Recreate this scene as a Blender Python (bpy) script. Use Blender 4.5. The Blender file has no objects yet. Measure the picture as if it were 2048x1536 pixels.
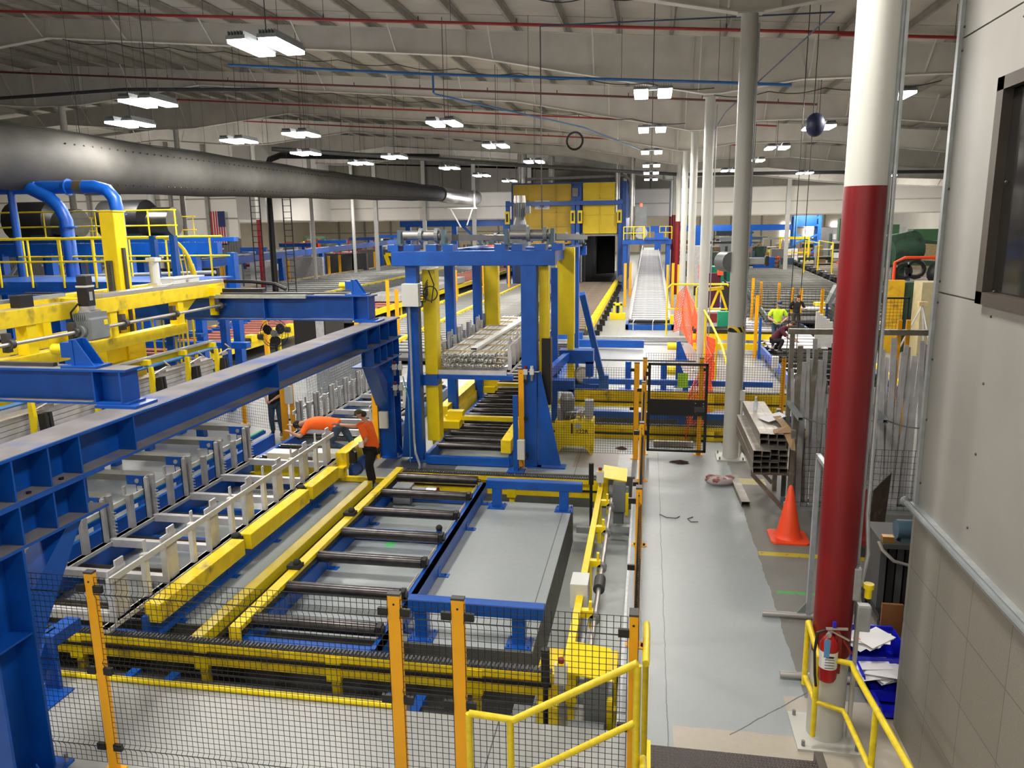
import bpy, bmesh, math, random
from mathutils import Vector, Matrix
random.seed(7)
S = bpy.context.scene
COL = S.collection
# ---------------------------------------------------------------- camera, world, exposure
cam_d = bpy.data.cameras.new('camera'); cam = bpy.data.objects.new('camera', cam_d); COL.objects.link(cam)
cam_d.sensor_width = 36; cam_d.lens = 1540/2048*36; cam_d.clip_end = 400
cam.matrix_world = Matrix(((0.98485155,-0.02191326,0.17200938,0),(0.17291821,0.19797882,-0.9648335,0),(-0.01291157,0.97996132,0.19876895,5.3),(0,0,0,1)))
S.camera = cam
S.view_settings.view_transform = 'Standard'; S.view_settings.look = 'None'; S.view_settings.gamma = 1
S.view_settings.use_curve_mapping = False; S.view_settings.exposure = 0.0
W = bpy.data.worlds.new('hall_air'); S.world = W; W.use_nodes = True
W.node_tree.nodes['Background'].inputs[0].default_value = (.9,.93,1,1)
W.node_tree.nodes['Background'].inputs[1].default_value = .35
LAMP_W = 330.0
# every hall lamp: x, y, z of the fixture (two LED heads on rods)
LAMPS = [(-7.3,14.7,8.8),(-6.87,26.3,8.8),(-6.6,33.9,8.8),(-6.2,42.5,8.8),(-13.5,20,8.8),(-12.7,27.8,8.8),(-12.4,37.6,8.8),(-11.6,45.3,8.8),
 (-11.2,52.3,8.8),(-22.7,28.9,8.8),(-16.65,23.6,8.8),(-15.9,29.1,8.8),(-15.6,34.5,8.8),(-15.2,40.4,8.8),(-10.5,59,8.8),(0,22,8.8),(0,30,8.8),
 (0,39,8.8),(0,47.5,8.8),(0,54,8.8),(0,61.4,8.8),(6.5,24,8.8),(6,31,8.8),(5.7,38.6,8.8),(5.6,45.8,8.8),(5,53.5,8.8),(10.5,58,8.8),(11.5,44.1,8.8),(17.4,63.4,8.8)]
def lamp(x,y,z,w,sx=1.2,sy=1.2,col=(1,.95,.88)):  # area light of a fixture, also used for added fill
    d = bpy.data.lights.new('lamp_and_fill_light','AREA'); d.shape='RECTANGLE'; d.size=sx; d.size_y=sy; d.energy=w; d.color=col
    o = bpy.data.objects.new('lamp_and_fill_light',d); o.location=(x,y,z); COL.objects.link(o); return o
def fill_point(x,y,z,w):  # point light added to lift ceiling and walls, no such source modelled
    d=bpy.data.lights.new('fill_point_light','POINT'); d.energy=w; d.shadow_soft_size=.35; d.color=(1,.95,.88)
    o=bpy.data.objects.new('fill_point_light',d); o.location=(x,y,z); COL.objects.link(o)
for (x,y,z) in LAMPS: lamp(x,y,z-.14,LAMP_W); fill_point(x,y,z-.45,85)
for x in (-14,-7,0): fill_point(x,7,8.4,85)
# unseen fill lights added over and behind the camera, carrying on the lamp rows
for x in (-14,-7,0): 
    for y in (-2,7): lamp(x,y,8.9,LAMP_W*1.0)
for y in (90,105,125,145):  # unseen area lights added to brighten the annex
    for x in (-62,-40,-20,0,20): lamp(x,y,6.6,LAMP_W*1.6,3,3)
for x in (-44,-30,-16,6,14,24):      # lights without fixtures, added to brighten the header wall
    lamp(x,72,8.6,LAMP_W*1.5); fill_point(x,76,7.4,500)
for x in (-52,-40,-30): lamp(x,52,9.0,LAMP_W*1.3); fill_point(x,54,8.4,500)  # extra lights added for a brighter left wall
for x in (-40,-28,-16,-4,8,20,32):  # point fill added so the far annex is bright
    fill_point(x,96,7.2,1300); fill_point(x,135,7.2,1600)
lamp(20,40,8.6,LAMP_W*1.5); lamp(26,60,8.6,LAMP_W*1.5); lamp(18,22,8.6,LAMP_W)
# ---------------------------------------------------------------- materials
def nmat(name):
    m = bpy.data.materials.new(name); m.use_nodes=True; nt=m.node_tree; b=nt.nodes['Principled BSDF']; return m,nt,b
def N(nt,t,**k):
    n = nt.nodes.new(t)
    for a,v in k.items(): setattr(n,a,v)
    return n
def paint(name,c,rough=.45,metal=0,var=.12,scale=3,dirt=None,dirt_amt=.0,bump=0,spec=.5):
    m,nt,b = nmat(name); L=nt.links
    tc=N(nt,'ShaderNodeTexCoord'); no=N(nt,'ShaderNodeTexNoise'); no.inputs['Scale'].default_value=scale; no.inputs['Detail'].default_value=5
    L.new(tc.outputs['Object'],no.inputs['Vector'])
    r=N(nt,'ShaderNodeValToRGB'); r.color_ramp.elements[0].position=.3; r.color_ramp.elements[1].position=.7
    r.color_ramp.elements[0].color=tuple(x*(1-var) for x in c)+(1,); r.color_ramp.elements[1].color=tuple(min(1,x*(1+var)) for x in c)+(1,)
    L.new(no.outputs['Fac'],r.inputs['Fac']); out=r.outputs['Color']
    if dirt:
        n2=N(nt,'ShaderNodeTexNoise'); n2.inputs['Scale'].default_value=scale*.6; n2.inputs['Detail'].default_value=8
        L.new(tc.outputs['Object'],n2.inputs['Vector'])
        r2=N(nt,'ShaderNodeValToRGB'); r2.color_ramp.elements[0].position=.62-dirt_amt; r2.color_ramp.elements[1].position=.8-dirt_amt
        mx=N(nt,'ShaderNodeMix',data_type='RGBA'); L.new(n2.outputs['Fac'],r2.inputs['Fac']); L.new(r2.outputs['Color'],mx.inputs[0])
        L.new(out,mx.inputs[6]); mx.inputs[7].default_value=tuple(dirt)+(1,); out=mx.outputs[2]
    L.new(out,b.inputs['Base Color']); b.inputs['Roughness'].default_value=rough; b.inputs['Metallic'].default_value=metal
    b.inputs['Specular IOR Level'].default_value=spec
    if bump:
        bp=N(nt,'ShaderNodeBump'); bp.inputs['Strength'].default_value=bump; bp.inputs['Distance'].default_value=.01
        L.new(no.outputs['Fac'],bp.inputs['Height']); L.new(bp.outputs['Normal'],b.inputs['Normal'])
    return m
def glow(name,c,s):
    m,nt,b = nmat(name); b.inputs['Base Color'].default_value=tuple(c)+(1,); b.inputs['Emission Color'].default_value=tuple(c)+(1,); b.inputs['Emission Strength'].default_value=s; return m
def clear(name,c,alpha,rough=.2):
    m,nt,b=nmat(name); b.inputs['Base Color'].default_value=tuple(c)+(1,); b.inputs['Alpha'].default_value=alpha; b.inputs['Roughness'].default_value=rough; return m
BLUE=paint('blue_paint',(.002,.082,.42),.38,var=.15)
DUSTB=paint('dusty_blue_top',(.19,.18,.19),.8,dirt=(.03,.09,.36),dirt_amt=.06,scale=2.2,var=.2)
YEL=paint('yellow_paint',(.95,.71,.004),.42,var=.08)
YDIRT=paint('worn_yellow_paint',(.88,.65,.008),.5,var=.10,dirt=(.22,.16,.03),dirt_amt=.04,scale=5)
AMB=paint('amber_post_paint',(.93,.43,.004),.45,var=.05)
BLK=paint('black_paint',(.012,.012,.013),.45)
RUB=paint('black_rubber',(.018,.018,.018),.8)
WHT=paint('white_paint',(.62,.62,.58),.5,var=.05,scale=1)
COLW=paint('column_paint',(.56,.56,.52),.45,var=.06,scale=.8)
BOXW=paint('enclosure_white',(.66,.68,.66),.4,var=.03)
RED=paint('red_paint',(.19,.004,.008),.38,var=.2,scale=1.2)
REDC=paint('dull_red_paint',(.22,.015,.014),.6,var=.2)
STEEL=paint('roller_steel',(.13,.125,.125),.26,1,var=.3,scale=6)
STEELD=paint('dark_roller',(.055,.05,.05),.28,.7,var=.3,scale=6)
CHROME=paint('bright_steel',(.55,.53,.51),.38,.7,var=.06,scale=1)
ALU=paint('aluminium',(.70,.70,.68),.4,.25,var=.08,scale=8)
ALUD=paint('dull_aluminium',(.44,.44,.45),.45,.3,var=.18,scale=5)
ALUP=paint('mill_aluminium',(.60,.60,.62),.4,.3,var=.14,scale=5)
GALV=paint('galvanised_steel',(.42,.45,.47),.4,.4,var=.12,scale=9)
GREYM=paint('grey_machine_paint',(.21,.23,.24),.45,var=.12)
TEAL=paint('blue_grey_motor',(.05,.10,.14),.45)
DGREEN=paint('dark_green_machine',(.03,.075,.045),.55,dirt=(.02,.02,.015),dirt_amt=.1)
GREEN=paint('green_pad',(.01,.30,.17),.6)
PINK=paint('red_brown_roller_cover',(.42,.15,.11),.6,var=.1)
ORG=paint('orange_cloth',(1.0,.14,.012),.85,var=.06,scale=6,bump=.3)
LIME=paint('lime_cloth',(.62,.95,.03),.85,var=.06,scale=6,bump=.3)
MAR=paint('maroon_cloth',(.075,.012,.025),.9,var=.1,bump=.3)
BLKC=paint('black_cloth',(.012,.012,.015),.9,bump=.3)
JEAN=paint('denim',(.035,.065,.12),.9,var=.25,scale=8,bump=.3)
SKIN=paint('skin',(.52,.27,.19),.55,var=.06,scale=8)
GLOVE=paint('grey_glove',(.10,.10,.10),.9)
HAIR=paint('brown_hair',(.06,.03,.015),.8,scale=40,var=.4)
CAMO=paint('camo_cap',(.10,.085,.05),.9,dirt=(.025,.03,.02),dirt_amt=.12,scale=22,var=.3)
BELT=paint('grey_belt',(.16,.16,.14),.6,var=.15)
CARD=paint('cardboard',(.36,.23,.12),.8,var=.1)
WOOD=paint('pale_wood',(.60,.47,.26),.7,var=.15,scale=7)
PAPER=paint('paper',(.80,.80,.82),.7,var=.04)
BINB=paint('blue_plastic_bin',(.012,.018,.60),.3,var=.06)
CONE=paint('orange_cone_plastic',(1.0,.085,.02),.45,var=.04)
NETO=paint('orange_net_plastic',(1.0,.13,.03),.5,var=.05)
TUBE=paint('raw_steel_tube',(.24,.22,.19),.45,.55,var=.2,scale=6,dirt=(.45,.42,.38),dirt_amt=.05)
RUST=paint('rusty_plate',(.10,.075,.055),.55,.4,var=.3,dirt=(.28,.25,.21),dirt_amt=.02,scale=6)
BROWN=paint('brown_board',(.20,.075,.02),.7)
DUCTF=paint('grey_duct_fabric',(.055,.053,.048),.75,.0,var=.2,scale=1.6,bump=.5)
SILV=paint('silver_duct',(.50,.50,.48),.3,.85,var=.15)
DGREY=paint('dark_grey_metal',(.06,.06,.062),.55)
CONC=paint('raw_concrete',(.40,.36,.29),.75,var=.18,scale=2,dirt=(.2,.18,.15),dirt_amt=.02)
BEIGE=paint('beige_wall',(.62,.56,.43),.7,var=.06,scale=.5)
PLASTIC=clear('clear_plastic',(.75,.7,.7),.45)
GLASSB=clear('bottle_plastic',(.6,.7,.8),.5)
NAVY=paint('navy_plastic',(.008,.016,.06),.4)
LED=glow('led_panel',(1,.97,.9),25)
LEDR=glow('red_beacon',(1,.05,.02),6)
SCRN=glow('daylight_pane',(.85,.85,1),5)
# ---------------------------------------------------------------- mesh builder
class MB:
    def __init__(s): s.v=[]; s.f=[]
    def add(s,vs,fs):
        n=len(s.v); s.v+= [tuple(p) for p in vs]; s.f+=[tuple(i+n for i in f) for f in fs]; return s
    def box(s,x0,y0,z0,x1,y1,z1):
        x0,x1=min(x0,x1),max(x0,x1); y0,y1=min(y0,y1),max(y0,y1); z0,z1=min(z0,z1),max(z0,z1)
        return s.add([(x0,y0,z0),(x1,y0,z0),(x1,y1,z0),(x0,y1,z0),(x0,y0,z1),(x1,y0,z1),(x1,y1,z1),(x0,y1,z1)],
                     [(0,3,2,1),(4,5,6,7),(0,1,5,4),(1,2,6,5),(2,3,7,6),(3,0,4,7)])
    def cb(s,c,d): return s.box(c[0]-d[0]/2,c[1]-d[1]/2,c[2]-d[2]/2,c[0]+d[0]/2,c[1]+d[1]/2,c[2]+d[2]/2)
    def frame(s,p,q,up=(0,0,1)):
        p=Vector(p);q=Vector(q);d=(q-p).normalized();u=Vector(up)
        if abs(d.dot(u))>.98: u=Vector((0,1,0))
        a=d.cross(u).normalized(); b=a.cross(d).normalized(); return p,q,a,b
    def beam(s,p,q,w,h,up=(0,0,1)):
        p,q,a,b=s.frame(p,q,up); vs=[]
        for e in (p,q):
            for i,j in ((-1,-1),(1,-1),(1,1),(-1,1)): vs.append(e+a*w/2*i+b*h/2*j)
        return s.add(vs,[(0,1,2,3),(7,6,5,4),(0,4,5,1),(1,5,6,2),(2,6,7,3),(3,7,4,0)])
    def hollow(s,p,q,w,h,t,up=(0,0,1)):
        p,q,a,b=s.frame(p,q,up); vs=[]
        for e in (p,q):
            for k in (0,t):
                for i,j in ((-1,-1),(1,-1),(1,1),(-1,1)): vs.append(e+a*(w/2-k)*i+b*(h/2-k)*j)
        f=[]
        for i in range(4):
            k=(i+1)%4
            f+= [(i,8+i,8+k,k),(4+i,4+k,12+k,12+i),(i,k,4+k,4+i),(8+i,12+i,12+k,8+k)]
        return s.add(vs,f)
    def tube(s,p,q,r,n=10,r2=None,cap=True):
        p,q,a,b=s.frame(p,q); r2=r if r2 is None else r2; vs=[]
        for e,rr in ((p,r),(q,r2)):
            for i in range(n):
                t=2*math.pi*i/n; vs.append(e+a*rr*math.cos(t)+b*rr*math.sin(t))
        f=[(i,(i+1)%n,n+(i+1)%n,n+i) for i in range(n)]
        if cap: f+=[tuple(reversed(range(n))),tuple(range(n,2*n))]
        return s.add(vs,f)
    def pipe(s,pts,r,n=8):
        pts=[Vector(p) for p in pts]; rings=[]; prev=None
        for i,p in enumerate(pts):
            d=(pts[min(i+1,len(pts)-1)]-pts[max(i-1,0)]).normalized()
            if prev is None:
                u=Vector((0,0,1)) if abs(d.z)<.9 else Vector((0,1,0)); a=d.cross(u).normalized()
            else:
                a=(prev-d*prev.dot(d)).normalized()
            prev=a; b=a.cross(d).normalized(); k=1
            rr=r[i] if isinstance(r,(list,tuple)) else r
            rings.append([p+a*rr*math.cos(2*math.pi*j/n)+b*rr*math.sin(2*math.pi*j/n) for j in range(n)])
        vs=[v for g in rings for v in g]; f=[]
        for i in range(len(pts)-1):
            for j in range(n): f.append((i*n+j,i*n+(j+1)%n,(i+1)*n+(j+1)%n,(i+1)*n+j))
        f+=[tuple(reversed(range(n))),tuple(range((len(pts)-1)*n,len(pts)*n))]
        return s.add(vs,f)
    def ring(s,c,ax,R,r,n=20,m=6):
        c=Vector(c); ax=Vector(ax).normalized(); u=Vector((0,0,1)) if abs(ax.z)<.9 else Vector((0,1,0)); a=ax.cross(u).normalized(); b=ax.cross(a)
        vs=[];f=[]
        for i in range(n):
            t=2*math.pi*i/n; d=a*math.cos(t)+b*math.sin(t)
            for j in range(m):
                q=2*math.pi*j/m; vs.append(c+d*(R+r*math.cos(q))+ax*r*math.sin(q))
        for i in range(n):
            for j in range(m): f.append((i*m+j,((i+1)%n)*m+j,((i+1)%n)*m+(j+1)%m,i*m+(j+1)%m))
        return s.add(vs,f)
    def ball(s,c,rx,ry=None,rz=None,n=12,m=8):
        ry=ry or rx; rz=rz or rx; vs=[]; f=[]
        for i in range(m+1):
            t=math.pi*i/m
            for j in range(n):
                q=2*math.pi*j/n; vs.append((c[0]+rx*math.sin(t)*math.cos(q),c[1]+ry*math.sin(t)*math.sin(q),c[2]+rz*math.cos(t)))
        for i in range(m):
            for j in range(n): f.append((i*n+j,(i+1)*n+j,(i+1)*n+(j+1)%n,i*n+(j+1)%n))
        return s.add(vs,f)
    def poly(s,pts,off):            # extrude a planar outline by the vector off
        n=len(pts); off=Vector(off); vs=[Vector(p) for p in pts]; vs+= [p+off for p in vs]
        f=[tuple(range(n)),tuple(reversed(range(n,2*n)))]+[(i,n+i,n+(i+1)%n,(i+1)%n) for i in range(n)]
        return s.add(vs,f)
    def ibeam(s,p,q,h,w,t=.02,up=(0,0,1)):
        p,q,a,b=s.frame(p,q,up)
        s.beam(p+b*(h/2-t/2),q+b*(h/2-t/2),w,t,b); s.beam(p-b*(h/2-t/2),q-b*(h/2-t/2),w,t,b); return s.beam(p,q,t*.7,h-2*t,b)
ALLOBJ=[]
def fin(name,mb,mat,parent=None,label=None,smooth=False,bev=0,kind=None):
    off=Vector(parent['_o']) if parent is not None and '_o' in parent else Vector((0,0,0))
    me=bpy.data.meshes.new(name); me.from_pydata([tuple(Vector(v)-off) for v in mb.v],[],mb.f)
    bm=bmesh.new(); bm.from_mesh(me); bmesh.ops.recalc_face_normals(bm,faces=bm.faces); bm.to_mesh(me); bm.free()
    for m in (mat if isinstance(mat,(list,tuple)) else [mat]): me.materials.append(m)
    if smooth:
        for p in me.polygons: p.use_smooth=True
    o=bpy.data.objects.new(name,me); COL.objects.link(o)
    if smooth:
        try: me.set_sharp_from_angle(angle=math.radians(40))
        except Exception: pass
    if bev:
        b=o.modifiers.new('bevel','BEVEL'); b.width=bev; b.segments=2; b.limit_method='ANGLE'
    if parent is not None: o.parent=parent
    o['_o']=tuple(off) if parent is not None else (0,0,0)
    if label: o['label']=label
    if kind: o['kind']=kind
    return o
def thing(name,label,cat,loc=(0,0,0),group=None):
    o=bpy.data.objects.new(name,None); COL.objects.link(o); o.empty_display_size=.2; o.location=loc; o['_o']=tuple(loc)
    o['label']=label; o['category']=cat
    if group: o['group']=group
    return o
def tag(o,label,cat,group=None):
    o['label']=label; o['category']=cat
    if group: o['group']=group
    # put the origin at the thing's base
    me=o.data
    if me and len(me.vertices):
        xs=[v.co for v in me.vertices]; c=Vector(((min(v.x for v in xs)+max(v.x for v in xs))/2,(min(v.y for v in xs)+max(v.y for v in xs))/2,min(v.z for v in xs)))
        me.transform(Matrix.Translation(-c)); o.location=o.location+c
    return o
def single(name,mb,mat,label,cat,group=None,**k): return tag(fin(name,mb,mat,**k),label,cat,group)
def clone(src,parent,dloc):
    c=src.copy(); COL.objects.link(c); c.parent=parent; c.location=Vector(src.location)+Vector(dloc); return c
def tree(o,parent=None,dloc=(0,0,0),label=None,group=None):
    kids=list(o.children); c=o.copy(); COL.objects.link(c); c.parent=parent
    if parent is None:
        c.location=Vector(o.location)+Vector(dloc)
        if label: c['label']=label
        if group: c['group']=group
    for k in kids: tree(k,c)
    return c
def struct(name,mb,mat,parent=None,**k): return fin(name,mb,mat,parent,kind='structure',**k)
# ---------------------------------------------------------------- floor, pits
def floor_material():
    m,nt,b=nmat('painted_floor'); L=nt.links
    tc=N(nt,'ShaderNodeTexCoord'); sp=N(nt,'ShaderNodeSeparateXYZ'); L.new(tc.outputs['Object'],sp.inputs[0])
    def noise(s,d=6,r=.6):
        n=N(nt,'ShaderNodeTexNoise'); n.inputs['Scale'].default_value=s; n.inputs['Detail'].default_value=d; n.inputs['Roughness'].default_value=r
        L.new(tc.outputs['Object'],n.inputs['Vector']); return n.outputs['Fac']
    def mth(op,a,bb=None,c=None):
        n=N(nt,'ShaderNodeMath',operation=op)
        for i,v in enumerate((a,bb,c)):
            if v is None: continue
            if isinstance(v,(int,float)): n.inputs[i].default_value=v
            else: L.new(v,n.inputs[i])
        return n.outputs[0]
    def mix(f,a,c):
        n=N(nt,'ShaderNodeMix',data_type='RGBA')
        if isinstance(f,(int,float)): n.inputs[0].default_value=f
        else: L.new(f,n.inputs[0])
        for i,v in ((6,a),(7,c)):
            if isinstance(v,tuple): n.inputs[i].default_value=v+(1,)
            else: L.new(v,n.inputs[i])
        return n.outputs[2]
    def ramp(f,a,c):
        return mth('MULTIPLY_ADD',f,1/(c-a),-a/(c-a)) 
    X,Y,Z=sp.outputs
    jag=mth('MULTIPLY_ADD',noise(3),.12,-.06); xe=mth('ADD',X,jag); ye=mth('ADD',Y,jag)
    def within(a,lo,hi): return mth('MULTIPLY',mth('GREATER_THAN',a,lo),mth('LESS_THAN',a,hi))
    n1=noise(.7); n2=noise(9,8); n3=noise(45,3)
    pa=mix(n1,(.29,.325,.335),(.38,.42,.43)); pa=mix(mth('MULTIPLY',n2,.45),pa,(.27,.295,.30))
    sp3=mth('GREATER_THAN',n3,.69); pa=mix(mth('MULTIPLY',sp3,.35),pa,(.16,.16,.15))
    gr=mix(n1,(.13,.125,.115),(.22,.215,.20)); gr=mix(mth('MULTIPLY',n2,.6),gr,(.27,.26,.24))
    tan=mix(n2,(.38,.34,.27),(.50,.46,.38))
    right=mth('GREATER_THAN',xe,1.86)
    nearr=mth('MULTIPLY',right,mth('LESS_THAN',Y,30)); nearr=mth('MULTIPLY',nearr,mth('GREATER_THAN',Y,6))
    c=mix(nearr,pa,gr)
    t1=mth('MULTIPLY',mth('LESS_THAN',ye,7.62),mth('GREATER_THAN',X,.36)); t2=mth('MULTIPLY',mth('LESS_THAN',ye,8.35),mth('GREATER_THAN',X,1.62))
    c=mix(mth('MAXIMUM',t1,t2),c,tan)
    fl=mth('MULTIPLY',mth('LESS_THAN',Y,7.5),mth('LESS_THAN',X,-.1)); c=mix(mth('MULTIPLY',fl,mth('MULTIPLY',n1,.9)),c,(.40,.38,.345))
    # painted marks: yellow line across the aisle, yellow line by the racks, green sprayed marks
    wear=mth('GREATER_THAN',noise(7,4),.38)
    def mark(c,x0,x1,y0,y1,col,w=True):
        f=mth('MULTIPLY',within(X,x0,x1),within(Y,y0,y1))
        if w: f=mth('MULTIPLY',f,wear)
        return mix(f,c,col)
    c=mark(c,1.88,5.2,12.3,12.46,(.55,.43,.03)); c=mark(c,1.95,2.6,10.95,11.05,(.10,.35,.10))
    c=mark(c,1.95,2.5,15.9,16.3,(.50,.45,.2)); c=mark(c,-12.4,-12.28,15,34,(.65,.52,.06),False)
    c=mark(c,-4.35,-4.18,11.75,12.05,(.10,.55,.16)); c=mark(c,-1.6,-.6,16.6,17.9,(.27,.25,.235),False); c=mark(c,-6,-4.2,15.95,16.9,(.10,.10,.10),False)
    # cracks and saw cuts
    def crack(c,f): return mix(f,c,(.10,.10,.10))
    wob=mth('MULTIPLY_ADD',noise(2.5),.05,-.025)
    c=crack(c,mth('MULTIPLY',within(mth('ADD',X,wob),.30,.312),mth('LESS_THAN',Y,18)))
    dg=mth('ADD',mth('MULTIPLY_ADD',X,-.95,Y),mth('MULTIPLY',wob,1.5))
    c=crack(c,mth('MULTIPLY',within(dg,6.63,6.65),mth('MULTIPLY',within(X,.95,1.9),within(Y,6,8.5))))
    c=crack(c,within(X,-1.52,-1.505))
    ln=mth('FRACT',mth('MULTIPLY',Y,.1)); c=crack(c,mth('MULTIPLY',within(ln,.50,.5012),mth('GREATER_THAN',Y,17)))
    # far floors a little darker and patchy
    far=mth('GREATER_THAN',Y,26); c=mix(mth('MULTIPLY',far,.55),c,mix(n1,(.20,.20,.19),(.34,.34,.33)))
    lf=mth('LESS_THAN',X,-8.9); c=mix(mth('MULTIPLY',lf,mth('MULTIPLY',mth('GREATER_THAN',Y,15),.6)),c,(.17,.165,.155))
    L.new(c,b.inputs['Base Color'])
    rr=mix(nearr,(.30,.30,.30),(.6,.6,.6)); rn=mth('MULTIPLY_ADD',n2,.25,-.08)
    ra=N(nt,'ShaderNodeSeparateColor'); L.new(rr,ra.inputs[0]); L.new(mth('ADD',ra.outputs[0],rn),b.inputs['Roughness'])
    bp=N(nt,'ShaderNodeBump'); bp.inputs['Strength'].default_value=.15; bp.inputs['Distance'].default_value=.01; L.new(n3,bp.inputs['Height']); L.new(bp.outputs['Normal'],b.inputs['Normal'])
    return m
FLOOR=floor_material()
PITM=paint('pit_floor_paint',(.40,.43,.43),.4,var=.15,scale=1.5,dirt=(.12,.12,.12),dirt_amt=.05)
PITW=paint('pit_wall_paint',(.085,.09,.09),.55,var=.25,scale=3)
PX0=-10.0
P2=(-2.35,20.35,3.9,21.5)     # second trench beyond the gate
fb=MB()
D=-.02
def slab(x0,y0,x1,y1): fb.box(x0,y0,-1.2,x1,y1,0)
slab(-75,-6,4.5+40,7.42); slab(-75,7.42,PX0,16.1); slab(-.2,7.42,44.5,16.1); slab(PX0,8.83,-1.36,14.2); slab(PX0,14.2,-5.3,16.1)
slab(-75,16.1,44.5,P2[1]); slab(-75,P2[1],P2[0],P2[3]); slab(P2[2],P2[1],44.5,P2[3]); slab(-75,P2[3],44.5,172)
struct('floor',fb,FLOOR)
pf=MB(); pf.box(PX0,7.42,-.85,-.2,8.83,-.75); pf.box(-5.3,14.2,-.85,-.2,16.1,-.75); pf.box(-1.36,8.83,-.85,-.2,14.2,-.75); pf.box(P2[0],P2[1],-.85,P2[2],P2[3],-.75)
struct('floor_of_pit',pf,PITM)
single('trench_dark_sheet',MB().box(-9.9,7.43,-.75,-1.6,8.82,-.735),RUB,'black sheet added to darken the bottom of the front pit','mat')  # dark sheet added so the front pit floor reads as dark
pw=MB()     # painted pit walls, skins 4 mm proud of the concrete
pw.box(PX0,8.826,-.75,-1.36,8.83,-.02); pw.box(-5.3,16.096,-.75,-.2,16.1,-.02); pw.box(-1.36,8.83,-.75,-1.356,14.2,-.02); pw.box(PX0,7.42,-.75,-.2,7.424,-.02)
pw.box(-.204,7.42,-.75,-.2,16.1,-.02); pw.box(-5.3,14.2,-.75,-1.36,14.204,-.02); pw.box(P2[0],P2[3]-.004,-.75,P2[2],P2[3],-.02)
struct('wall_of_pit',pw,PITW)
e=MB(); e.box(-.24,7.42,-.12,-.2,15.9,.012); struct('trim_1',e,GALV)      # angle iron along the pit edge
e=MB(); e.box(-1.0,14.15,-.5,-.24,14.3,-.38); e.box(-1.3,14.3,-.62,-.24,14.4,-.5)
single('channel_ledge',e,GALV,'galvanised channel ledge low in the pit beside the far gearbox','channel')
# ---------------------------------------------------------------- building shell
def roofz(x): return 13.97-.078*abs(x+31)
CEIL=paint('ceiling_liner',(.44,.415,.36),.85,var=.12,scale=.8)
RAFT=paint('rafter_primer',(.60,.575,.52),.7,var=.1,scale=1)
PURL=paint('purlin_primer',(.27,.255,.22),.7,var=.15)
cm=MB()
for a,c in ((-75,-31),(-31,45)):
    za,zc=roofz(a)+.28,roofz(c)+.28
    cm.poly([(a,-6,za),(c,-6,zc),(c,-6,zc+.1),(a,-6,za+.1)],(0,90,0))
ceil=struct('ceiling',cm,CEIL)
for i in range(-24,42):
    x=i*1.75+.6; z=roofz(x)
    m=MB(); m.box(x-.03,-6,z,x-.012,84,z+.24); m.box(x-.10,-6,z+.0,x-.03,84,z+.02); m.box(x-.012,-6,z+.22,x+.06,84,z+.24)
    fin('purlin',m,PURL,ceil)
cr=MB()
for j in range(0,28):
    y=-5+j*3.2
    for a,c in ((-75,-31),(-31,45)): cr.beam((a,y,roofz(a)+.27),(c,y,roofz(c)+.27),.05,.025)
fin('liner_seam',cr,CEIL,ceil)
def rafter(y):
    m=MB()
    top=[(-75,roofz(-75)),(-31,roofz(-31)),(44,roofz(44))]
    bot=[(44,7.6),(28,8.45),(18,8.95),(9.5,9.93),(4.8,9.95),(2.2,9.62),(1.7,9.62),(-6.46,11.21),(-22.8,12.65),(-29.6,11.95),(-32.4,11.95),(-39,12.5),(-55,11.3),(-62,9.9),(-75,9.6)]
    pts=[(x,y,z) for x,z in top]+[(x,y,z) for x,z in bot]
    # web as vertical strips between matching stations
    def bz(x):
        b=sorted(bot)
        for (x0,z0),(x1,z1) in zip(b,b[1:]):
            if x0<=x<=x1: return z0+(z1-z0)*(x-x0)/(x1-x0)
        return b[0][1]
    xs=sorted(set([p[0] for p in top]+[p[0] for p in bot]))
    for a,c in zip(xs,xs[1:]):
        m.poly([(a,y-.01,bz(a)),(c,y-.01,bz(c)),(c,y-.01,roofz(c)),(a,y-.01,roofz(a))],(0,.02,0))
        m.beam((a,y,bz(a)),(c,y,bz(c)),.25,.025); m.beam((a,y,roofz(a)-.012),(c,y,roofz(c)-.012),.25,.02)
    for x in (-6.46,-22.8,1.3,2.55,9.5,-29.6,-32.4): m.box(x-.012,y-.12,bz(x),x+.012,y+.12,roofz(x))
    for k in range(-20,10):
        x=k*3.5+1.5
        if -70<x<42:
            for s in (-1,1): m.beam((x,y+s*.1,bz(x)+.05),(x,y+s*1.0,roofz(x)+.02),.045,.045)
    return struct('roof_rafter',m,RAFT)
YF=[7.7,17.8,28,38.2,48.4,58.6,68.8,79]
for y in YF[1:]: rafter(y)
# round building columns
def column(x,y,ztop,zbase=0,r=.175,red=None,label='',plate=True,ped=0,group='round building columns along the aisle',mat=COLW):
    t=thing('building_column',label,'column',(x,y,zbase),group)
    m=MB(); m.tube((x,y,zbase+ped+.02),(x,y,ztop),r,20); fin('shaft',m,mat,t,smooth=True)
    if plate:
        m=MB(); m.box(x-.32,y-.32,zbase+ped,x+.32,y+.32,zbase+ped+.03); fin('base_plate',m,mat,t)
        m=MB()
        for i in (-1,1):
            for j in (-1,1): m.tube((x+i*.26,y+j*.26,zbase+ped+.03),(x+i*.26,y+j*.26,zbase+ped+.09),.018,6)
        fin('anchor_bolt',m,GREYM,t)
    if ped: m=MB(); m.box(x-.45,y-.4,zbase,x+.45,y+.4,zbase+ped); fin('pedestal',m,GALV,t)
    if red: m=MB(); m.tube((x,y,red[0]),(x,y,red[1]),r+.004,20); fin('red_band',m,RED,t,label='red painted band',smooth=True)
    if ztop>9: m=MB(); m.box(x-.26,y-.14,ztop,x+.26,y+.14,ztop+.03); fin('cap_plate',m,mat,t)
    return t
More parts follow.
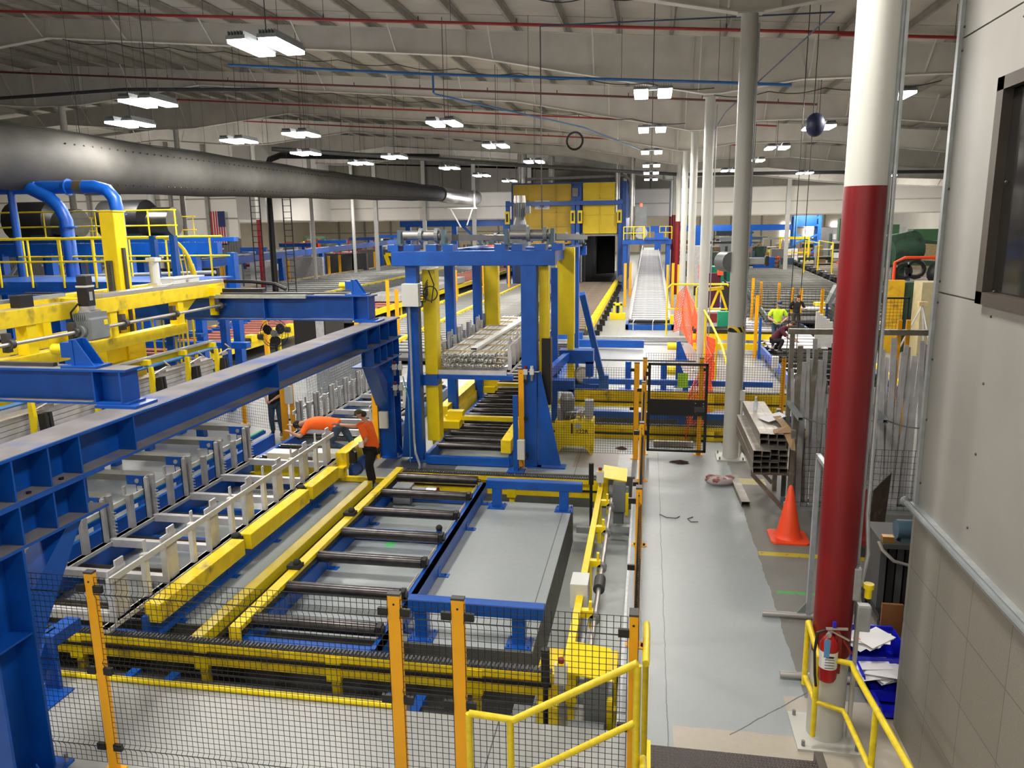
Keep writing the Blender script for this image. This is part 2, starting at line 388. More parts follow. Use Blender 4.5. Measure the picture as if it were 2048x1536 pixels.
c0=column(1.93,7.7,9.6,red=(.98,5.63),r=.182,label='thick round column, red from the handrail up and white near the roof, nearest of all columns')
c1=column(1.95,17.8,9.58,r=.176,label='white round column beside the black mesh gate with a black and yellow stripe band')
m=MB()
for i in range(5):
    pass
c2=column(1.97,28.9,9.62,label='white round column second behind the mesh gate, next to the orange barrier net')
c3=column(2.0,38.9,9.62,ped=.45,label='white round column on a grey steel pedestal at the end of the cross track')
for k,y in enumerate((48.4,58.6,68.8,79)):
    red=[None,(.3,5.6),(.3,6.2),(3,6.2)][k]
    lb=['white round column just past the pedestal column in the aisle row','mostly red round column behind the orange net in the aisle row','red and white round column by the blue platform beside the furnace','last column of the aisle row under the far header wall'][k]
    column(2.0,y,9.62,red=red,label=lb)
for k,y in enumerate((38.2,48.4,58.6,68.8,79)):
    r2=(0,6.2) if k==2 else None
    lb=['dark round column above the fabric duct at far left','white round column rising behind the grey fabric duct','round column with red lower band beside the cable ladder','white round column left of the blue monorail posts','far white round column at the left under the header wall'][k]
    column(-30.9,y,11.9,red=r2,label=lb,group='round building columns on the left side')
# hazard band on column 1
def stripes():
    m,nt,b=nmat('black_yellow_stripe'); L=nt.links
    tc=N(nt,'ShaderNodeTexCoord'); w=N(nt,'ShaderNodeTexWave',wave_type='BANDS',bands_direction='DIAGONAL'); w.inputs['Scale'].default_value=3.2; L.new(tc.outputs['Object'],w.inputs['Vector'])
    r=N(nt,'ShaderNodeValToRGB'); r.color_ramp.interpolation='CONSTANT'; r.color_ramp.elements[0].color=(.01,.01,.01,1); r.color_ramp.elements[1].position=.5; r.color_ramp.elements[1].color=(.85,.6,.02,1)
    L.new(w.outputs['Fac'],r.inputs['Fac']); L.new(r.outputs['Color'],b.inputs['Base Color']); return m
STRP=stripes()
m=MB(); m.tube((1.95,17.8,2.95),(1.95,17.8,3.07),.180,20); fin('hazard_band',m,STRP,c1,smooth=True,label='black and yellow striped tape')
m=MB(); m.pipe([(2.14,17.75,0.9),(2.14,17.75,9.4)],.018,6); m.box(2.11,17.7,.75,2.19,17.78,.95); fin('conduit',m,GALV,c1)
m=MB(); m.pipe([(2.14,17.70,0.05),(2.14,17.7,1.45)],.03,6); m.box(2.09,17.64,1.4,2.2,17.75,1.62); fin('conduit',m,WHT,c1)
m=MB(); m.pipe([(2.13,7.72,1.4),(2.13,7.72,9.5)],.022,8); m.pipe([(2.15,7.62,1.75),(2.19,7.6,2.1),(2.16,7.62,2.5),(2.145,7.66,9.5)],.02,8); fin('conduit',m,GALV,c0)
m=MB(); m.pipe([(2.16,7.66,0.03),(2.16,7.66,1.3)],.025,8); fin('conduit',m,COLW,c0)
m=MB(); m.pipe([(2.2,28.8,.9),(2.2,28.8,9.4)],.02,6); fin('conduit',m,GALV,c2)
# header wall across the hall, floor continues below it
HW=paint('header_panel',(.78,.75,.68),.7,var=.05,scale=.3); HWD=paint('dark_upper_panel',(.22,.205,.17),.75,var=.08,scale=.4); SEAM=paint('panel_seam',(.28,.27,.24),.7)
m=MB(); m.box(-47,82.3,6.3,44,82.5,9.0); hw=struct('wall_header',m,HW)
m=MB(); m.poly([(-47,82.28,9.0),(44,82.28,9.0),(44,82.28,roofz(44)+.3),(-31,82.28,roofz(-31)+.3),(-47,82.28,roofz(-47)+.3)],(0,.2,0)); fin('upper_panel',m,HWD,hw)
m=MB(); m.box(-47,82.15,6.2,44,82.3,6.32); m.box(-47,82.2,7.5,44,82.3,7.62); m.box(-47,82.2,8.95,44,82.28,9.05)
fin('panel_seam',m,paint('light_seam',(.5,.48,.43),.7),hw)
m=MB()
for i in range(46): m.box(-46+i*2,82.22,9.05,-45.93+i*2,82.27,13)
fin('panel_rib',m,HWD,hw)
for k,x in enumerate((-37,-29.5,-24,-18.5,-12.5,6,13.5,21)):
    m=MB(); m.box(x-.2,82.0,0,x+.2,82.25,roofz(x)); 
    single('wall_post',m,COLW,'white steel wall post under the far header wall','post','white posts of the far header wall')
# left hall wall, parts facing the camera
m=MB(); m.box(-75,62,4.7,-34.6,62.3,13.6); lw=struct('wall_left',m,HW)
m=MB(); m.box(-75,61.98,0,-34.6,62.3,4.7); fin('lower_panel',m,paint('grey_ribbed_wainscot',(.13,.135,.14),.6),lw)
m=MB()
for i in range(157): m.box(-74+i*.25,61.94,0,-73.92+i*.25,61.98,4.6)
fin('lower_rib',m,paint('grey_rib',(.16,.165,.17),.6),lw)
m=MB()
for z in (4.68,6.35,8.0,9.7): m.box(-75,61.93,z,-34.6,62.0,z+.1)
for x in (-37.2,-40.6,-48.5,-56,-62): m.box(x-.14,61.75,0,x+.14,62,13.4)
fin('girt',m,SEAM,lw)
m=MB(); m.box(-34.9,62.3,6.3,-34.7,82.3,13.6); struct('wall_left_return',m,HW)
# slanting grey pipe column at the wall
m=MB(); m.tube((-41.4,60.9,0),(-42.0,60.9,12.5),.32,16); single('slanted_column',m,COLW,'pale grey round column with a dark streak in front of the white wall panels at left','column',smooth=True)
m=MB(); m.ball((-40.9,60.2,5.7),.28,.28,.28).tube((-40.9,60.2,5.9),(-40.9,60.2,roofz(-40.9)+.1),.02,5); single('black_cone_speaker',m,BLK,'round black horn hanging in front of the pale slanted column','speaker',smooth=True)
# back wall of the annex
m=MB(); m.box(-75,165,0,45,165.3,9); bw=struct('wall_back',m,BEIGE)
m=MB()
for i in range(20): m.box(-74+i*6,164.8,0,-73.7+i*6,165,9)
m.box(-75,164.9,4.5,45,165,4.7); fin('wall_rib',m,SEAM,bw)
m=MB(); m.box(-75,84,9,45,166,9.2); struct('ceiling_annex',m,CEIL)
m=MB(); m.box(44,-6,0,44.3,165,11); struct('wall_right',m,HW)
m=MB(); m.box(-75.3,-6,0,-75,165,14); struct('wall_far_left',m,BEIGE)
m=MB(); m.box(-75,-6.3,0,45,-6,14); struct('wall_behind',m,HW)
for k,x in enumerate((26,30.5,35.5)):
    m=MB(); m.box(x,164.6,2.2,x+1.6,164.8,5.6); struct('window_%d'%(k+1),m,SCRN)
# ---------------------------------------------------------------- office wall at right (painted block below, panels above)
def block_mat():
    m,nt,b=nmat('painted_block'); L=nt.links
    tc=N(nt,'ShaderNodeTexCoord'); sp=N(nt,'ShaderNodeSeparateXYZ'); cb=N(nt,'ShaderNodeCombineXYZ'); L.new(tc.outputs['Object'],sp.inputs[0])
    L.new(sp.outputs[1],cb.inputs[0]); L.new(sp.outputs[2],cb.inputs[1])
    br=N(nt,'ShaderNodeTexBrick'); br.offset=0; br.inputs['Scale'].default_value=1; br.inputs['Brick Width'].default_value=.72; br.inputs['Row Height'].default_value=.62
    br.inputs['Mortar Size'].default_value=.006; br.inputs['Color1'].default_value=(.25,.235,.20,1); br.inputs['Color2'].default_value=(.27,.25,.215,1); br.inputs['Mortar'].default_value=(.15,.14,.12,1)
    L.new(cb.outputs[0],br.inputs['Vector']); n=N(nt,'ShaderNodeTexNoise'); n.inputs['Scale'].default_value=60; L.new(tc.outputs['Object'],n.inputs['Vector'])
    mx=N(nt,'ShaderNodeMix',data_type='RGBA',blend_type='MULTIPLY'); mx.inputs[0].default_value=.35; L.new(br.outputs['Color'],mx.inputs[6]); L.new(n.outputs['Color'],mx.inputs[7]); L.new(mx.outputs[2],b.inputs['Base Color'])
    bp=N(nt,'ShaderNodeBump'); bp.inputs['Strength'].default_value=.35; bp.inputs['Distance'].default_value=.006; L.new(n.outputs['Fac'],bp.inputs['Height']); L.new(bp.outputs['Normal'],b.inputs['Normal']); b.inputs['Roughness'].default_value=.5
    return m
m=MB(); m.box(2.70,-5,0,7,8.0,2.44); ow=struct('wall_office',m,block_mat())
PANEL=paint('office_panel',(.28,.272,.25),.5,var=.07,scale=1.2,bump=.05)
for (z0,z1) in ((2.52,4.64),(4.655,6.90),(6.915,9.5)):
    m=MB()
    if z0>4.6 and z1<7:      # row with the window opening
        m.box(2.72,6.92,z0,2.75,8.0,z1); m.box(2.72,-5,z0,2.75,2.5,z1); m.box(2.72,2.5,6.30,2.75,6.92,z1); m.box(2.72,2.5,z0,2.75,6.92,4.72)
    else: m.box(2.72,-5,z0,2.75,8.0,z1)
    fin('wall_panel',m,PANEL,ow)
m=MB(); m.box(2.76,-5,2.5,7,7.97,9.5); fin('wall_core',m,PANEL,ow)
m=MB(); m.box(2.69,7.96,2.5,2.76,8.02,9.5); m.box(2.66,-5,2.43,2.74,8.02,2.52); fin('corner_angle',m,GALV,ow)
m=MB(); m.pipe([(2.64,8.06,2.50),(2.64,5,2.50),(2.64,-4,2.50)],.03,8); m.ball((2.64,8.08,2.5),.05); fin('ledge_pipe',m,GREYM,ow,smooth=True)
m=MB()
for z in (2.75,3.4,4.0,4.55,4.75,5.6,6.8,7.0,8.2):
    for y in (7.93,6.75,5.4): m.ball((2.718,y,z),.012,.012,.012,6,4)
fin('screw_head',m,DGREY,ow)
wf=MB()
wf.box(2.66,2.5,6.30,2.78,6.95,6.40); wf.box(2.66,2.5,4.64,2.78,6.95,4.74); wf.box(2.66,6.83,4.64,2.78,6.95,6.40); wf.box(2.66,2.5,4.64,2.78,2.6,6.4)
w1=struct('window_4',wf,paint('brown_window_frame',(.055,.045,.035),.5))
g=MB(); g.box(2.735,2.6,4.74,2.745,6.83,6.30); fin('pane',g,paint('dark_glass',(.015,.014,.013),.08),w1)
# ---------------------------------------------------------------- roof pipes, rods
def roofpipe(name,pts,r,mat,label,cat='pipe',n=8,drops=None,group=None):
    t=thing(name,label,cat,pts[0],group); m=MB(); m.pipe(pts,r,n); fin('pipe_run',m,mat,t,smooth=True)
    if drops:
        for (x,y,z) in drops: fin('hanger_rod',MB().tube((x,y,z),(x,y,roofz(x)+.1),.008,5),DGREY,t)
    return t
REDP=paint('red_sprinkler_pipe',(.33,.03,.03),.5)
def lin(p,q,n): return [tuple(p[i]+(q[i]-p[i])*k/n for i in range(3)) for k in range(n+1)]
for (ya,za,lb) in ((24,10.35,'red sprinkler pipe nearest the camera, crossing the whole ceiling'),(34.2,10.0,'brown red sprinkler pipe below the second rafter'),(44.5,10.4,'thin red sprinkler pipe between third and fourth rafters'),(54.8,10.4,'farthest thin red sprinkler pipe')):
    p,q=(6.5,ya,za),(-32,ya,za+38.5*.078)
    t=roofpipe('sprinkler_pipe',[p,(-12,ya,za+18.5*.078),q],.045,REDP if ya!=34.2 else paint('brown_red_pipe',(.12,.03,.03),.5),lb,drops=[(x,ya,za+(6.5-x)*.078) for x in range(-30,7,4)])
    for x in range(-31,7,3): fin('sprinkler_head',MB().tube((x,ya,za+(6.5-x)*.078+.03),(x,ya,za+(6.5-x)*.078+.16),.02,6),DGREY,t)
roofpipe('sprinkler_pipe',[(5,24,10.42),(20,24,9.25),(40,24,7.7)],.045,REDP,'red sprinkler pipe continuing right behind the thick red column',drops=[(x,24,10.42-(x-5)*.078) for x in range(8,40,5)])
AIRB=paint('light_blue_air_pipe',(.02,.12,.35),.45)
roofpipe('air_pipe',[(-14.5,26.2,10.95),(-7.2,26.2,10.32),(1.9,26.2,9.68),(4.2,26.2,9.5)],.045,AIRB,'blue compressed air pipe running under the second bay',drops=[(x,26.2,10.3-(x+7)*.069) for x in (-13,-10,-4,-1,2)])
roofpipe('air_pipe',[(-7.2,26.2,10.3),(-7.2,26.2,9.75),(-7.15,26.3,9.7),(-3.2,38,9.9),(-.2,52,9.9)],.035,AIRB,'light blue air hose pipe sloping down from the blue pipe toward the furnace')
roofpipe('air_pipe',[(-2.75,20,10.12),(4.05,20.0,10.05),(2.6,30,9.3),(2.3,34,8.8)],.02,paint('slate_conduit',(.05,.08,.16),.5),'thin slate blue conduit near the top white column')
m=MB(); m.pipe([(-2.75,20,10.12),(-2.73,20,5),(-2.65,20,2.2)],.014,6); single('hanging_cable',m,DGREY,'black cable hanging straight down in front of the blue lifting gantry','cable')
CABLE=MB(); 
for (x,y,z1) in ((-15.2,24,7),(-8.2,27,9)): pass
roofpipe('cable_tray',[(-20,40,9.6),(-8,52,9.3),(2,60,9.0),(12,60,8.9),(40,60,8.4)],.12,DGREY,'dark round duct hanging under the far rafters',n=10)
roofpipe('cable_tray',[(-36,36,12.0),(-24,34,11.8),(-16,33,11.3)],.09,DGREY,'dark bundle of cables below the rafter at far left',n=6)
def wavy(a,b,sag,n,seg=6):
    pts=[]
    for i in range(n):
        for j in range(seg):
            t=(i+j/seg)/n; s=math.sin(math.pi*j/seg)*sag; pts.append(tuple(a[k]+(b[k]-a[k])*t-(s if k==2 else 0) for k in range(3)))
    return pts+[b]
for (a,b,n,lb) in (((-22,27.7,12.5),(2,27.7,9.75),11,'looping black cable under the nearest visible rafter'),((-3,20.5,10.9),(1.7,17.6,10.0),3,'black cable sagging across the roof at top centre'),((2,27.8,9.55),(9,27.8,9.7),4,'black cable loops right of the column row'),((-18,37.9,12.2),(1.5,37.9,9.9),8,'thin looping cable below the third rafter')):
    m=MB(); m.pipe(wavy(a,b,.12,n),.014,5); single('sagging_cable',m,BLK,lb,'cable')
m=MB()
for k in range(4): m.ring((-3.6,38,9.3),(0.2,1,0),.36+.02*k,.02,24,5)
single('cable_coil',m,BLK,'coil of black cable hanging under the roof left of the lamp row','cable coil')
m=MB(); m.ball((4.55,24,8.05),.27,.27,.33,14,10); single('hose_reel',m,paint('dark_blue_reel',(.01,.015,.06),.5),'round dark blue reel hanging left of the thick red column','reel',smooth=True)
# thin cords from reels down to the floor at right
for (x,y,lb) in ((4.5,24,'black cord hanging from the round reel behind the red column'),(4.05,23,'second black cord hanging left of the thick red column'),(7.2,30,'thin dark cord hanging right of the thick red column')):
    m=MB(); m.pipe([(x,y,roofz(x)),(x-.05,y,4),(x-.1,y,.9)],.012,5); single('drop_cable',m,BLK,lb,'cord')
# lamps
t0=None
desc={0:'large twin-panel lamp hanging nearest, top left of the picture',15:'bright twin lamp nearest over the aisle',1:'twin lamp above the blue lifting gantry at left',4:'twin lamp nearest over the tall grey fabric duct',9:'twin lamp in front of the fabric duct at far left',21:'twin lamp just right of the thick red column'}
for i,(x,y,z) in enumerate(LAMPS):
    lb=desc.get(i,'twin-panel high-bay lamp hanging on rods in the row at %s'%('the aisle' if x==0 else 'the right of the columns' if x>2 else 'centre over the conveyors' if x>-9 else 'left over the conveyors'))
    t=thing('high_bay_lamp',lb,'lamp',(x,y,z),'twin high-bay lamps')
    for s in (-1,1):
        m=MB(); cx=x+s*.31; m.box(cx-.19,y-.62,z-.02,cx+.19,y+.62,z+.05)
        for k in range(6): m.box(cx-.16+k*.06,y-.6,z+.05,cx-.15+k*.06,y+.6,z+.13)
        h=fin('lamp_head',m,GREYM,t)
        m=MB()
        for k in range(3): m.box(cx-.175+k*.12,y-.6,z-.085,cx-.065+k*.12,y+.6,z-.02)
        fin('led_panel',m,LED,h,label='glowing panel')
    m=MB(); m.box(x-.35,y-.08,z+.05,x+.35,y+.08,z+.14); m.tube((x,y,z+.1),(x,y,roofz(x)),.012,6); m.tube((x,y+.5,z+.1),(x,y+.5,roofz(x)),.006,4); fin('hanger_rod',m,DGREY,t)
# fabric duct hung along the left bay
def duct_prof(t): return .97-.33*t
pts=[];rs=[]
for i in range(25):
    t=i/24; y=22+48*t if i else 14; x=-18.9-.35*math.sin(t*3); z=7.55+.85*t; pts.append((x,y,z)); rs.append(duct_prof(t)*(1+.03*math.sin(i*1.7)))
pts+= [(-18.95,70.4,8.4),(-18.95,70.7,8.4)]; rs+=[.5,.3]
t=thing('fabric_air_duct','long grey fabric air duct with rows of nozzle holes sagging across the left','duct',(-18.9,22,6.5))
m=MB(); m.pipe(pts,rs,28); fin('duct_sleeve',m,DUCTF,t,smooth=True)
m=MB()
for i in range(110):
    tt=i/110; y=22.3+47*tt; x=-18.9-.35*math.sin(tt*3); z=7.55+.85*tt; r=duct_prof(tt)
    for a in (-.75,.55): m.ball((x+r*math.cos(a)*1.02,y,z+r*math.sin(a)*1.02),.03,.035,.03,6,4)
fin('nozzle_hole',m,BLK,t)
m=MB()
for i in range(25): 
    x,y,z=pts[i]; m.tube((x,y,z+rs[i]),(x,y,roofz(x)),.008,4)
m.pipe([(p[0],p[1],p[2]+rs[i]+.03) for i,p in enumerate(pts[:25])],.02,5); fin('suspension_wire',m,DGREY,t)
m=MB(); m.pipe([(p[0]+.92*r,p[1],p[2]+.33*r) for p,r in zip(pts[:25],rs)],.012,5); fin('seam',m,DGREY,t)
t=thing('metal_duct_elbow','shiny round metal duct and bracket feeding the end of the fabric duct','duct',(-18.5,72,7))
m=MB(); m.pipe([(-18.9,69.8,8.4),(-18.7,72,8.35),(-18.2,75,8.3),(-17.4,78,8.3)],.72,20); fin('duct_pipe',m,SILV,t,smooth=True)
m=MB(); m.beam((-19.6,74,7.2),(-16.4,74,7.2),.12,.12); m.beam((-19,74,7.2),(-18,74,5.4),.1,.1); m.beam((-16.8,74,7.2),(-17.4,74,5.6),.1,.1); m.beam((-16.6,74,7.2),(-16.6,74,9),.12,.12); fin('wall_bracket',m,WHT,t)
# cable ladder with the black bend at left
t=thing('cable_riser','black cable ladder rising and bending over at the fabric duct','cable ladder',(-26.5,52,0))
m=MB(); m.pipe([(-26.5,52,0),(-26.5,52,9.6),(-26.2,52,10.2),(-25.4,52,10.45),(-14,52,10.0)],.22,10); fin('cable_bundle',m,BLK,t,smooth=True)
m=MB()
for s in (-1,1): m.beam((-27.6+s*.35,52,0),(-27.6+s*.35,52,9.2),.06,.06); m.beam((-25.2+s*.3,52,0),(-25.2+s*.3,52,9.2),.06,.06)
for k in range(22): m.beam((-27.95,52,.3+k*.42),(-27.25,52,.3+k*.42),.04,.04); m.beam((-25.5,52,.3+k*.42),(-24.9,52,.3+k*.42),.04,.04)
fin('ladder',m,DGREY,t)
# ================================================================ machinery
def rollers(parent,x0,x1,ys,z,r,mat,name='roller',n=14,shaft=True,end=None):
    """one mesh, one part per roller"""
    first=None
    for y in ys:
        if first is None:
            m=MB(); m.tube((x0,y,z),(x1,y,z),r,n)
            if shaft: m.tube((x0-.06,y,z),(x1+.06,y,z),r*.35,8)
            first=fin(name,m,mat,parent,smooth=True); y00=y
        else: clone(first,parent,(0,y-y00,0))
    return first
def sparts(name,lst,mat,parent,**k):
    for f in lst: fin(name,f,mat,parent,**k)
def foot(x,y,mat,parent,z=0,s=1):
    m=MB(); m.box(x,y-.06,z,x+.16*s,y+.06,z+.012); m.box(x,y-.06,z,x+.012*s,y+.06,z+.13); m.tube((x+.1*s,y,z+.012),(x+.1*s,y,z+.04),.014,6); fin('foot_bracket',m,mat,parent)
# ---- 1. near roller bed on the slab
t=thing('roller_conveyor','near roller conveyor on the grey slab with widely spaced rollers and yellow side cover','conveyor',(-4.1,8.2,0))
YB=[8.45,9.4,10.45,11.42,12.42,13.4,14.35]
rollers(t,-4.93,-3.28,YB,.36,.088,STEELD)
m=MB(); m.box(-3.20,8.15,.02,-3.12,14.5,.27); m.box(-3.26,8.15,.25,-3.12,14.5,.27); fin('side_rail',m,BLUE,t)
m=MB(); m.box(-5.02,8.15,.02,-4.94,14.5,.25); fin('side_rail',m,BLUE,t)
for y in (8.2,12.0,13.95):
    m=MB(); m.box(-4.94,y-.06,.03,-3.2,y+.06,.19 if y>9 else .24); fin('cross_member',m,BLUE,t)
m=MB(); m.box(-5.10,8.12,.37,-4.95,14.75,.44); m.box(-5.10,8.10,.08,-4.95,8.14,.44); cv=fin('side_cover',m,YDIRT,t,bev=.006)
m=MB(); m.box(-5.06,8.2,.26,-4.97,14.6,.37); fin('chain_channel',m,BLK,t)
for y in (9.85,12.0): fin('rubber_stop',MB().cb((-5.03,y,.47),(.2,.16,.06)).ball((-5.0,y,.52),.06),RUB,t)
for y in YB[:-1]:
    m=MB(); m.cb((-3.24,y,.37),(.07,.14,.13)); m.tube((-3.3,y,.36),(-3.18,y,.36),.06,8); fin('bearing_block',m,BLK,t)
    fin('tie_rod',MB().tube((-3.27,y+.12,.30),(-3.27,y+.8,.30),.014,6),CHROME,t)
for y in (9.1,10.8,12.7,14): foot(-3.12,y,BLUE,t); foot(-4.94,y,BLUE,t)
m=MB(); m.box(-3.36,11.55,.0,-3.28,11.63,.42); fin('sensor_post',m,BLUE,t); fin('sensor_cap',MB().ball((-3.32,11.59,.46),.055),RUB,t,smooth=True)
# drive motor between rollers
t=thing('geared_motor','small grey geared motor with silver end lying between the rollers','motor',(-4.6,13.9,.0))
m=MB(); m.box(-4.85,13.72,.02,-4.5,14.05,.36); m.tube((-4.5,13.9,.22),(-4.2,13.9,.22),.11,14); fin('gearbox',m,GREYM,t,bev=.01)
m=MB(); m.tube((-4.2,13.9,.22),(-4.0,13.9,.22),.12,14); fin('end_bell',m,CHROME,t,smooth=True); fin('red_ring',MB().tube((-4.0,13.9,.22),(-3.98,13.9,.22),.115,14),REDC,t,label='red end ring')
# ---- 2. low yellow beam left of it
t=thing('yellow_floor_beam','long yellow box beam lying on the floor left of the near roller conveyor','beam',(-5.6,8,0))
m=MB(); m.box(-5.70,7.95,.04,-5.53,14.45,.22); fin('beam',m,YEL,t,bev=.006); m=MB(); m.box(-5.52,7.95,.0,-5.44,14.45,.07); fin('black_channel',m,BLK,t)
# ---- 3. guards and roller bed below the near aluminium rack
t=thing('rack_conveyor','roller conveyor below the nearest aluminium rack with yellow guard covers on a blue rail','conveyor',(-7.4,8.3,0))
m=MB(); m.box(-6.46,8.3,.02,-6.38,14.45,.36); m.box(-6.46,8.3,.02,-6.30,14.45,.05); fin('side_rail',m,BLUE,t)
m=MB(); m.box(-8.62,8.3,.02,-8.52,15,.30); fin('side_rail',m,BLUE,t)
for a,b in ((8.35,10.55),(10.75,12.95),(13.1,14.35)):
    fin('guard_cover',MB().box(-6.44,a,.26,-6.22,b,.52),YDIRT,t,bev=.01)
for y in (10.65,13.02): fin('rubber_stop',MB().box(-6.44,y-.08,.2,-6.34,y+.08,.5).ball((-6.42,y,.53),.08,.08,.05),RUB,t)
for y in (8.9,10.3,11.7,13.4,14.2): foot(-6.38,y,BLUE,t)
rollers(t,-8.48,-6.55,[8.6,9.7,10.8,11.9,13.0,14.1],.26,.085,STEELD)
for y in (8.3,9.9,11.3,12.7,14.3): fin('cross_member',MB().box(-8.5,y-.05,.03,-6.46,y+.05,.14),BLUE,t)
m=MB(); m.box(-7.6,9.4,.02,-7.1,9.75,.3); fin('junction_box',m,BOXW,t)
m=MB(); m.pipe([(-7.1,9.6,.2),(-6.9,9.8,.1),(-6.7,10.3,.06),(-6.9,10.9,.05)],.015,5); fin('air_hose',m,paint('light_blue_hose',(.1,.35,.6),.4),t)
# ---- aluminium racks
def rack(y0,y1,z0,xl,xr,label,lh=.74,ends=True,group='aluminium cradle racks'):
    t=thing('aluminium_rack',label,'rack',((xl+xr)/2,y0,z0),group)
    for x in (xl,xr):
        m=MB(); m.box(x-.045,y0,z0,x+.045,y1,z0+.07); m.box(x-.06,y0,z0+.055,x+.06,y1,z0+.07); fin('bottom_rail',m,ALU,t)
    n=max(2,int(round((y1-y0)/1.12)))
    for k in range(n+1):
        y=y0+.35+(y1-y0-.7)*k/n
        m=MB(); m.box(xl,y-.05,z0-.02,xr,y+.05,z0+.10); fin('cross_bar',m,ALUP,t)
        # wide channel post with notched plate, both sides
        m=MB(); m.box(xr-.03,y-.18,z0+.06,xr-.01,y+.16,z0+lh); m.box(xr-.03,y-.20,z0+.06,xr+.06,y-.18,z0+lh-.08); m.box(xr-.035,y-.02,z0+lh,xr-.01,y+.14,z0+lh+.08); fin('wide_stake',m,ALUP,t)
        m=MB(); m.box(xl-.05,y-.12,z0+.06,xl+.03,y-.07,z0+lh+.05); m.box(xl-.05,y+.02,z0+.06,xl+.03,y+.10,z0+lh+.05); m.box(xl-.05,y-.12,z0+.06,xl-.035,y+.10,z0+lh+.05)
        for j in range(7): m.box(xl+.03,y+.06,z0+.14+j*.06,xl+.09,y+.075,z0+.155+j*.06)
        fin('comb_stake',m,ALUD,t)
        if k<n:
            y2=y+(y1-y0-.7)/n*.5
            m=MB(); m.box(xr-.05,y2-.05,z0+.06,xr+.02,y2+.03,z0+lh-.06); m.box(xr-.05,y2+.03,z0+lh-.12,xr-.035,y2+.09,z0+lh+.10); fin('narrow_stake',m,ALU,t)
            m=MB(); m.box(xl-.05,y2-.05,z0+.06,xl+.03,y2+.05,z0+lh-.1); m.box(xl-.08,y2-.06,z0+lh-.1,xl-.05,y2+.0,z0+lh+.05); fin('narrow_stake',m,ALUD,t)
    m=MB(); m.box(xr+.02,y0+.1,z0+lh-.14,xr+.05,y1-.1,z0+lh-.06); fin('top_rail',m,ALU,t)
    m=MB(); m.box(xl-.09,y0+.1,z0+lh-.24,xl-.055,y1-.1,z0+lh-.16); fin('top_rail',m,ALU,t)
    return t
rack(7.75,15.0,.42,-8.38,-6.56,'nearest empty aluminium rack, lying behind the yellow guard covers')
rack(16.9,23.6,.42,-8.38,-6.5,'second empty aluminium rack, beyond the bent-over worker in orange')
# ---- fork rack full of tubes on the gantry
rk=rack(17.0,25.2,2.02,-4.84,-3.12,'aluminium rack lifted high in the blue gantry and filled with tubes',lh=.72)
fin('end_plate',MB().box(-4.8,16.97,2.0,-3.15,17.0,2.10),ALU,rk)
src=None; n=0
for row in range(3):
    for k in range(15):
        x=-4.66+k*.098+(.03 if row%2 else 0); z=2.17+row*.125
        m=None
        if src is None:
            m=MB(); m.hollow((0,0,0),(0,7.7,0),.056,.056,.006,(0,0,1)); m.tube((.02,0,.02),(.02,7.7,.02),.022,8)
            src=single('aluminium_profile',m,paint('bright_profile',(.82,.82,.79),.3,.25,var=.1,scale=4),'thin bright aluminium tube lying in the layers of the lifted rack','profile','tubes in the lifted rack'); src.location=(x,17.15+3.85,z-.03); yo=src.location.y
            continue
        c=src.copy(); COL.objects.link(c); c.location=(x,yo+random.uniform(-.08,.1),z-.03+(0 if k%3 else .012))
top=single('aluminium_profile',MB().hollow((-4.0,17.4,2.53),(-3.75,24.8,2.53),.16,.06,.008),ALU,'wide bright profile laid diagonally on top of the tubes in the lifted rack','profile')
for k in range(8):
    for j,(a,b) in enumerate(((-4.72,-4.08),(-3.92,-3.2))):
        y=17.45+k*.95; single('spacer_stick',MB().box(a-.02,y,2.46,b,y+.035,2.495),WOOD,'thin pale wooden spacer stick across the tubes in the lifted rack','stick','wooden spacers in the lifted rack')
for k,zz in enumerate((2.24,2.36)):
    single('spacer_stick',MB().box(-3.5,17.2,zz,-3.1,17.235,zz+.03),WOOD,'short spacer stick poking out of the front end of the lifted load','stick','wooden spacers at the front')
# ---- blue lifting gantry
t=thing('lifting_gantry','tall blue lifting gantry with yellow chain covers standing over the rack conveyor','gantry',(-3.8,16.6,0))
def leg(x,y,w=.26,z1=4.5):
    m=MB(); m.box(x-w/2,y-w/2,.02,x+w/2,y+w/2,z1); m.box(x-w/2-.1,y-w/2-.1,0,x+w/2+.1,y+w/2+.1,.03); fin('leg',m,BLUE,t,bev=.01)
leg(-5.22,16.75); leg(-2.55,16.65,.34); leg(-5.1,19.6,.24,4.4); leg(-5.0,22.4,.24,4.4); leg(-2.35,19.5,.16,4.3); leg(-2.3,24.6,.24,4.4)
m=MB(); m.box(-5.62,16.5,4.5,-1.98,16.95,4.82); fin('front_beam',m,BLUE,t,bev=.012)
m=MB(); m.box(-5.62,22.2,4.42,-1.98,22.6,4.74); m.box(-5.62,24.8,4.42,-1.98,25.1,4.7); fin('rear_beam',m,BLUE,t)
for x in (-5.3,-2.3): fin('long_beam',MB().box(x-.12,16.95,4.5,x+.12,25,4.75),BLUE,t)
m=MB(); m.beam((-5.0,17,4.6),(-2.6,20.5,4.6),.2,.2); fin('diagonal_beam',m,BLUE,t)
m=MB(); m.box(-5.06,16.95,.4,-4.76,17.3,4.4); fin('chain_cover',m,YEL,t,bev=.01)
m=MB(); m.box(-2.36,16.75,1.55,-2.16,17.1,4.48); fin('chain_cover',m,YEL,t,bev=.01)
m=MB(); m.box(-4.84,22.6,1.2,-4.42,22.9,4.4); fin('chain_cover',m,YEL,t)
m=MB(); m.box(-2.38,20.2,1.9+.6,-1.92,20.5,4.78); fin('chain_cover',m,YEL,t,bev=.01)
m=MB(); m.box(-2.1,20.22,.7,-1.93,20.45,2.6); m.beam((-2.02,20.3,.9),(-2.3,20.3,.6),.16,.2); fin('mast_foot',m,YEL,t)
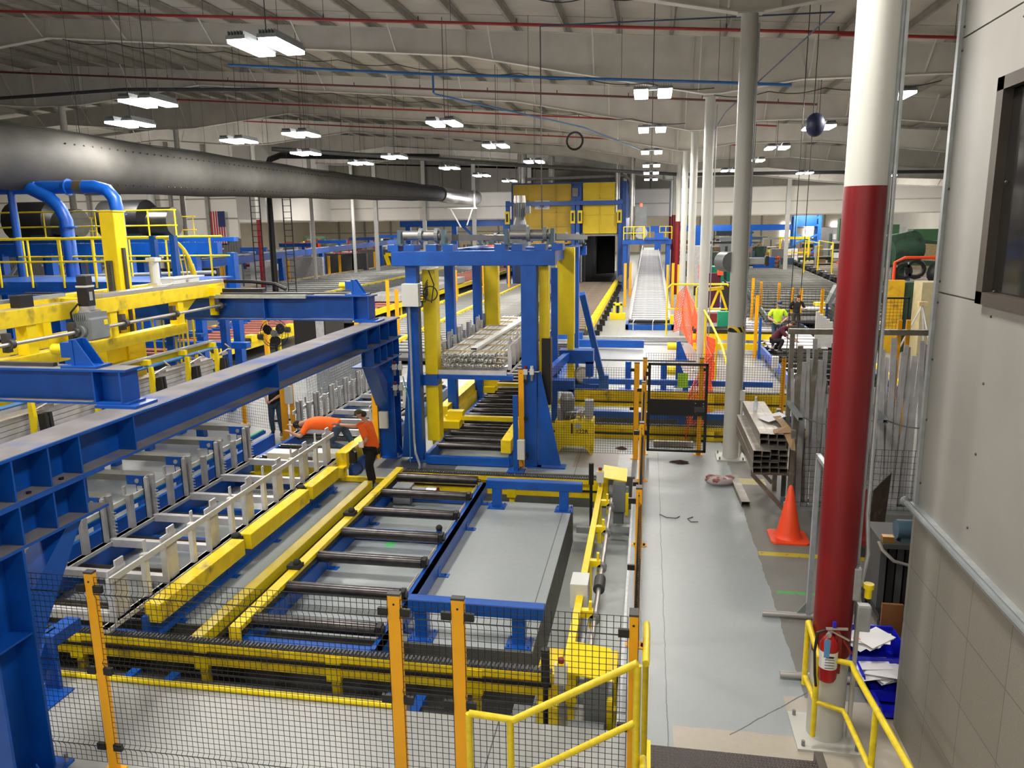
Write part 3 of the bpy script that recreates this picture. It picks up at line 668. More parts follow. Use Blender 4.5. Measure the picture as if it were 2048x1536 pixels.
# side strut going down right
m=MB(); m.beam((-1.85,21.9,3.45),(-1.28,22.8,.72),.17,.24,(0,1,0)); m.box(-1.4,22.65,.3,-1.12,22.9,.95); fin('slanted_strut',m,BLUE,t,bev=.01)
m=MB(); m.poly([(-2.36,16.5,2.2),(-2.3,16.5,2.2),(-1.85,16.5,0.05),(-2.36,16.5,.05)],(0,.03,0)); m.box(-2.4,16.4,0,-1.75,16.7,.03); fin('gusset_foot',m,BLUE,t)
m=MB(); m.poly([(-5.36,16.7,2.6),(-5.62,16.7,0.05),(-5.3,16.7,.05)],(0,.05,0)); fin('gusset_foot',m,BLUE,t)
# fork carriage arms
m=MB(); m.box(-5.25,16.85,1.75,-4.75,17.15,2.0); m.box(-4.8,16.9,1.9,-3.0,17.05,2.0); m.box(-4.8,24.6,1.9,-3.0,24.8,2.0); fin('fork_arm',m,BLUE,t)
m=MB(); m.beam((-2.4,17.3,1.85),(-2.05,20.5,1.95),.14,.22); m.box(-2.3,20.1,1.75,-1.4,20.55,2.1); m.box(-1.6,20.1,1.4,-1.4,20.55,1.8); fin('fork_arm',m,BLUE,t)
m=MB(); m.box(-2.38,18.4,1.35,-1.75,18.75,1.62); m.box(-1.9,18.4,1.0,-1.75,18.75,1.4); fin('fork_arm',m,BLUE,t)
m=MB(); m.box(-2.3,16.7,1.4,-2.1,17.0,2.9); fin('counterweight',m,BLK,t)
# drive shafts on top
def drum(x,y,z):
    d=fin('chain_drum',MB().tube((x-.42,y,z),(x+.42,y,z),.105,16),paint('worn_shaft_steel',(.34,.33,.32),.35,.7) if 'worn_shaft_steel' not in bpy.data.materials else bpy.data.materials['worn_shaft_steel'],t,smooth=True)
    for xx in (-.02,.34): fin('sprocket',MB().tube((x+xx-.04,y,z),(x+xx+.04,y,z),.16,18),GREYM,d)
    for s in (-1,1):
        m=MB(); xx=x+s*.5; m.poly([(xx-.04,y-.14,z-.2),(xx-.04,y+.14,z-.2),(xx-.04,y+.10,z+.12),(xx-.04,y-.10,z+.12)],(.08,0,0)); m.box(xx-.1,y-.18,z-.22,xx+.1,y+.18,z-.18); fin('bearing_stand',m,TEAL,d)
for (x,y) in ((-4.95,16.72),(-2.55,16.72)):
    m=MB(); 
    for s in (-.62,-.25,.25,.62): m.box(x+s-.12,16.5,4.82,x+s+.12,16.95,4.96)
    fin('drum_base',m,BLUE,t); drum(x,y,5.16)
for (x,y) in ((-4.9,24.9),(-3.7,24.9),(-2.6,24.9)): drum(x,y,4.98)
for x in (-5.0,-4.3,-2.7,-2.1):
    fin('push_rod',MB().beam((x,17.1,5.1),(x+.1,24.6,4.98),.16,.14),DGREY,t)
for x in (-4.6,-3.2): fin('drive_shaft',MB().tube((x,24.9,4.98),(x+1,24.9,4.98),.05,10),CHROME,t,smooth=True)
# big grey vertical motor
mt=thing('vertical_gear_motor','tall grey vertical geared motor on top of the blue lifting gantry','motor',(-3.7,22.4,4.74))
m=MB(); m.box(-3.98,22.15,4.78,-3.42,22.65,5.1); m.box(-3.95,22.2,5.1,-3.48,22.6,5.38); m.tube((-3.7,22.4,5.38),(-3.7,22.4,5.62),.2,14,.13); fin('gearbox',m,GREYM,mt,bev=.015)
m=MB(); m.tube((-3.7,22.4,5.6),(-3.7,22.4,6.0),.155,18); fin('motor_body',m,GREYM,mt,smooth=True)
for k in range(10):
    pass
m=MB()
for k in range(16):
    a=k*math.pi/8; m.beam((-3.7+.165*math.cos(a),22.4+.165*math.sin(a),5.62),(-3.7+.165*math.cos(a),22.4+.165*math.sin(a),5.98),.014,.03)
fin('cooling_fins',m,GREYM,mt); fin('fan_cowl',MB().tube((-3.7,22.4,6.0),(-3.7,22.4,6.2),.175,18,.16),CHROME,mt,smooth=True)
fin('terminal_box',MB().box(-3.52,22.2,5.7,-3.38,22.4,5.9),GREYM,mt)
# white cabinet and conduit on the front left leg
m=MB(); m.box(-5.36,16.35,3.62,-4.98,16.58,4.12); eb=single('electrical_box',m,BOXW,'small white electrical box high on the front left leg of the blue gantry','electrical box',bev=.008)
t2=thing('conduit_run','grey steel conduit running down the front left leg of the blue gantry','conduit',(-5.2,16.5,0))
fin('pipe_run',MB().pipe([(-5.25,16.5,3.6),(-5.25,16.5,.5),(-5.2,16.4,.25),(-5.05,16.2,.04),(-5.0,16.0,.02)],.028,8),GALV,t2,smooth=True)
m=MB()
for k in range(7): m.pipe([(-4.98,16.5,4.08-k*.06),(-4.86,16.45,4.08-k*.06),(-4.8,16.5,4.2-k*.05)],.012,5)
m.pipe([(-4.9,16.5,3.9),(-4.7,16.4,3.7),(-4.66,16.5,4.1),(-4.8,16.6,4.4)],.016,5); m.ring((-4.75,16.5,3.9),(0,1,0),.16,.014,16,5)
single('cable_bundle',m,BLK,'looped black cables beside the small white box on the gantry leg','cable')
# filter regulators
def frl(x,y,z,label):
    t=thing('air_regulator',label,'air regulator',(x,y,z-.25))
    for k in range(2):
        xx=x+k*.14; fin('regulator_body',MB().cb((xx,y,z),(.09,.09,.12)),BOXW,t); fin('knob',MB().tube((xx,y,z+.06),(xx,y,z+.13),.035,10),REDC if k==0 else BOXW,t)
        fin('filter_bowl',MB().tube((xx,y,z-.06),(xx,y,z-.2),.036,10,.03),GREYM,t)
    fin('pipe_run',MB().pipe([(x-.1,y,z),(x+.3,y,z)],.015,6),CHROME,t)
frl(-5.72,16.7,2.2,'upper small air regulator with red knob on the blue support post'); frl(-5.72,16.7,1.72,'lower small air regulator with red knob on the blue support post')
frl(-2.62,16.42,2.2,'air regulator with red knob on the front right leg of the gantry')
m=MB(); m.pipe([(-5.5,16.62,2.0),(-5.35,16.5,1.5),(-5.32,16.4,.8),(-5.3,16.3,.05)],.012,5); single('air_hose',m,paint('cyan_hose',(.08,.35,.55),.4),'thin light blue air hose down the blue post beside the gantry','hose')
# ---- conveyor below the gantry
t=thing('roller_conveyor','dense black roller conveyor running under the lifted rack','conveyor',(-3.9,16.4,0))
rollers(t,-4.72,-3.02,[16.72+.58*k for k in range(28)],.36,.085,STEELD)
m=MB(); m.box(-4.9,16.35,.02,-3.0,16.47,.2); fin('end_beam',m,BLUE,t)
for x in (-4.92,-2.98): fin('side_rail',MB().box(x-.05,16.4,.02,x+.05,33,.26),BLUE,t)
fin('guard_cover',MB().box(-3.2,16.4,.32,-2.97,18.3,.62),YDIRT,t,bev=.01)
for (ya,xa,xb) in ((18.35,-5.0,-3.0),(22.6,-4.95,-2.4)):
    m=MB(); m.box(xa,ya,.56,xb,ya+.14,.66); m.box(xa-.05,ya-.25,.40,xa+.42,ya+.3,.58); m.box(xa+.05,ya,.66,xa+.45,ya+.25,.78); fin('clamp_arm',m,YEL,t)
m=MB(); m.box(-5.25,18,.0,-5.05,26,.5); m.box(-5.35,19,.5,-5.1,26,.75); fin('side_channel',m,YDIRT,t)
for y in (20.6,22.3): fin('guard_cover',MB().box(-2.9,y,.35,-2.66,y+1.5,.62),YDIRT,t,bev=.01)
# ---- control box on the blue post beside the gantry
t=thing('sensor_post','slim blue post with a small white box on a foot plate beside the yellow guard','post',(-2.75,15.95,0))
fin('post',MB().box(-2.86,16.1,0,-2.76,16.2,1.72),BLUE,t); fin('foot_plate',MB().box(-3.0,15.98,0,-2.62,16.32,.02),BLUE,t); fin('box',MB().box(-2.76,16.02,.3,-2.6,16.16,.74),BOXW,t,bev=.006); fin('cable',MB().pipe([(-2.68,16.1,.3),(-2.62,16.05,.16),(-2.75,16.1,.06)],.01,5),BLK,t)
# ---- benches (blue beams on short posts)
def bench(name,x0,x1,y,label,xs,h=.56,w=.17,d=.17):
    t=thing('blue_bench_beam',label,'beam',((x0+x1)/2,y,0))
    fin('beam',MB().box(x0,y-w/2,h-d,x1,y+w/2,h),BLUE,t,bev=.012)
    for x in xs:
        m=MB(); m.box(x-.085,y-.07,.015,x+.085,y+.07,h-d); fin('post',m,BLUE,t); m=MB(); m.box(x-.17,y-.15,0,x+.17,y+.15,.018)
        for i in (-1,1):
            for j in (-1,1): m.tube((x+i*.13,y+j*.11,.018),(x+i*.13,y+j*.11,.045),.013,6)
        fin('foot_plate',m,BLUE,t)
bench('b',-3.0,-1.15,13.9,'blue beam on two short posts at the far side of the grey slab',(-2.8,-1.5))
bench('b',-3.02,-1.22,9.0,'blue beam on two short posts at the near side of the grey slab',(-2.85,-1.55))
bench('b',-2.35,3.7,19.75,'blue round-edged beam behind the yellow hydraulic power pack',(-1.9,.9,3.2),.58)
bench('b',-2.0,3.8,24.1,'blue beam across the aisle in the white floor beyond the gate',(-1.3,1.2,2.9),.58)
# ---- yellow transfer-chain beams in the trenches
def chainbeam(y,x0,x1,label,z1=.28,zb=-.1,vert=True,legz=-.75):
    t=thing('chain_transfer_beam',label,'beam',((x0+x1)/2,y,legz))
    m=MB(); m.box(x0,y-.06,z1-.09,x1,y+.06,z1); fin('top_rail',m,YDIRT,t); m=MB(); m.box(x0,y-.06,zb,x1,y+.06,zb+.1); fin('bottom_rail',m,YDIRT,t)
    m=MB(); m.box(x0,y+.02,zb+.1,x1,y+.05,z1-.09); fin('web',m,YDIRT,t)
    k=x0+.7
    while k<x1:
        fin('bracket',MB().box(k-.09,y-.075,zb-.06,k+.09,y+.075,z1-.02),YEL,t); 
        fin('leg',MB().box(k-.05,y-.02,legz,k+.05,y+.06,zb),YDIRT,t); k+=1.75
    m=MB(); m.box(x0,y-.05,z1,x1,y+.05,z1+.012)
    n=int((x1-x0)/.05)
    for i in range(n): m.box(x0+i*.05,y-.05,z1+.012,x0+i*.05+.028,y+.05,z1+.035)
    fin('roller_chain',m,DGREY,t)
    m=MB(); m.box(x0,y-.085,zb+.13,x1,y-.06,zb+.17); fin('cable_chain',m,BLK,t)
    return t
chainbeam(7.98,-9.6,-1.0,'yellow chain transfer beam in the front pit right behind the mesh fence',zb=.0)
chainbeam(14.95,-5.15,-.85,'yellow chain transfer beam in the far pit behind the grey slab')
chainbeam(19.25,-2.6,3.9,'lower yellow chain beam behind the hydraulic power pack',.34,-.02,legz=-.03)
chainbeam(21.9,-2.4,3.9,'yellow slotted chain beam across the aisle beyond the gate',.66,.20,legz=0)
# rubber-screw shaft and yellow kick pipe at front pit edge
t=thing('long_black_shaft','long dark round shaft lying in the front pit below the chain beam','shaft',(-4,7.6,-.75))
fin('shaft',MB().tube((-9.5,7.74,-.34),(-2.6,7.74,-.34),.20,18),DGREY,t,smooth=True)
for x in (-6.3,-5.75,-2.9,-2.55): fin('bearing_bracket',MB().box(x-.06,7.55,-.75,x+.06,7.9,-.12),BLUE,t)
fin('flange',MB().tube((-6.75,7.72,-.28),(-6.68,7.72,-.28),.17,18),GREYM,t,smooth=True); fin('motor',MB().tube((-2.5,7.72,-.3),(-1.9,7.72,-.3),.15,16),BLK,t,smooth=True)
m=MB(); m.pipe([(-9.5,7.44,.03),(-2.75,7.44,.03)],.035,8); single('yellow_edge_pipe',m,YEL,'yellow pipe rail along the front edge of the pit behind the fence','pipe')
m=MB(); m.box(-6.95,7.15,0,-6.75,7.2,.7); m.poly([(-6.9,7.2,.7),(-6.9,7.35,.7),(-6.9,7.0,.02),(-6.9,6.8,.02)],(.03,0,0)); m.box(-7.05,6.75,0,-6.6,7.2,.02); m.box(-6.95,7.2,.55,-6.75,7.6,.7)
single('blue_stop_bracket',m,BLUE,'blue gusseted bracket standing on the floor behind the left amber fence post','bracket')
# ---- cross shaft drive in the right-hand pit
t=thing('cross_shaft_drive','long steel line shaft with yellow carrier beam in the right-hand pit','shaft drive',(-.7,11,-.75))
fin('line_shaft',MB().tube((-.62,8.3,.12),(-.62,14.3,.12),.035,12),CHROME,t,smooth=True)
fin('carrier_beam',MB().box(-.90,8.0,.12,-.80,14.9,.26),YEL,t,bev=.006)
fin('carrier_beam',MB().box(-.78,8.3,-.2,-.74,10.4,-.1),GALV,t)
for y in (9.6,11.2,12.6,13.9):
    m=MB(); m.box(-.80,y-.05,.14,-.64,y+.05,.24); m.box(-.70,y-.03,-.02,-.66,y+.03,.36); fin('hanger_bracket',m,YEL,t); fin('flange',MB().tube((-.62,y-.05,.12),(-.62,y+.05,.12),.075,14),GREYM,t,smooth=True)
fin('coupling',MB().tube((-.62,10.45,.12),(-.62,10.8,.12),.085,14),DGREY,t,smooth=True)
for y in (8.6,11.6,14.2): fin('support_leg',MB().box(-.88,y-.04,-.75,-.8,y+.04,.12),YEL,t)
m=MB(); m.box(-.99,9.95,.05,-.74,10.35,.42); single('electrical_box',m,BOXW,'grey-white enclosure on the yellow beam above the line shaft in the pit','electrical box',bev=.008)
def drivehead(y,lb,flip=1):
    t=thing('drive_head',lb,'drive unit',(-.55,y,-.75))
    m=MB(); m.poly([(-.82,y-.25*flip,.42),(-.34,y-.25*flip,.36),(-.34,y+.25*flip,.46),(-.82,y+.25*flip,.52)],(0,0,.02)); fin('top_cover',m,YEL,t)
    m=MB(); m.box(-.84,y-.04,-.1,-.72,y+.3,.42); fin('side_plate',m,YEL,t)
    m=MB(); m.box(-.62,y-.2,-.3,-.36,y+.2,.3); m.tube((-.7,y,.05),(-.3,y,.05),.14,16); m.box(-.6,y-.15,-.75,-.4,y+.15,-.3); fin('gearbox',m,GREYM,t,bev=.015)
    m=MB(); m.box(-.36,y-.22,-.35,-.3,y+.22,.1); fin('guard_plate',m,YEL,t)
drivehead(14.9,'yellow-topped drive unit at the far right corner of the pit'); drivehead(8.0,'yellow-topped drive unit with big grey gearbox at the near right corner of the pit')
m=MB(); m.box(-.78,7.52,-.6,-.38,7.72,-.12); m.tube((-.58,7.52,-.34),(-.58,7.46,-.34),.13,18); m.tube((-.58,7.5,-.34),(-.58,7.45,-.34),.05,12); m.box(-.8,7.46,-.75,-.36,7.75,-.6)
single('worm_gearbox',m,GREYM,'big grey square gearbox with round bore at the near corner of the pit','gearbox',bev=.01)
for (y,lb) in ((14.55,'far'),(7.62,'near')):
    t=thing('emergency_stop_box','white stop box with red mushroom button at the %s end of the pit'%lb,'stop button',(-.85,y,.3))
    fin('box',MB().box(-.93,y,.35,-.79,y+.1,.58),BOXW,t,bev=.006); fin('yellow_collar',MB().tube((-.86,y+.05,.58),(-.86,y+.05,.6),.05,12),YEL,t); fin('push_button',MB().tube((-.86,y+.05,.6),(-.86,y+.05,.65),.035,12),REDC,t)
    fin('post',MB().box(-.88,y+.02,-.05,-.84,y+.06,.35),GREYM,t)
    single('black_spring_post',MB().tube((-1.04,y+.1,-.75),(-1.04,y+.1,.28),.03,8).tube((-1.04,y+.1,.28),(-1.04,y+.1,.72),.05,12),BLK,'black round rubber post beside the white stop box at the %s end of the pit'%lb,'bumper',smooth=True)
for k,(x0,x1,y0,y1) in enumerate(((-1.26,-.98,8.55,9.15),(-.62,-.28,8.6,9.2))):
    m=MB(); m.box(x0,y0,-.5,x1,y1,-.1); m.box(x0,y0-.1,-.75,x1,y0+.1,-.5); single('yellow_cover_box',m,YDIRT,'yellow sheet cover %s of the line shaft at the near end of the pit'%('left','right')[k],'cover',bev=.01)
# ---- hydraulic power pack
t=thing('hydraulic_power_pack','yellow hydraulic tank marked 122R with a big vertical electric motor on top','power pack',(-1.68,17.9,0))
m=MB(); m.box(-2.12,17.65,.18,-1.22,18.25,.80); fin('tank',m,YDIRT,t,bev=.01)
m=MB(); 
for x in (-2.12,-1.26):
    s=1 if x<-2 else -1; xx=-2.12 if s>0 else -1.22
    m.poly([(xx,17.65,.18),(xx+s*.2,17.65,.18),(xx+s*.06,17.65,0),(xx,17.65,0)],(0,.6,0))
fin('skid',m,YDIRT,t)
m=MB(); m.tube((-1.86,17.95,.86),(-1.86,17.95,1.28),.17,20); fin('motor_body',m,GREYM,t,smooth=True); m=MB(); m.tube((-1.86,17.95,1.28),(-1.86,17.95,1.42),.18,20,.12); fin('fan_cowl',m,ALUD,t,smooth=True)
fin('base_flange',MB().tube((-1.86,17.95,.80),(-1.86,17.95,.88),.21,16),DGREY,t); fin('filter_can',MB().tube((-2.0,17.75,.8),(-2.0,17.75,1.05),.08,12),GREYM,t,smooth=True)
fin('terminal_box',MB().box(-1.42,17.7,.92,-1.22,17.9,1.3),GALV,t,bev=.006)
m=MB(); 
random.seed(3)
for k in range(14): m.cb((-1.6+.45*random.random()*.8,17.8+.3*random.random(),.86+.1*random.random()),(.09,.08,.1))
for k in range(4): m.pipe([(-1.9+.12*k,17.75,.82),(-1.85+.12*k,17.7,1.0),(-1.6+.08*k,17.75,1.02),(-1.5+.05*k,17.8,.85)],.014,6)
fin('valves',m,CHROME,t)
fin('sight_glass',MB().box(-1.74,17.635,.5,-1.70,17.65,.74),BLK,t); fin('plate',MB().box(-1.64,17.64,.62,-1.5,17.65,.74),ALUD,t)
def text(s,loc,size,rot,mat,parent=None,name='lettering',ext=.004):
    cu=bpy.data.curves.new('t','FONT'); cu.body=s; cu.size=size; cu.extrude=ext; cu.align_x='CENTER'; cu.align_y='CENTER'
    o=bpy.data.objects.new('t',cu); COL.objects.link(o); o.rotation_euler=rot; o.location=loc
    dg=bpy.context.evaluated_depsgraph_get(); dg.update(); me=bpy.data.meshes.new_from_object(o.evaluated_get(dg)); mw=Matrix.Translation(loc)@__import__('mathutils').Euler(rot).to_matrix().to_4x4()
    bpy.data.objects.remove(o); off=Vector(parent['_o']) if parent is not None else Vector((0,0,0))
    me.transform(Matrix.Translation(-off)@mw); me.materials.clear(); me.materials.append(mat); p=bpy.data.objects.new(name,me); COL.objects.link(p); p.parent=parent; return p
text('122R',(-1.48,17.64,.55),.14,(math.pi/2,0,0),BLK,t)
# ---- pump behind fence
t=thing('fan_pump','grey electric motor with a yellow belt guard standing behind the strut','motor',(-1.9,24.5,0))
fin('base',MB().box(-2.5,24.2,0,-1.4,25.0,.35),BLUE,t); m=MB(); m.tube((-2.0,24.1,.68),(-2.0,24.9,.68),.26,18); fin('motor_body',m,GREYM,t,smooth=True)
fin('end_bell',MB().tube((-2.0,24.02,.68),(-2.0,24.1,.68),.2,16),ALUD,t,smooth=True); fin('belt_guard',MB().box(-2.5,24.2,.45,-2.28,24.9,1.25),YEL,t,bev=.02); fin('lifting_frame',MB().pipe([(-2.3,24.3,.4),(-2.3,24.3,1.2),(-1.6,24.3,1.2),(-1.6,24.3,.4)],.02,6),GREYM,t)
for k,x in enumerate((-.6,.55)):
    t=thing('blue_stub_post','short blue round post on a foot plate beyond the aisle beam, %s'%('left of the gate','seen through the gate')[k],'post',(x,25.2,0))
    fin('post',MB().tube((x,25.2,0),(x,25.2,.95),.1,12),BLUE,t,smooth=True); fin('foot_plate',MB().box(x-.3,25,0,x+.3,25.4,.03),BLUE,t)
# floor rail & long blue beam beyond
m=MB(); m.box(-3.3,33.6,.1,-.15,33.85,.42); single('blue_long_beam',m,BLUE,'long blue beam lying across the floor in front of the silver rack conveyor','beam')
m=MB(); m.box(-3.4,36.2,.05,1.9,36.5,.22); m.box(-3.4,35.2,.0,1.6,35.3,.06); single('cross_track',m,GALV,'grey steel cross track running to the column pedestal','track')
m=MB(); m.box(-3.3,30.8,0,1.9,30.9,.05); single('floor_rail',m,DGREY,'thin dark floor rail across the white floor','rail')
for k,(x,y,lb) in enumerate(((1.15,31.3,'yellow rubber buffer on a blue bracket on the white floor beyond the gate'),(.95,25.9,'yellow rubber buffer on a blue bracket seen through the gate'))):
    t=thing('buffer_stop',lb,'buffer',(x,y,0)); m=MB(); m.poly([(x,y,0),(x+.45,y,0),(x+.15,y,.75),(x,y,.75)],(0,.05,0)); m.box(x-.05,y-.15,0,x+.5,y+.2,.03); m.box(x,y-.12,.35,x+.05,y+.17,.75); fin('bracket',m,BLUE,t); fin('rubber_buffer',MB().tube((x-.35,y,.55),(x,y,.55),.15,14),YEL,t,smooth=True)
t=thing('yellow_rail_beam','low yellow rail beam on the floor behind the bent-over and standing workers','beam',(-7,14.95,0)); fin('rail',MB().box(-9,14.9,.02,-5.35,15.0,.12),YDIRT,t)
# ================================================================ foreground blue girder and support columns
t=thing('blue_runway_girder','big dusty blue runway girder rising across the left foreground on two posts','girder',(-6.05,5,0))
GX=-6.05
m=MB(); m.box(GX-.25,3,3.235,GX+.25,17.5,3.262); m.box(GX-.25,3,2.80,GX+.25,17.5,2.825); m.box(GX-.012,3,2.825,GX+.012,17.5,3.235); fin('main_beam',m,BLUE,t)
fin('dusty_top_face',MB().box(GX-.235,3,3.262,GX+.235,17.45,3.266),DUSTB,t,label='grey dust on the top flange')
fin('dusty_ledge',MB().box(GX+.015,3,2.825,GX+.238,17.45,2.829),DUSTB,t)
for y in (5.55,5.97,6.42,6.85,7.73,11.3,15.3,16.1,16.7,17.3):
    m=MB(); m.box(GX+.012,y-.01,2.826,GX+.235,y+.01,3.235); m.box(GX-.235,y-.01,2.826,GX-.012,y+.01,3.235); fin('stiffener',m,BLUE,t)
for y in (5.75,6.2,6.63): fin('bolt',MB().tube((GX+.16,y,2.829),(GX+.16,y,2.85),.025,6),BLK,t)
def saddle(ya,yb,ypost,dy,lab):
    t=thing('blue_support_post',lab,'post',(GX,ypost,0))
    m=MB(); m.box(GX-.25,ya,2.775,GX+.25,yb,2.80); m.box(GX-.25,ya,2.36,GX+.25,yb,2.385); m.box(GX-.012,ya,2.385,GX+.012,yb,2.775); fin('haunch_beam',m,BLUE,t)
    fin('dusty_ledge',MB().box(GX+.015,ya,2.385,GX+.238,yb,2.389),DUSTB,t)
    k=ya+.1
    while k<yb: fin('stiffener',MB().box(GX+.012,k-.01,2.386,GX+.235,k+.01,2.775),BLUE,t); k+=.43
    y0=ypost; m=MB(); m.box(GX-.25,y0-.24,.03,GX+.25,y0-.21,2.36); m.box(GX-.25,y0+.21,.03,GX+.25,y0+.24,2.36); m.box(GX-.012,y0-.21,.03,GX+.012,y0+.21,2.36); m.box(GX-.24,y0-.21,1.5,GX+.24,y0+.21,1.52); fin('post',m,BLUE,t)
    m=MB(); m.box(GX-.36,y0-.36,0,GX+.36,y0+.36,.03); m.poly([(GX+.25,y0,.03),(GX+.36,y0,.03),(GX+.25,y0,.22)],(0,.015,0)); fin('base_plate',m,BLUE,t)
    for i in (-1,1):
        for j in (-1,1): fin('anchor_bolt',MB().tube((GX+i*.31,y0+j*.31,.03),(GX+i*.31,y0+j*.31,.12),.02,6),GREYM,t)
    s=dy; m=MB(); m.poly([(GX-.15,y0+s*.24,1.1),(GX-.15,y0+s*.24,1.75),(GX-.15,y0+s*.95,2.36),(GX-.15,y0+s*1.15,2.36)],(.30,0,0)); fin('knee_brace',m,BLUE,t)
    return t
saddle(4.6,7.15,5.72,1,'thick blue support post with knee brace at the near left corner')
saddle(15.55,17.5,17.05,-1,'blue support post with knee brace behind the standing worker in orange')
# crossbeams on the girder
def xbeam(y0,w,z0,z1,xr,xl,label,ybr):
    t=thing('blue_cross_beam',label,'beam',(xr,y0,z0))
    yc=y0+w/2
    m=MB(); m.box(xl,y0,z1-.025,xr-.0,y0+w,z1); m.box(xl,y0,z0,xr,y0+w,z0+.025); m.box(xl,yc-.01,z0,xr-.08,yc+.01,z1); m.box(xr-.1,y0,z0+.02,xr-.075,y0+w,z1-.02); fin('main_beam',m,BLUE,t)
    for x in (xr-.45,xr-2.6,xr-4.8): fin('stiffener',MB().box(x-.01,y0+.01,z0+.025,x+.01,yc,z1-.025),BLUE,t)
    fin('dusty_top_face',MB().box(xl,y0+.01,z1,xr-.01,y0+w-.01,z1+.004),DUSTB,t); fin('dusty_ledge',MB().box(xl,y0+.01,z0+.025,xr-.5,yc-.015,z0+.029),DUSTB,t)
    fin('clamp_plate',MB().box(xr-.42,y0-.05,z0-.035,xr+.12,y0+w+.05,z0),BLUE,t)
    fin('running_rail',MB().box(xl,yc-.04,z1+.004,xr-(1.05 if y0<10 else 1.45),yc+.03,z1+.05),DGREY,t)
    s=thing('end_stop','blue gusseted end stop with yellow rubber buffer on %s'%('the near cross beam' if y0<10 else 'the far cross beam'),'end stop',(ybr,yc,z1+.004))
    x=ybr; zz=z1+.004
    m=MB(); m.box(x-.14,y0+.02,zz,x+.34,y0+w-.02,zz+.03); m.box(x-.02,yc-.1,zz+.03,x+.02,yc+.1,zz+.34); m.poly([(x+.02,yc-.09,zz+.03),(x+.27,yc-.09,zz+.03),(x+.06,yc-.09,zz+.34),(x+.02,yc-.09,zz+.34)],(0,.015,0)); m.poly([(x+.02,yc+.08,zz+.03),(x+.27,yc+.08,zz+.03),(x+.06,yc+.08,zz+.34),(x+.02,yc+.08,zz+.34)],(0,.015,0)); m.box(x-.17,yc-.07,zz+.12,x-.02,yc+.07,zz+.30); fin('bracket',m,BLUE,s)
    fin('rubber_buffer',MB().tube((x-.32,yc,zz+.21),(x-.17,yc,zz+.21),.065,14),YEL,s,smooth=True)
    return t
xbeam(7.95,.32,3.30,3.72,-6.02,-15,'near blue cross beam with dusty top, resting on the girder at left',-6.75)
xb=xbeam(16.35,.40,3.30,3.86,-6.06,-15,'far blue cross beam with steel rail, resting on the far end of the girder',-6.55)
m=MB(); m.box(-14,16.3,3.80,-7.6,16.36,3.88); single('steel_edge_angle',m,GALV,'bright steel angle along the front edge of the far cross beam','angle')
# drag chain on the far cross beam
t=thing('cable_drag_chain','black cable drag chain lying on the far blue cross beam','drag chain',(-9,16.8,3.9))
m=MB(); m.box(-10,16.82,3.88,-8.9,16.95,3.98); m.pipe([(-9.9,16.9,4.15),(-9.2,16.9,4.14),(-8.6,16.9,4.08),(-8.35,16.9,3.96)],.045,6); fin('chain',m,BLK,t); fin('tray',MB().box(-14,16.8,3.86,-6.7,17.0,3.89),DGREY,t)
# ---- yellow travelling bridge
t=thing('yellow_travelling_bridge','yellow double-beam travelling bridge spanning between the two blue cross beams','crane bridge',(-10.5,8,3.1))
YX=-10.05
for x0 in (YX-.14,YX-1.6):
    fin('upper_beam',MB().box(x0,7.9,3.84,x0+.26,16.95,4.12),YDIRT,t,bev=.01); fin('lower_beam',MB().box(x0,8.0,3.14,x0+.26,15.3,3.36),YDIRT,t,bev=.01)
    for y in (8.3,10.9,12.9,15.05): fin('vertical_strut',MB().box(x0+.02,y,3.36,x0+.24,y+.2,3.84),YEL,t)
fin('dusty_top_face',MB().box(YX-.12,7.9,4.12,YX+.11,12.7,4.124),paint('dusty_beige_top',(.42,.36,.22),.8,var=.2),t)
fin('knee_plate',MB().poly([(YX,15.25,3.84),(YX,15.9,3.84),(YX,15.25,3.45)],(.02,0,0)),YEL,t)
for y in (8.0,16.35): fin('end_carriage',MB().box(YX-1.9,y-.1,3.86,YX+.25,y+.25,4.05),YEL,t); fin('end_plate',MB().box(YX+.02,y+.05,3.4,YX+.2,y+.12,4.1),YEL,t)
for y in (10.2,13.4): m=MB(); m.box(YX-1.6,y,3.9,YX,y+.2,4.05); fin('tie_beam',m,YDIRT,t)
fin('linear_rail',MB().box(YX-.16,12.75,4.125,YX+.10,16.95,4.20),CHROME,t,bev=.004); fin('cable_tray_cover',MB().box(YX-.2,8,4.2,YX-.3,12.2,4.26),GALV,t)
# line shaft
t=thing('bridge_line_shaft','steel line shaft running along the side of the yellow bridge','shaft',(-9.72,9,3.5))
fin('shaft',MB().tube((-9.72,8,3.63),(-9.72,16.55,3.63),.032,12),CHROME,t,smooth=True)
for y in (8.6,10.3,11.7,13.0,14.6,16.35):
    m=MB(); m.tube((-9.72,y-.04,3.63),(-9.72,y+.04,3.63),.075,14); m.box(-9.84,y-.05,3.5,-9.74,y+.05,3.8); fin('bearing',m,DGREY,t,smooth=True)
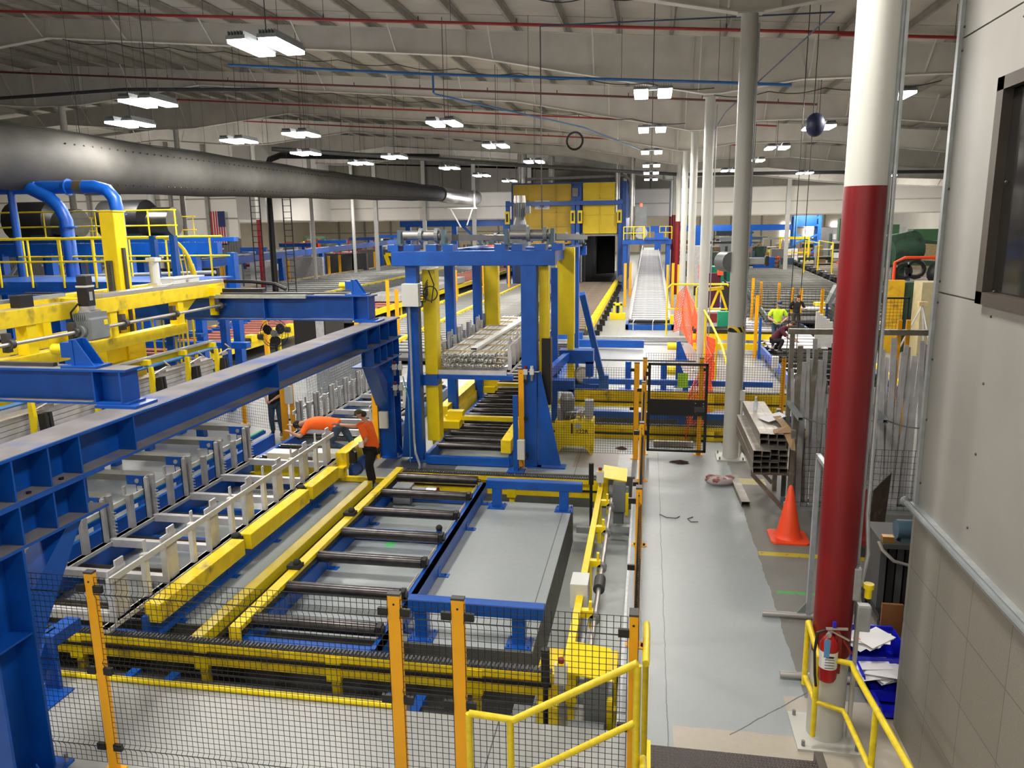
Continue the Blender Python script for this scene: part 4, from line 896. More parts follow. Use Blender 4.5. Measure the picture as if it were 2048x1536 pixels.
# gearbox with servo motor
t=thing('servo_gear_motor','grey gearbox with upright black motor on the yellow bridge','motor',(-9.7,12.0,3.4))
m=MB(); m.box(-9.86,11.85,3.45,-9.55,12.35,3.85); m.box(-9.82,11.9,3.85,-9.6,12.25,3.98); fin('gearbox',m,GREYM,t,bev=.03)
m=MB()
for k in range(7): m.box(-9.85+k*.04,11.83,3.82,-9.835+k*.04,12.37,3.93)
fin('cooling_fins',m,GREYM,t); m=MB(); m.tube((-9.72,11.75,3.63),(-9.72,12.42,3.63),.12,18); fin('output_flange',m,GREYM,t,smooth=True)
fin('motor_flange',MB().tube((-9.72,12.05,3.98),(-9.72,12.05,4.05),.13,16),ALUD,t); fin('motor_body',MB().box(-9.82,11.95,4.05,-9.62,12.15,4.38),BLK,t,bev=.012); fin('white_band',MB().box(-9.825,11.945,4.38,-9.615,12.155,4.41),BOXW,t); fin('encoder_cap',MB().box(-9.81,11.96,4.41,-9.63,12.14,4.58),BLK,t,bev=.012)
fin('rating_plate',MB().box(-9.617,12.0,4.15,-9.612,12.08,4.3),ALUD,t); fin('warning_label',MB().box(-9.549,12.2,3.7,-9.545,12.3,3.79),YEL,t)
fin('motor_cable',MB().pipe([(-9.8,11.93,4.1),(-9.9,11.85,3.95),(-9.88,11.84,3.75)],.018,6),BLK,t)
m=MB(); m.box(-10.2,10.9,4.125,-10.02,11.2,4.33); single('black_control_box',m,BLK,'small black box with a white dot sitting on top of the yellow bridge','box',bev=.008)
t=thing('white_enclosure','white flat enclosure lying on the far end of the yellow bridge','enclosure',(-10.1,15.6,4.2)); fin('box',MB().box(-10.35,15.0,4.205,-9.98,16.0,4.31),BOXW,t,bev=.008); fin('lid',MB().box(-10.36,15.0,4.31,-9.97,16.2,4.34),BOXW,t); fin('latch',MB().tube((-9.975,15.5,4.26),(-9.93,15.5,4.26),.03,8),CHROME,t)
fin('handle',MB().pipe([(-10.0,15.0,4.23),(-9.95,14.85,4.22),(-10.1,14.75,4.21)],.02,6),BOXW,t)
# mast
t=thing('lifting_mast','tall yellow lifting mast with a toothed rack standing up through the bridge','mast',(-10.75,14.4,2.2))
fin('mast_tube',MB().box(-10.95,14.2,2.9,-10.62,14.55,5.72),YEL,t,bev=.015); fin('cap',MB().box(-10.97,14.18,5.72,-10.6,14.57,5.75),YEL,t)
m=MB(); m.box(-10.62,14.33,3.0,-10.57,14.4,5.0); fin('guide_rail',m,DGREY,t); m=MB(); m.box(-10.85,14.12,3.2,-10.75,14.2,4.75)
for k in range(40): m.box(-10.80,14.09,3.22+k*.038,-10.76,14.12,3.24+k*.038)
fin('toothed_rack',m,DGREY,t)
m=MB(); m.box(-11.0,13.4,2.75,-10.5,14.0,3.3); m.box(-10.9,14.0,2.2,-10.45,14.5,3.2); m.poly([(-10.9,13.9,2.75),(-10.4,13.9,2.75),(-10.2,13.9,2.2),(-10.6,13.9,2.05)],(0,.35,0)); fin('lower_head',m,YEL,t,bev=.015)
t=thing('pneumatic_cylinder','pale ribbed vertical cylinder beside the yellow mast','cylinder',(-10.3,14.9,4.2)); m=MB(); m.tube((-10.35,14.95,4.2),(-10.35,14.95,4.75),.10,14); m.box(-10.46,14.84,4.2,-10.24,15.06,4.25); m.box(-10.46,14.84,4.7,-10.24,15.06,4.78); fin('barrel',m,BOXW,t)
# ---- grippers and the bundle they hold
t=thing('gripper_beam','yellow beam with light blue hose pipes carrying the black-padded grippers','gripper beam',(-9.95,8,2.2))
fin('beam',MB().box(-10.15,7.5,2.62,-10.0,16.3,2.78),YEL,t); fin('blue_hose',MB().pipe([(-9.9,7.5,2.66),(-9.88,11,2.64),(-9.9,16.3,2.66)],.035,8),paint('light_blue_pipe',(.06,.22,.55),.4),t,smooth=True)
fin('cable_trough',MB().box(-10.0,7.5,2.80,-9.9,16.3,2.84),GALV,t)
gp=None
for k,y in enumerate((9.2,10.6,12.1,13.7,14.95,16.1)):
    if gp is None:
        gp=thing('tube_gripper','yellow gripper with black pads and green spring clasping the tube bundle under the bridge','gripper',(-9.9,9.2,2.0),'tube grippers under the yellow bridge')
        x=-9.85; m=MB(); m.poly([(x+.02,y-.03,2.66),(x+.09,y-.03,2.66),(x+.11,y-.03,2.4),(x+.07,y-.03,2.1),(x+.01,y-.03,2.1)],(0,.07,0)); m.box(x-.12,y-.05,2.70,x+.05,y+.05,2.8); fin('jaw_arm',m,YEL,gp)
        for d in (.14,.24): fin('rubber_pad',MB().poly([(x+.02,y+d,2.4),(x+.16,y+d,2.42),(x+.18,y+d,2.1),(x+.1,y+d,1.95),(x+.04,y+d,1.95)],(0,.06,0)),RUB,gp)
        fin('green_pad',MB().box(x+.05,y+.205,2.1,x+.14,y+.235,2.35),GREEN,gp)
        m=MB(); m.pipe([(x+.05,y+.1,2.5),(x+.15,y+.35,2.6),(x+.1,y+.6,2.55),(x,y+.5,2.7)],.018,5); m.cb((x+.05,y+.3,2.5),(.1,.25,.06)); fin('hose_fittings',m,CHROME,gp)
    else: tree(gp,None,(0,y-9.2,0))
first=None
for r in range(5):
    for c in range(4):
        z=2.02+r*.088; x=-10.28+c*.085
        if first is None: first=single('square_tube',MB().hollow((x,7.4,z),(x,16.2,z),.078,.078,.005),ALUP,'one of the pale square tubes in the bundle held by the grippers','tube','tubes held by the grippers'); fx,fz=x,z
        else:
            c2_=first.copy(); COL.objects.link(c2_); c2_.location=Vector(first.location)+Vector((x-fx,random.uniform(-.15,.15),z-fz))
# ---- short belt conveyors
bc=None
for k,y in enumerate((10.3,11.6,12.85,14.1,15.35,16.6)):
    if bc is None:
        bc=thing('belt_conveyor','short grey belt conveyor with blue head bracket','conveyor',(-10.6,y,0),'short belt conveyors beside the racks')
        m=MB(); m.box(-12.4,y-.13,.60,-9.5,y+.13,.72); m.tube((-9.5,y-.13,.66),(-9.5,y+.13,.66),.06,14); fin('belt',m,BELT,bc,smooth=True)
        fin('head_bracket',MB().box(-9.85,y-.16,.54,-9.48,y-.135,.72),BLUE,bc); fin('leg',MB().box(-9.7,y-.1,0,-9.55,y+.1,.60),BLUE,bc); fin('leg',MB().box(-12.2,y-.1,0,-12.05,y+.1,.6),BLUE,bc)
        fin('tensioner',MB().tube((-9.62,y-.18,.62),(-9.62,y-.15,.62),.045,10),CHROME,bc); fin('number_plate',MB().box(-9.68,y-.105,.40,-9.57,y-.102,.5),BOXW,bc)
        bcy=y
    else:
        c=tree(bc,None,(0,y-bcy,0))
        c['label']=['','second nearest short grey belt conveyor, its blue head bracket beside the near rack','third short grey belt conveyor with blue head bracket','fourth short grey belt conveyor with blue head bracket','fifth short grey belt conveyor, close to the standing legs','farthest short grey belt conveyor, partly behind the girder'][k]
bc['label']='nearest short grey belt conveyor, half hidden by the blue girder'
m=MB(); m.box(-9.05,8.5,.12,-8.97,17,.42); single('blue_side_frame',m,BLUE,'long blue frame rail between the belt conveyors and the near rack','frame')
t=thing('green_guide_strip','green plastic guide strips on the blue rail beside the belt conveyors','guide strip',(-9.2,9,0)); m=MB(); m.box(-9.28,8.5,.42,-9.2,17,.5); fin('blue_rail',m,BLUE,t)
for k in range(9): fin('strip',MB().box(-9.27,8.8+k*.93,.5,-9.21,9.5+k*.93,.53),GREEN,t)
# floor machinery left of the belts
t=thing('saw_feed_table','blue frame table with yellow trays and pale tubes behind the belt conveyors','table',(-12.5,12,0))
for y in (9,11,13,15): fin('cross_frame',MB().box(-16,y,.55,-12.3,y+.15,.7),BLUE,t); fin('leg',MB().box(-12.6,y,0,-12.45,y+.15,.55),BLUE,t)
for k in range(6): fin('yellow_tray',MB().box(-14.5,9.3+k*1.15,.7,-12.95,9.75+k*1.15,.8),YDIRT,t)
for k in range(8): fin('pale_bar',MB().box(-12.9,9.2+k*.95,.82,-12.2,9.3+k*.95,.9),ALUP,t)
# ---- mezzanine with yellow rails at left
t=thing('mezzanine_platform','blue steel platform with yellow guard rails at the left edge','platform',(-15,18,0))
m=MB(); m.box(-19,18.1,3.75,-12.0,18.3,4.05); m.box(-19,18.3,3.98,-12.0,21.0,4.02); m.box(-19,17.95,3.72,-12,18.1,3.78); fin('deck_edge',m,BLUE,t)
for x in (-18.5,-15.2,-12.3):
    for y in (18.2,20.8): fin('leg',MB().box(x-.1,y-.1,0,x+.1,y+.1,3.75),BLUE,t)
for i,(y,xs) in enumerate(((18.05,(-18.0,-17.05,-16.1,-15.15,-14.2,-13.3)),(20.9,(-18.8,-17.6,-16.4,-15.2,-14.0,-12.6)))):
    fin('top_rail',MB().tube((-19,y,5.17),(-11.95 if i==0 else -12.2,y,5.17),.035,10),YEL,t,smooth=True); fin('mid_rail',MB().tube((-19,y,4.58 if i==0 else 4.62),(-12,y,4.58 if i==0 else 4.62),.025,8),YEL,t,smooth=True)
    for x in xs: fin('rail_post',MB().tube((x,y,3.9 if i==0 else 4.0),(x,y,5.17),.028,8),YEL,t,smooth=True)
for x in (-12.42,-11.86): fin('ladder_stile',MB().box(x-.07,17.95,3.6,x+.07,18.1,5.22),BLUE,t)
t=thing('ladder_hoop_guard','curved yellow ladder guard with vertical rails at the end of the platform','ladder guard',(-11.5,19,0))
arc=[(-12.5+.75*math.sin(a),18.6,5.15-1.0*(1-math.cos(a))) for a in [i*math.pi/2/8 for i in range(9)]]+[(-11.75,18.6,3.9)]
fin('hoop_rail',MB().pipe(arc,.045,10),YEL,t,smooth=True)
for k in range(6):
    a=(k+1)*math.pi/2/8; fin('vertical_rail',MB().tube((-12.5+.75*math.sin(a)-.03,18.75,5.1-1.0*(1-math.cos(a))),(-12.4+.75*math.sin(a),18.75,3.9),.018,6),YEL,t)
t=thing('ladder_cage','yellow ladder cage with blue hoops hanging below the platform end','ladder cage',(-11.8,18.5,0))
for k in range(9): fin('vertical_rail',MB().tube((-12.9+k*.2,17.9+.25*math.sin(k*.6),1.9),(-12.9+k*.2,17.9+.25*math.sin(k*.6),3.25),.028,6),YEL,t)
for z in (2.0,2.65): fin('hoop',MB().box(-13.0,17.95,z,-11.3,18.15,z+.08),BLUE,t)
fin('platform_edge',MB().box(-13.0,17.9,3.2,-11.4,18.2,3.3),YEL,t); fin('base',MB().box(-13,17.8,0,-12.8,18.0,2),BLUE,t); fin('base',MB().box(-11.6,17.8,0,-11.4,18.0,2),BLUE,t)
# ---- blue pipes
t=thing('blue_exhaust_pipe','large blue flanged pipe with elbows rising above the yellow guard rails','pipe',(-17,21,0))
fin('header_pipe',MB().pipe([(-24,21.2,6.72),(-16.35,21.2,6.66),(-15.95,21.2,6.55),(-15.75,21.2,6.3),(-15.7,21.2,5.95),(-15.7,21.2,0)],.19,16),BLUE,t,smooth=True)
fin('branch_pipe',MB().pipe([(-18.4,21.0,6.65),(-17.75,21.0,6.35),(-17.45,21.0,6.05),(-17.3,21.0,5.7),(-17.25,21.0,0)],.19,16),BLUE,t,smooth=True)
fin('thin_support_pipe',MB().tube((-19.15,21.1,0),(-19.15,21.1,6.6),.11,12),BLUE,t,smooth=True)
fin('clamp_band',MB().tube((-17.0,21.2,6.665),(-16.72,21.2,6.66),.2,16),paint('brassy_band',(.2,.16,.10),.35,.7),t,label='worn brass-coloured band')
for (x,y,z,ax) in ((-18.3,21.2,6.67,0),(-17.25,21.2,6.67,0),(-17.25,21,5.5,2),(-17.25,21,4.5,2),(-15.7,21.2,5.85,2)):
    d=Vector((.02,0,0)) if ax==0 else Vector((0,0,.02)); c=Vector((x,y,z)); fin('flange',MB().tube(c-d,c+d,.25,16),BLUE,t)
# ---- second platform with furnaces/fans behind
t=thing('press_platform','blue machine frames and beams stacked behind the yellow guard rails','machine frame',(-18,25,0))
for (x0,x1,y,z0,z1) in ((-27,-14.5,24.5,4.55,4.95),(-27,-15,24.3,3.3,3.55),(-26,-15,26.5,4.95,5.1),(-26,-13.5,23.5,2.4,2.8),(-24,-13,23.2,1.5,1.7)): fin('long_beam',MB().box(x0,y,z0,x1,y+.3,z1),BLUE,t)
for x in (-25,-23,-21,-19.3,-17.9,-15.4,-14.0): fin('upright',MB().box(x-.13,24.4,0,x+.13,24.7,4.6),BLUE,t)
for x in (-22,-20,-18.4,-16.6): fin('diagonal_brace',MB().beam((x-.5,23.9,3.5),(x+.4,23.9,4.5),.08,.08),GALV,t)
fin('pipe_run',MB().pipe([(-26,23.4,3.9),(-20,23.4,3.85),(-14,23.4,4.0)],.06,8),GALV,t)
t=thing('upper_guard_rail','thin yellow guard rail on the higher machine platform','guard rail',(-20,26,4.95))
for z in (6.1,5.55): fin('rail',MB().tube((-26,26,z),(-16.9,26,z),.028,8),YEL,t)
for k in range(9): fin('rail_post',MB().tube((-25.6+k*1.08,26,5.1),(-25.6+k*1.08,26,6.1),.028,8),YEL,t)
t=thing('upper_guard_rail','far dark yellow guard rail crossing behind the blue pipes','guard rail',(-22,33,4.9))
for z in (6.0,5.4): fin('rail',MB().tube((-27,33,z),(-20.5,33,z),.03,6),YDIRT,t)
for k in range(12): fin('rail_post',MB().tube((-27+k*.58,33,4.6),(-27+k*.58,33,6.0),.022,6),YDIRT,t)
fin('deck',MB().box(-28,32.5,4.3,-20,34,4.6),BLUE,t); fin('leg',MB().box(-27,33,0,-26.7,33.3,4.3),BLUE,t); fin('leg',MB().box(-21,33,0,-20.7,33.3,4.3),BLUE,t)
for k,(x,lb) in enumerate(((-26.6,'left large dark cylindrical motor on the high platform, behind the thin blue pipe'),(-22.0,'right large dark cylindrical motor on the high platform, behind the yellow mast'))):
    t=thing('hydraulic_drum_motor',lb,'motor',(x,31,4.6))
    fin('motor_body',MB().pipe([(x-1.6,31,5.85),(x-1.5,31,5.85),(x+.5,31,5.85),(x+.9,31,5.85)],[.6,.85,.85,.5],20),BLK,t,smooth=True); fin('end_cowl',MB().tube((x+.6,31,5.75),(x+1.75,31,5.75),.62,20),paint('dark_chrome_cowl',(.12,.12,.11),.3,.8),t,smooth=True)
    fin('stand',MB().box(x-1.3,30.6,4.6,x+1.3,31.4,5.1),TEAL,t); fin('blue_flange',MB().box(x-.3,30.4,4.7,x+.5,31.5,5.6),TEAL,t); fin('base_frame',MB().box(x-1.7,30.5,4.3,x+1.7,31.5,4.6),BLUE,t); fin('leg',MB().box(x-.2,30.8,0,x+.2,31.2,4.3),BLUE,t)
t=thing('scoreboard','black display board with white digits high on the left wall','display',(-45,61.7,9.2)); fin('board',MB().box(-48.6,61.55,8.55,-45.2,61.75,9.6),BLK,t)
text('88:88',(-46.9,61.5,9.1),.8,(math.pi/2,0,0),WHT,t,'digits')
t=thing('american_flag','flag with red and white stripes and blue canton hanging vertically on the wall','flag',(-36.2,61.8,4.0))
fin('cloth',MB().box(-36.9,61.74,4.3,-35.6,61.8,7.0),WHT,t)
for k in range(6): fin('red_stripe',MB().box(-36.9+k*.22,61.71,4.3,-36.79+k*.22,61.74,7.0),paint('flag_red',(.45,.02,.03),.8) if k==0 else bpy.data.materials['flag_red'],t)
fin('canton',MB().box(-36.25,61.69,5.7,-35.6,61.715,7.0),paint('flag_blue',(.02,.03,.12),.8),t)
# monorail line and columns
t=thing('blue_monorail_line','long low blue gantry rail on flared blue columns along the left of the roller tables','monorail',(-33,70,0))
m=MB(); m.beam((-33,50,2.85),(-33,125,4.2),.4,.55); fin('rail_beam',m,BLUE,t)
for k in range(9):
    y=57+9*k; zt=2.85+1.35*(y-50)/75
    fin('column',MB().poly([(-33.35,y,0),(-32.65,y,0),(-32.75,y,.9),(-32.82,y,zt-.15),(-33.18,y,zt-.15),(-33.25,y,.9)],(0,.4,0)),BLUE,t)
    if k<8: fin('cross_arm',MB().box(-35.5,y-4.0,zt+.45,-32.2,y-3.7,zt+.8),BLUE,t); fin('short_stub',MB().box(-33.15,y-4.0,zt,-32.9,y-3.7,zt+.45),BLUE,t)
m=MB(); m.beam((-33.3,43,3.3),(-33.3,85,3.6),.08,.12); m.beam((-35,40,3.5),(-35,60,3.9),.12,.12); fin('cable_tray_cover',m,GALV,t)
# ================================================================ safety fences
WIRE=paint('black_wire',(.010,.010,.010),.5)
def mesh_panel(a,b,z0,z1,parent,pitch=.057,r=.0031,crimp=True,mat=None):
    a=Vector(a);b=Vector(b);L=(b-a).length;d=(b-a)/L;nn=Vector((-d.y,d.x,0)); 
    if nn.y>0 or (abs(nn.y)<1e-6 and nn.x<0): nn=-nn
    m=MB(); cz=[z1-.16,(z0+z1)/2+.12,z0+.2] if crimp else []
    n=int(L/pitch)
    def P(s,z,o=0): q=a+d*s+nn*o; return (q.x,q.y,z)
    for i in range(n+1):
        s=i*L/n; zs=[(z0,0)]
        for c in sorted(cz): zs+= [(c-.05,0),(c,.028),(c+.03,.0)]
        zs.append((z1,0))
        for (za,oa),(zb,ob) in zip(zs,zs[1:]): m.tube(P(s,za,oa),P(s,zb,ob),r,4,cap=False)
    k=int((z1-z0)/pitch)
    for j in range(k+1):
        z=z0+j*(z1-z0)/k; m.tube(P(0,z),P(L,z),r,4,cap=False)
    for c in cz: m.tube(P(0,c,.03),P(L,c,.03),r*1.5,4,cap=False)
    return fin('mesh_panel',m,mat or WIRE,parent)
def post(x,y,h,parent,w=.09,d=.06,br=(),z=0,mat=None,facing='y',cap=True):
    m=MB(); m.box(x-w/2,y-d/2,z,x+w/2,y+d/2,z+h); m.box(x-w/2-.06,y-d/2-.03,z,x+w/2+.06,y+d/2+.03,z+.012); p=fin('post',m,mat or AMB,parent,bev=.004)
    if cap: fin('cap',MB().box(x-w/2-.002,y-d/2-.002,z+h,x+w/2+.002,y+d/2+.002,z+h+.02),DGREY,p)
    for (s,zz) in br: fin('clip',MB().box(x+s*w/2,y-d/2-.015,z+zz-.035,x+s*(w/2+.09),y-d/2+.02,z+zz+.035),BLK,p)
    fin('bolt_hole',MB().tube((x,y-d/2-.003,z+h-.08),(x,y-d/2,z+h-.08),.011,8),BLK,p)
    return p
t=thing('safety_fence','black wire mesh safety fence with amber posts across the bottom of the picture','fence',(-3,6.03,0))
for x,w in ((-8.2,.09),(-5.19,.09),(-2.16,.115),(-1.58,.115)): post(x,6.03,2.13,t,w,.06,[(s,z) for s in (-1,1) for z in (1.98,1.12,.28)])
for a,b in ((-11,-8.25),(-8.15,-5.24),(-5.13,-2.22),(-2.1,-1.64),(-1.52,-.11)): mesh_panel((a,6.0,0),(b,6.0,0),.1,2.1,t)
t=thing('safety_fence','mesh safety fence with amber posts running away along the left edge of the grey walkway','fence',(-.07,12,0))
for k,y in enumerate((6.0,9.2,12.44,15.85)):
    post(-.06,y,2.13,t,.075,.12,[(-1,1.98),(-1,1.1)])
    for s in (-1,1): fin('floor_tab',MB().box(-.06+s*.06,y-.05,0,-.06+s*.13,y+.05,.012),AMB,t)
ys=[6.0,9.2,12.44,15.85,17.5]
for a,b in zip(ys,ys[1:]): mesh_panel((-.06,a+.08,0),(-.06,b-.08,0),.12,2.1,t)
for a,b in zip(ys,ys[1:]): fin('bottom_angle',MB().box(-.09,a+.1,.06,-.07,b-.1,.10),GALV,t)
t=thing('safety_fence','mesh safety fence in front of the yellow hydraulic power pack','fence',(-1.3,17.3,0))
for x,y,h in ((-2.72,16.42,2.25),(-2.46,16.9,2.3),(-.22,17.45,2.25)): post(x,y,h,t,.12,.07,[(1,2.0),(1,1.15),(1,.3)] if x<-.5 else [(-1,2.1),(-1,1.2)])
mesh_panel((-2.4,17.4,0),(-.28,17.4,0),.12,2.15,t,crimp=False)
t=thing('mesh_gate','black framed mesh gate with a solid black middle plate at the end of the walkway','gate',(.7,17.8,0))
for x in (.06,1.36): fin('frame_stile',MB().box(x-.03,17.77,.1,x+.03,17.83,2.2),BLK,t)
for z in (.1,2.16): fin('frame_rail',MB().box(.03,17.77,z,1.39,17.83,z+.05),BLK,t)
fin('lock_plate',MB().box(.08,17.76,.98,1.35,17.78,1.36),BLK,t); fin('latch',MB().box(1.1,17.73,1.08,1.33,17.76,1.2),DGREY,t)
for q in ((1.12,1.28),(1.3,1.28),(1.12,1.08),(1.3,1.22)): fin('bolt',MB().tube((q[0],17.75,q[1]),(q[0],17.76,q[1]),.012,8),CHROME,t)
mesh_panel((.09,17.8,0),(1.33,17.8,0),.15,2.15,t,crimp=False)
for z in (.5,1.9): fin('hinge',MB().box(-.02,17.75,z,.05,17.82,z+.1),BLK,t)
t=thing('gate_post_pair','pair of amber posts on either side of the black mesh gate','post',(.7,17.9,0)); post(-.04,17.85,2.3,t,.1,.07,[(1,2.1)]); post(1.24,17.95,2.3,t,.1,.07,[(1,2.05),(1,.35)])
t=thing('safety_fence','low mesh fence right of the gate behind the first white column','fence',(2.6,18.2,0))
mesh_panel((-.02,18.3,0),(3.1,18.2,0),.5,2.35,t,crimp=False); post(3.1,18.25,2.3,t)
m=MB(); m.box(.72,18.2,1.55,.96,18.22,1.9); single('lime_notice_sheet',m,paint('lime_sheet',(.45,.85,.05),.7),'lime green sheet hanging behind the gate mesh','sheet')
m=MB(); m.box(.2,18.5,.02,1.15,18.62,.14); single('wooden_block',m,TUBE,'long brown beam lying on the floor behind the gate','beam')
# fence around the worker's cell on the left (posts in view behind the girder)
t=thing('safety_fence','amber posts and mesh along the far side of the rack conveyor behind the bent-over worker','fence',(-8,18,0))
for (x,y,h,w) in ((-9.15,17.95,1.85,.16),(-8.93,17.95,1.85,.10),(-6.24,16.72,3.0,.13),(-11.1,19.4,1.0,.1),(-8.9,23.9,2.1,.13)): post(x,y,h,t,w,.08,[])
mesh_panel((-8.8,18.6,0),(-8.8,23.8,0),.15,2.1,t,pitch=.08,crimp=False); mesh_panel((-12.5,19.4,0),(-9.25,18.2,0),.15,1.9,t,pitch=.08,crimp=False)
m=MB(); m.box(-9.02,17.75,1.0,-8.84,17.86,1.45); single('electrical_box',m,BOXW,'white box mounted on the amber post in front of the bent-over worker','electrical box',bev=.006)
m=MB(); m.box(-6.12,16.6,.75,-5.92,16.7,1.15); single('electrical_box',m,BOXW,'white box on the amber post behind the standing worker','electrical box',bev=.006)
m=MB(); m.box(-6.55,15.0,.25,-6.30,16.6,.62); single('yellow_guard_box',m,YDIRT,'yellow guard box beside the standing worker in orange','guard',bev=.01)
m=MB(); m.box(-8.35,14.8,.12,-6.3,15.0,.34); single('yellow_cross_guard',m,YDIRT,'yellow cross guard lying under the far end of the near aluminium rack','guard')
t=thing('rack_conveyor','roller conveyor below the second aluminium rack behind the workers','conveyor',(-7.5,16,0)); rollers(t,-8.5,-6.4,[15.5+.9*k for k in range(10)],.28,.08,STEEL)
for x in (-8.6,-6.3): fin('side_rail',MB().box(x-.05,15.2,.02,x+.05,24,.3),BLUE,t)
for k,(x,y) in enumerate(((-7.95,15.35),(-6.95,15.5))): m=MB(); m.box(x-.28,y-.18,.30,x+.28,y+.18,.50); single('junction_box',m,BOXW,'white junction box below the %s'%('bent-over worker')if k==0 else 'white junction box between the two workers in orange','junction box',bev=.006)
# ================================================================ stair and handrails at the bottom right
def plate_mat():
    m,nt,b=nmat('brown_checker_plate'); L=nt.links
    tc=N(nt,'ShaderNodeTexCoord'); mp=N(nt,'ShaderNodeMapping'); L.new(tc.outputs['Object'],mp.inputs[0]); mp.inputs['Rotation'].default_value=(0,0,.785)
    ck=N(nt,'ShaderNodeTexChecker'); ck.inputs['Scale'].default_value=36; L.new(mp.outputs[0],ck.inputs['Vector'])
    w=N(nt,'ShaderNodeTexWave'); w.inputs['Scale'].default_value=18; w.inputs['Distortion'].default_value=.5; L.new(mp.outputs[0],w.inputs['Vector'])
    ml=N(nt,'ShaderNodeMath',operation='MULTIPLY'); L.new(ck.outputs['Fac'],ml.inputs[0]); L.new(w.outputs['Fac'],ml.inputs[1])
    r=N(nt,'ShaderNodeValToRGB'); r.color_ramp.elements[0].color=(.045,.034,.032,1); r.color_ramp.elements[1].color=(.12,.10,.095,1); L.new(ml.outputs[0],r.inputs['Fac']); L.new(r.outputs['Color'],b.inputs['Base Color'])
    bp=N(nt,'ShaderNodeBump'); bp.inputs['Strength'].default_value=.9; bp.inputs['Distance'].default_value=.006; L.new(ml.outputs[0],bp.inputs['Height']); L.new(bp.outputs['Normal'],b.inputs['Normal']); b.inputs['Roughness'].default_value=.4
    return m
t=thing('steel_stair','brown checker plate stair landing with yellow pipe handrails at the bottom right','stair',(.9,6,0))
PL=plate_mat()
fin('landing_plate',MB().box(.12,3.2,.14,1.70,7.02,.17),PL,t); fin('stringer',MB().box(1.70,3.2,.0,1.78,7.1,.22),paint('brown_grey_steel',(.11,.095,.085),.6),t); fin('stringer',MB().box(.06,3.2,.0,.12,7.05,.2),YEL,t)
HR=paint('handrail_yellow',(.80,.62,.02),.35,var=.12,scale=14,dirt=(.45,.33,.05),dirt_amt=-.02)
def rail(pts,r=.030,name='handrail'): return fin(name,MB().pipe(pts,r,12),HR,t,smooth=True)
rail([(1.70,7.72,1.28),(1.75,7.42,1.06),(2.04,7.33,1.06),(2.045,7.2,1.05),(2.05,5.2,1.25),(2.05,3.2,1.6)])
rail([(1.70,7.72,.66),(1.75,7.42,.56),(2.0,7.33,.54),(2.02,7.2,.52),(2.05,5.2,.6),(2.05,3.2,.8)],.027,'mid_rail')
for (x,y,zt,zb) in ((1.70,7.72,1.27,.56),(1.75,7.42,1.05,.17),(2.045,6.5,1.12,0),(2.05,5.0,1.2,0)): rail([(x,y,zt),(x,y,zb)],.028,'rail_post')
rail([(-1.40,5.6,1.33),(-1.02,5.6,1.31),(-.02,5.6,1.92)]); rail([(-1.02,5.6,.75),(-.02,5.6,1.40)],.027,'mid_rail')
for (x,zt) in ((-1.40,1.33),(-1.05,1.31),(-.02,1.9)): rail([(x,5.6,zt),(x,5.6,-.0)],.030,'rail_post')
rail([(.05,6.6,1.72),(.05,6.2,1.86),(.045,5.7,1.86)]); rail([(.05,6.55,1.74),(.05,6.55,.0)],.028,'rail_post'); rail([(.04,5.7,1.0),(.04,4.8,1.35)],.03,'mid_rail')
# ================================================================ fire extinguisher, outlet box, bins
t=thing('fire_extinguisher','red fire extinguisher with blue tag hanging on the thick red column','fire extinguisher',(1.84,7.40,.80))
fin('cylinder',MB().pipe([(1.84,7.40,.83),(1.84,7.40,.86),(1.84,7.40,1.22),(1.84,7.40,1.28),(1.84,7.40,1.31)],[.075,.088,.088,.06,.03],18),paint('extinguisher_red',(.40,.008,.012),.3),t,smooth=True)
fin('label_band',MB().tube((1.84,7.40,.98),(1.84,7.40,1.16),.0895,18,cap=False),PAPER,t,label='white printed label')
m=MB()
for k in range(5): m.box(1.79,7.308,1.0+k*.03,1.88,7.3095,1.006+k*.03)
m.box(1.80,7.307,1.11,1.87,7.3094,1.13); fin('label_print',m,BLK,t)
fin('valve',MB().tube((1.84,7.40,1.31),(1.84,7.40,1.36),.022,10),CHROME,t); fin('gauge',MB().tube((1.82,7.35,1.33),(1.82,7.37,1.33),.025,12),CHROME,t)
m=MB(); m.beam((1.80,7.40,1.38),(2.0,7.38,1.40),.02,.02); m.beam((1.85,7.40,1.36),(2.02,7.38,1.28),.02,.015); fin('lever',m,CHROME,t); fin('blue_pin_tab',MB().box(1.86,7.38,1.40,1.89,7.41,1.46),BINB,t)
fin('hose',MB().pipe([(1.80,7.40,1.36),(1.72,7.38,1.34),(1.70,7.36,1.15),(1.715,7.35,.9),(1.73,7.34,.78)],.014,8),BLK,t,smooth=True)
m=MB(); m.poly([(1.77,7.302,1.30),(1.80,7.302,1.32),(1.83,7.302,1.30),(1.825,7.302,1.12),(1.775,7.302,1.12)],(0,.002,0)); fin('inspection_tag',m,paint('light_blue_tag',(.13,.35,.68),.6),t,label='light blue inspection tag')
fin('red_bracket',MB().box(1.92,7.40,.9,1.96,7.52,1.3).beam((1.98,7.42,1.25),(2.06,7.42,1.12),.03,.02),REDC,t)
t=thing('outlet_box','grey metal outlet box with yellow plug on the right side of the thick red column','outlet box',(2.17,7.6,1.3)); fin('box',MB().box(2.12,7.56,1.28,2.26,7.66,1.56).box(2.07,7.58,1.6,2.15,7.68,1.95),GALV,t,bev=.015)
fin('yellow_plug',MB().tube((2.22,7.6,1.64),(2.22,7.6,1.74),.035,12).tube((2.22,7.6,1.74),(2.22,7.6,1.79),.05,12),YEL,t); fin('cord',MB().pipe([(2.22,7.6,1.64),(2.24,7.6,1.58)],.01,5),BLK,t)
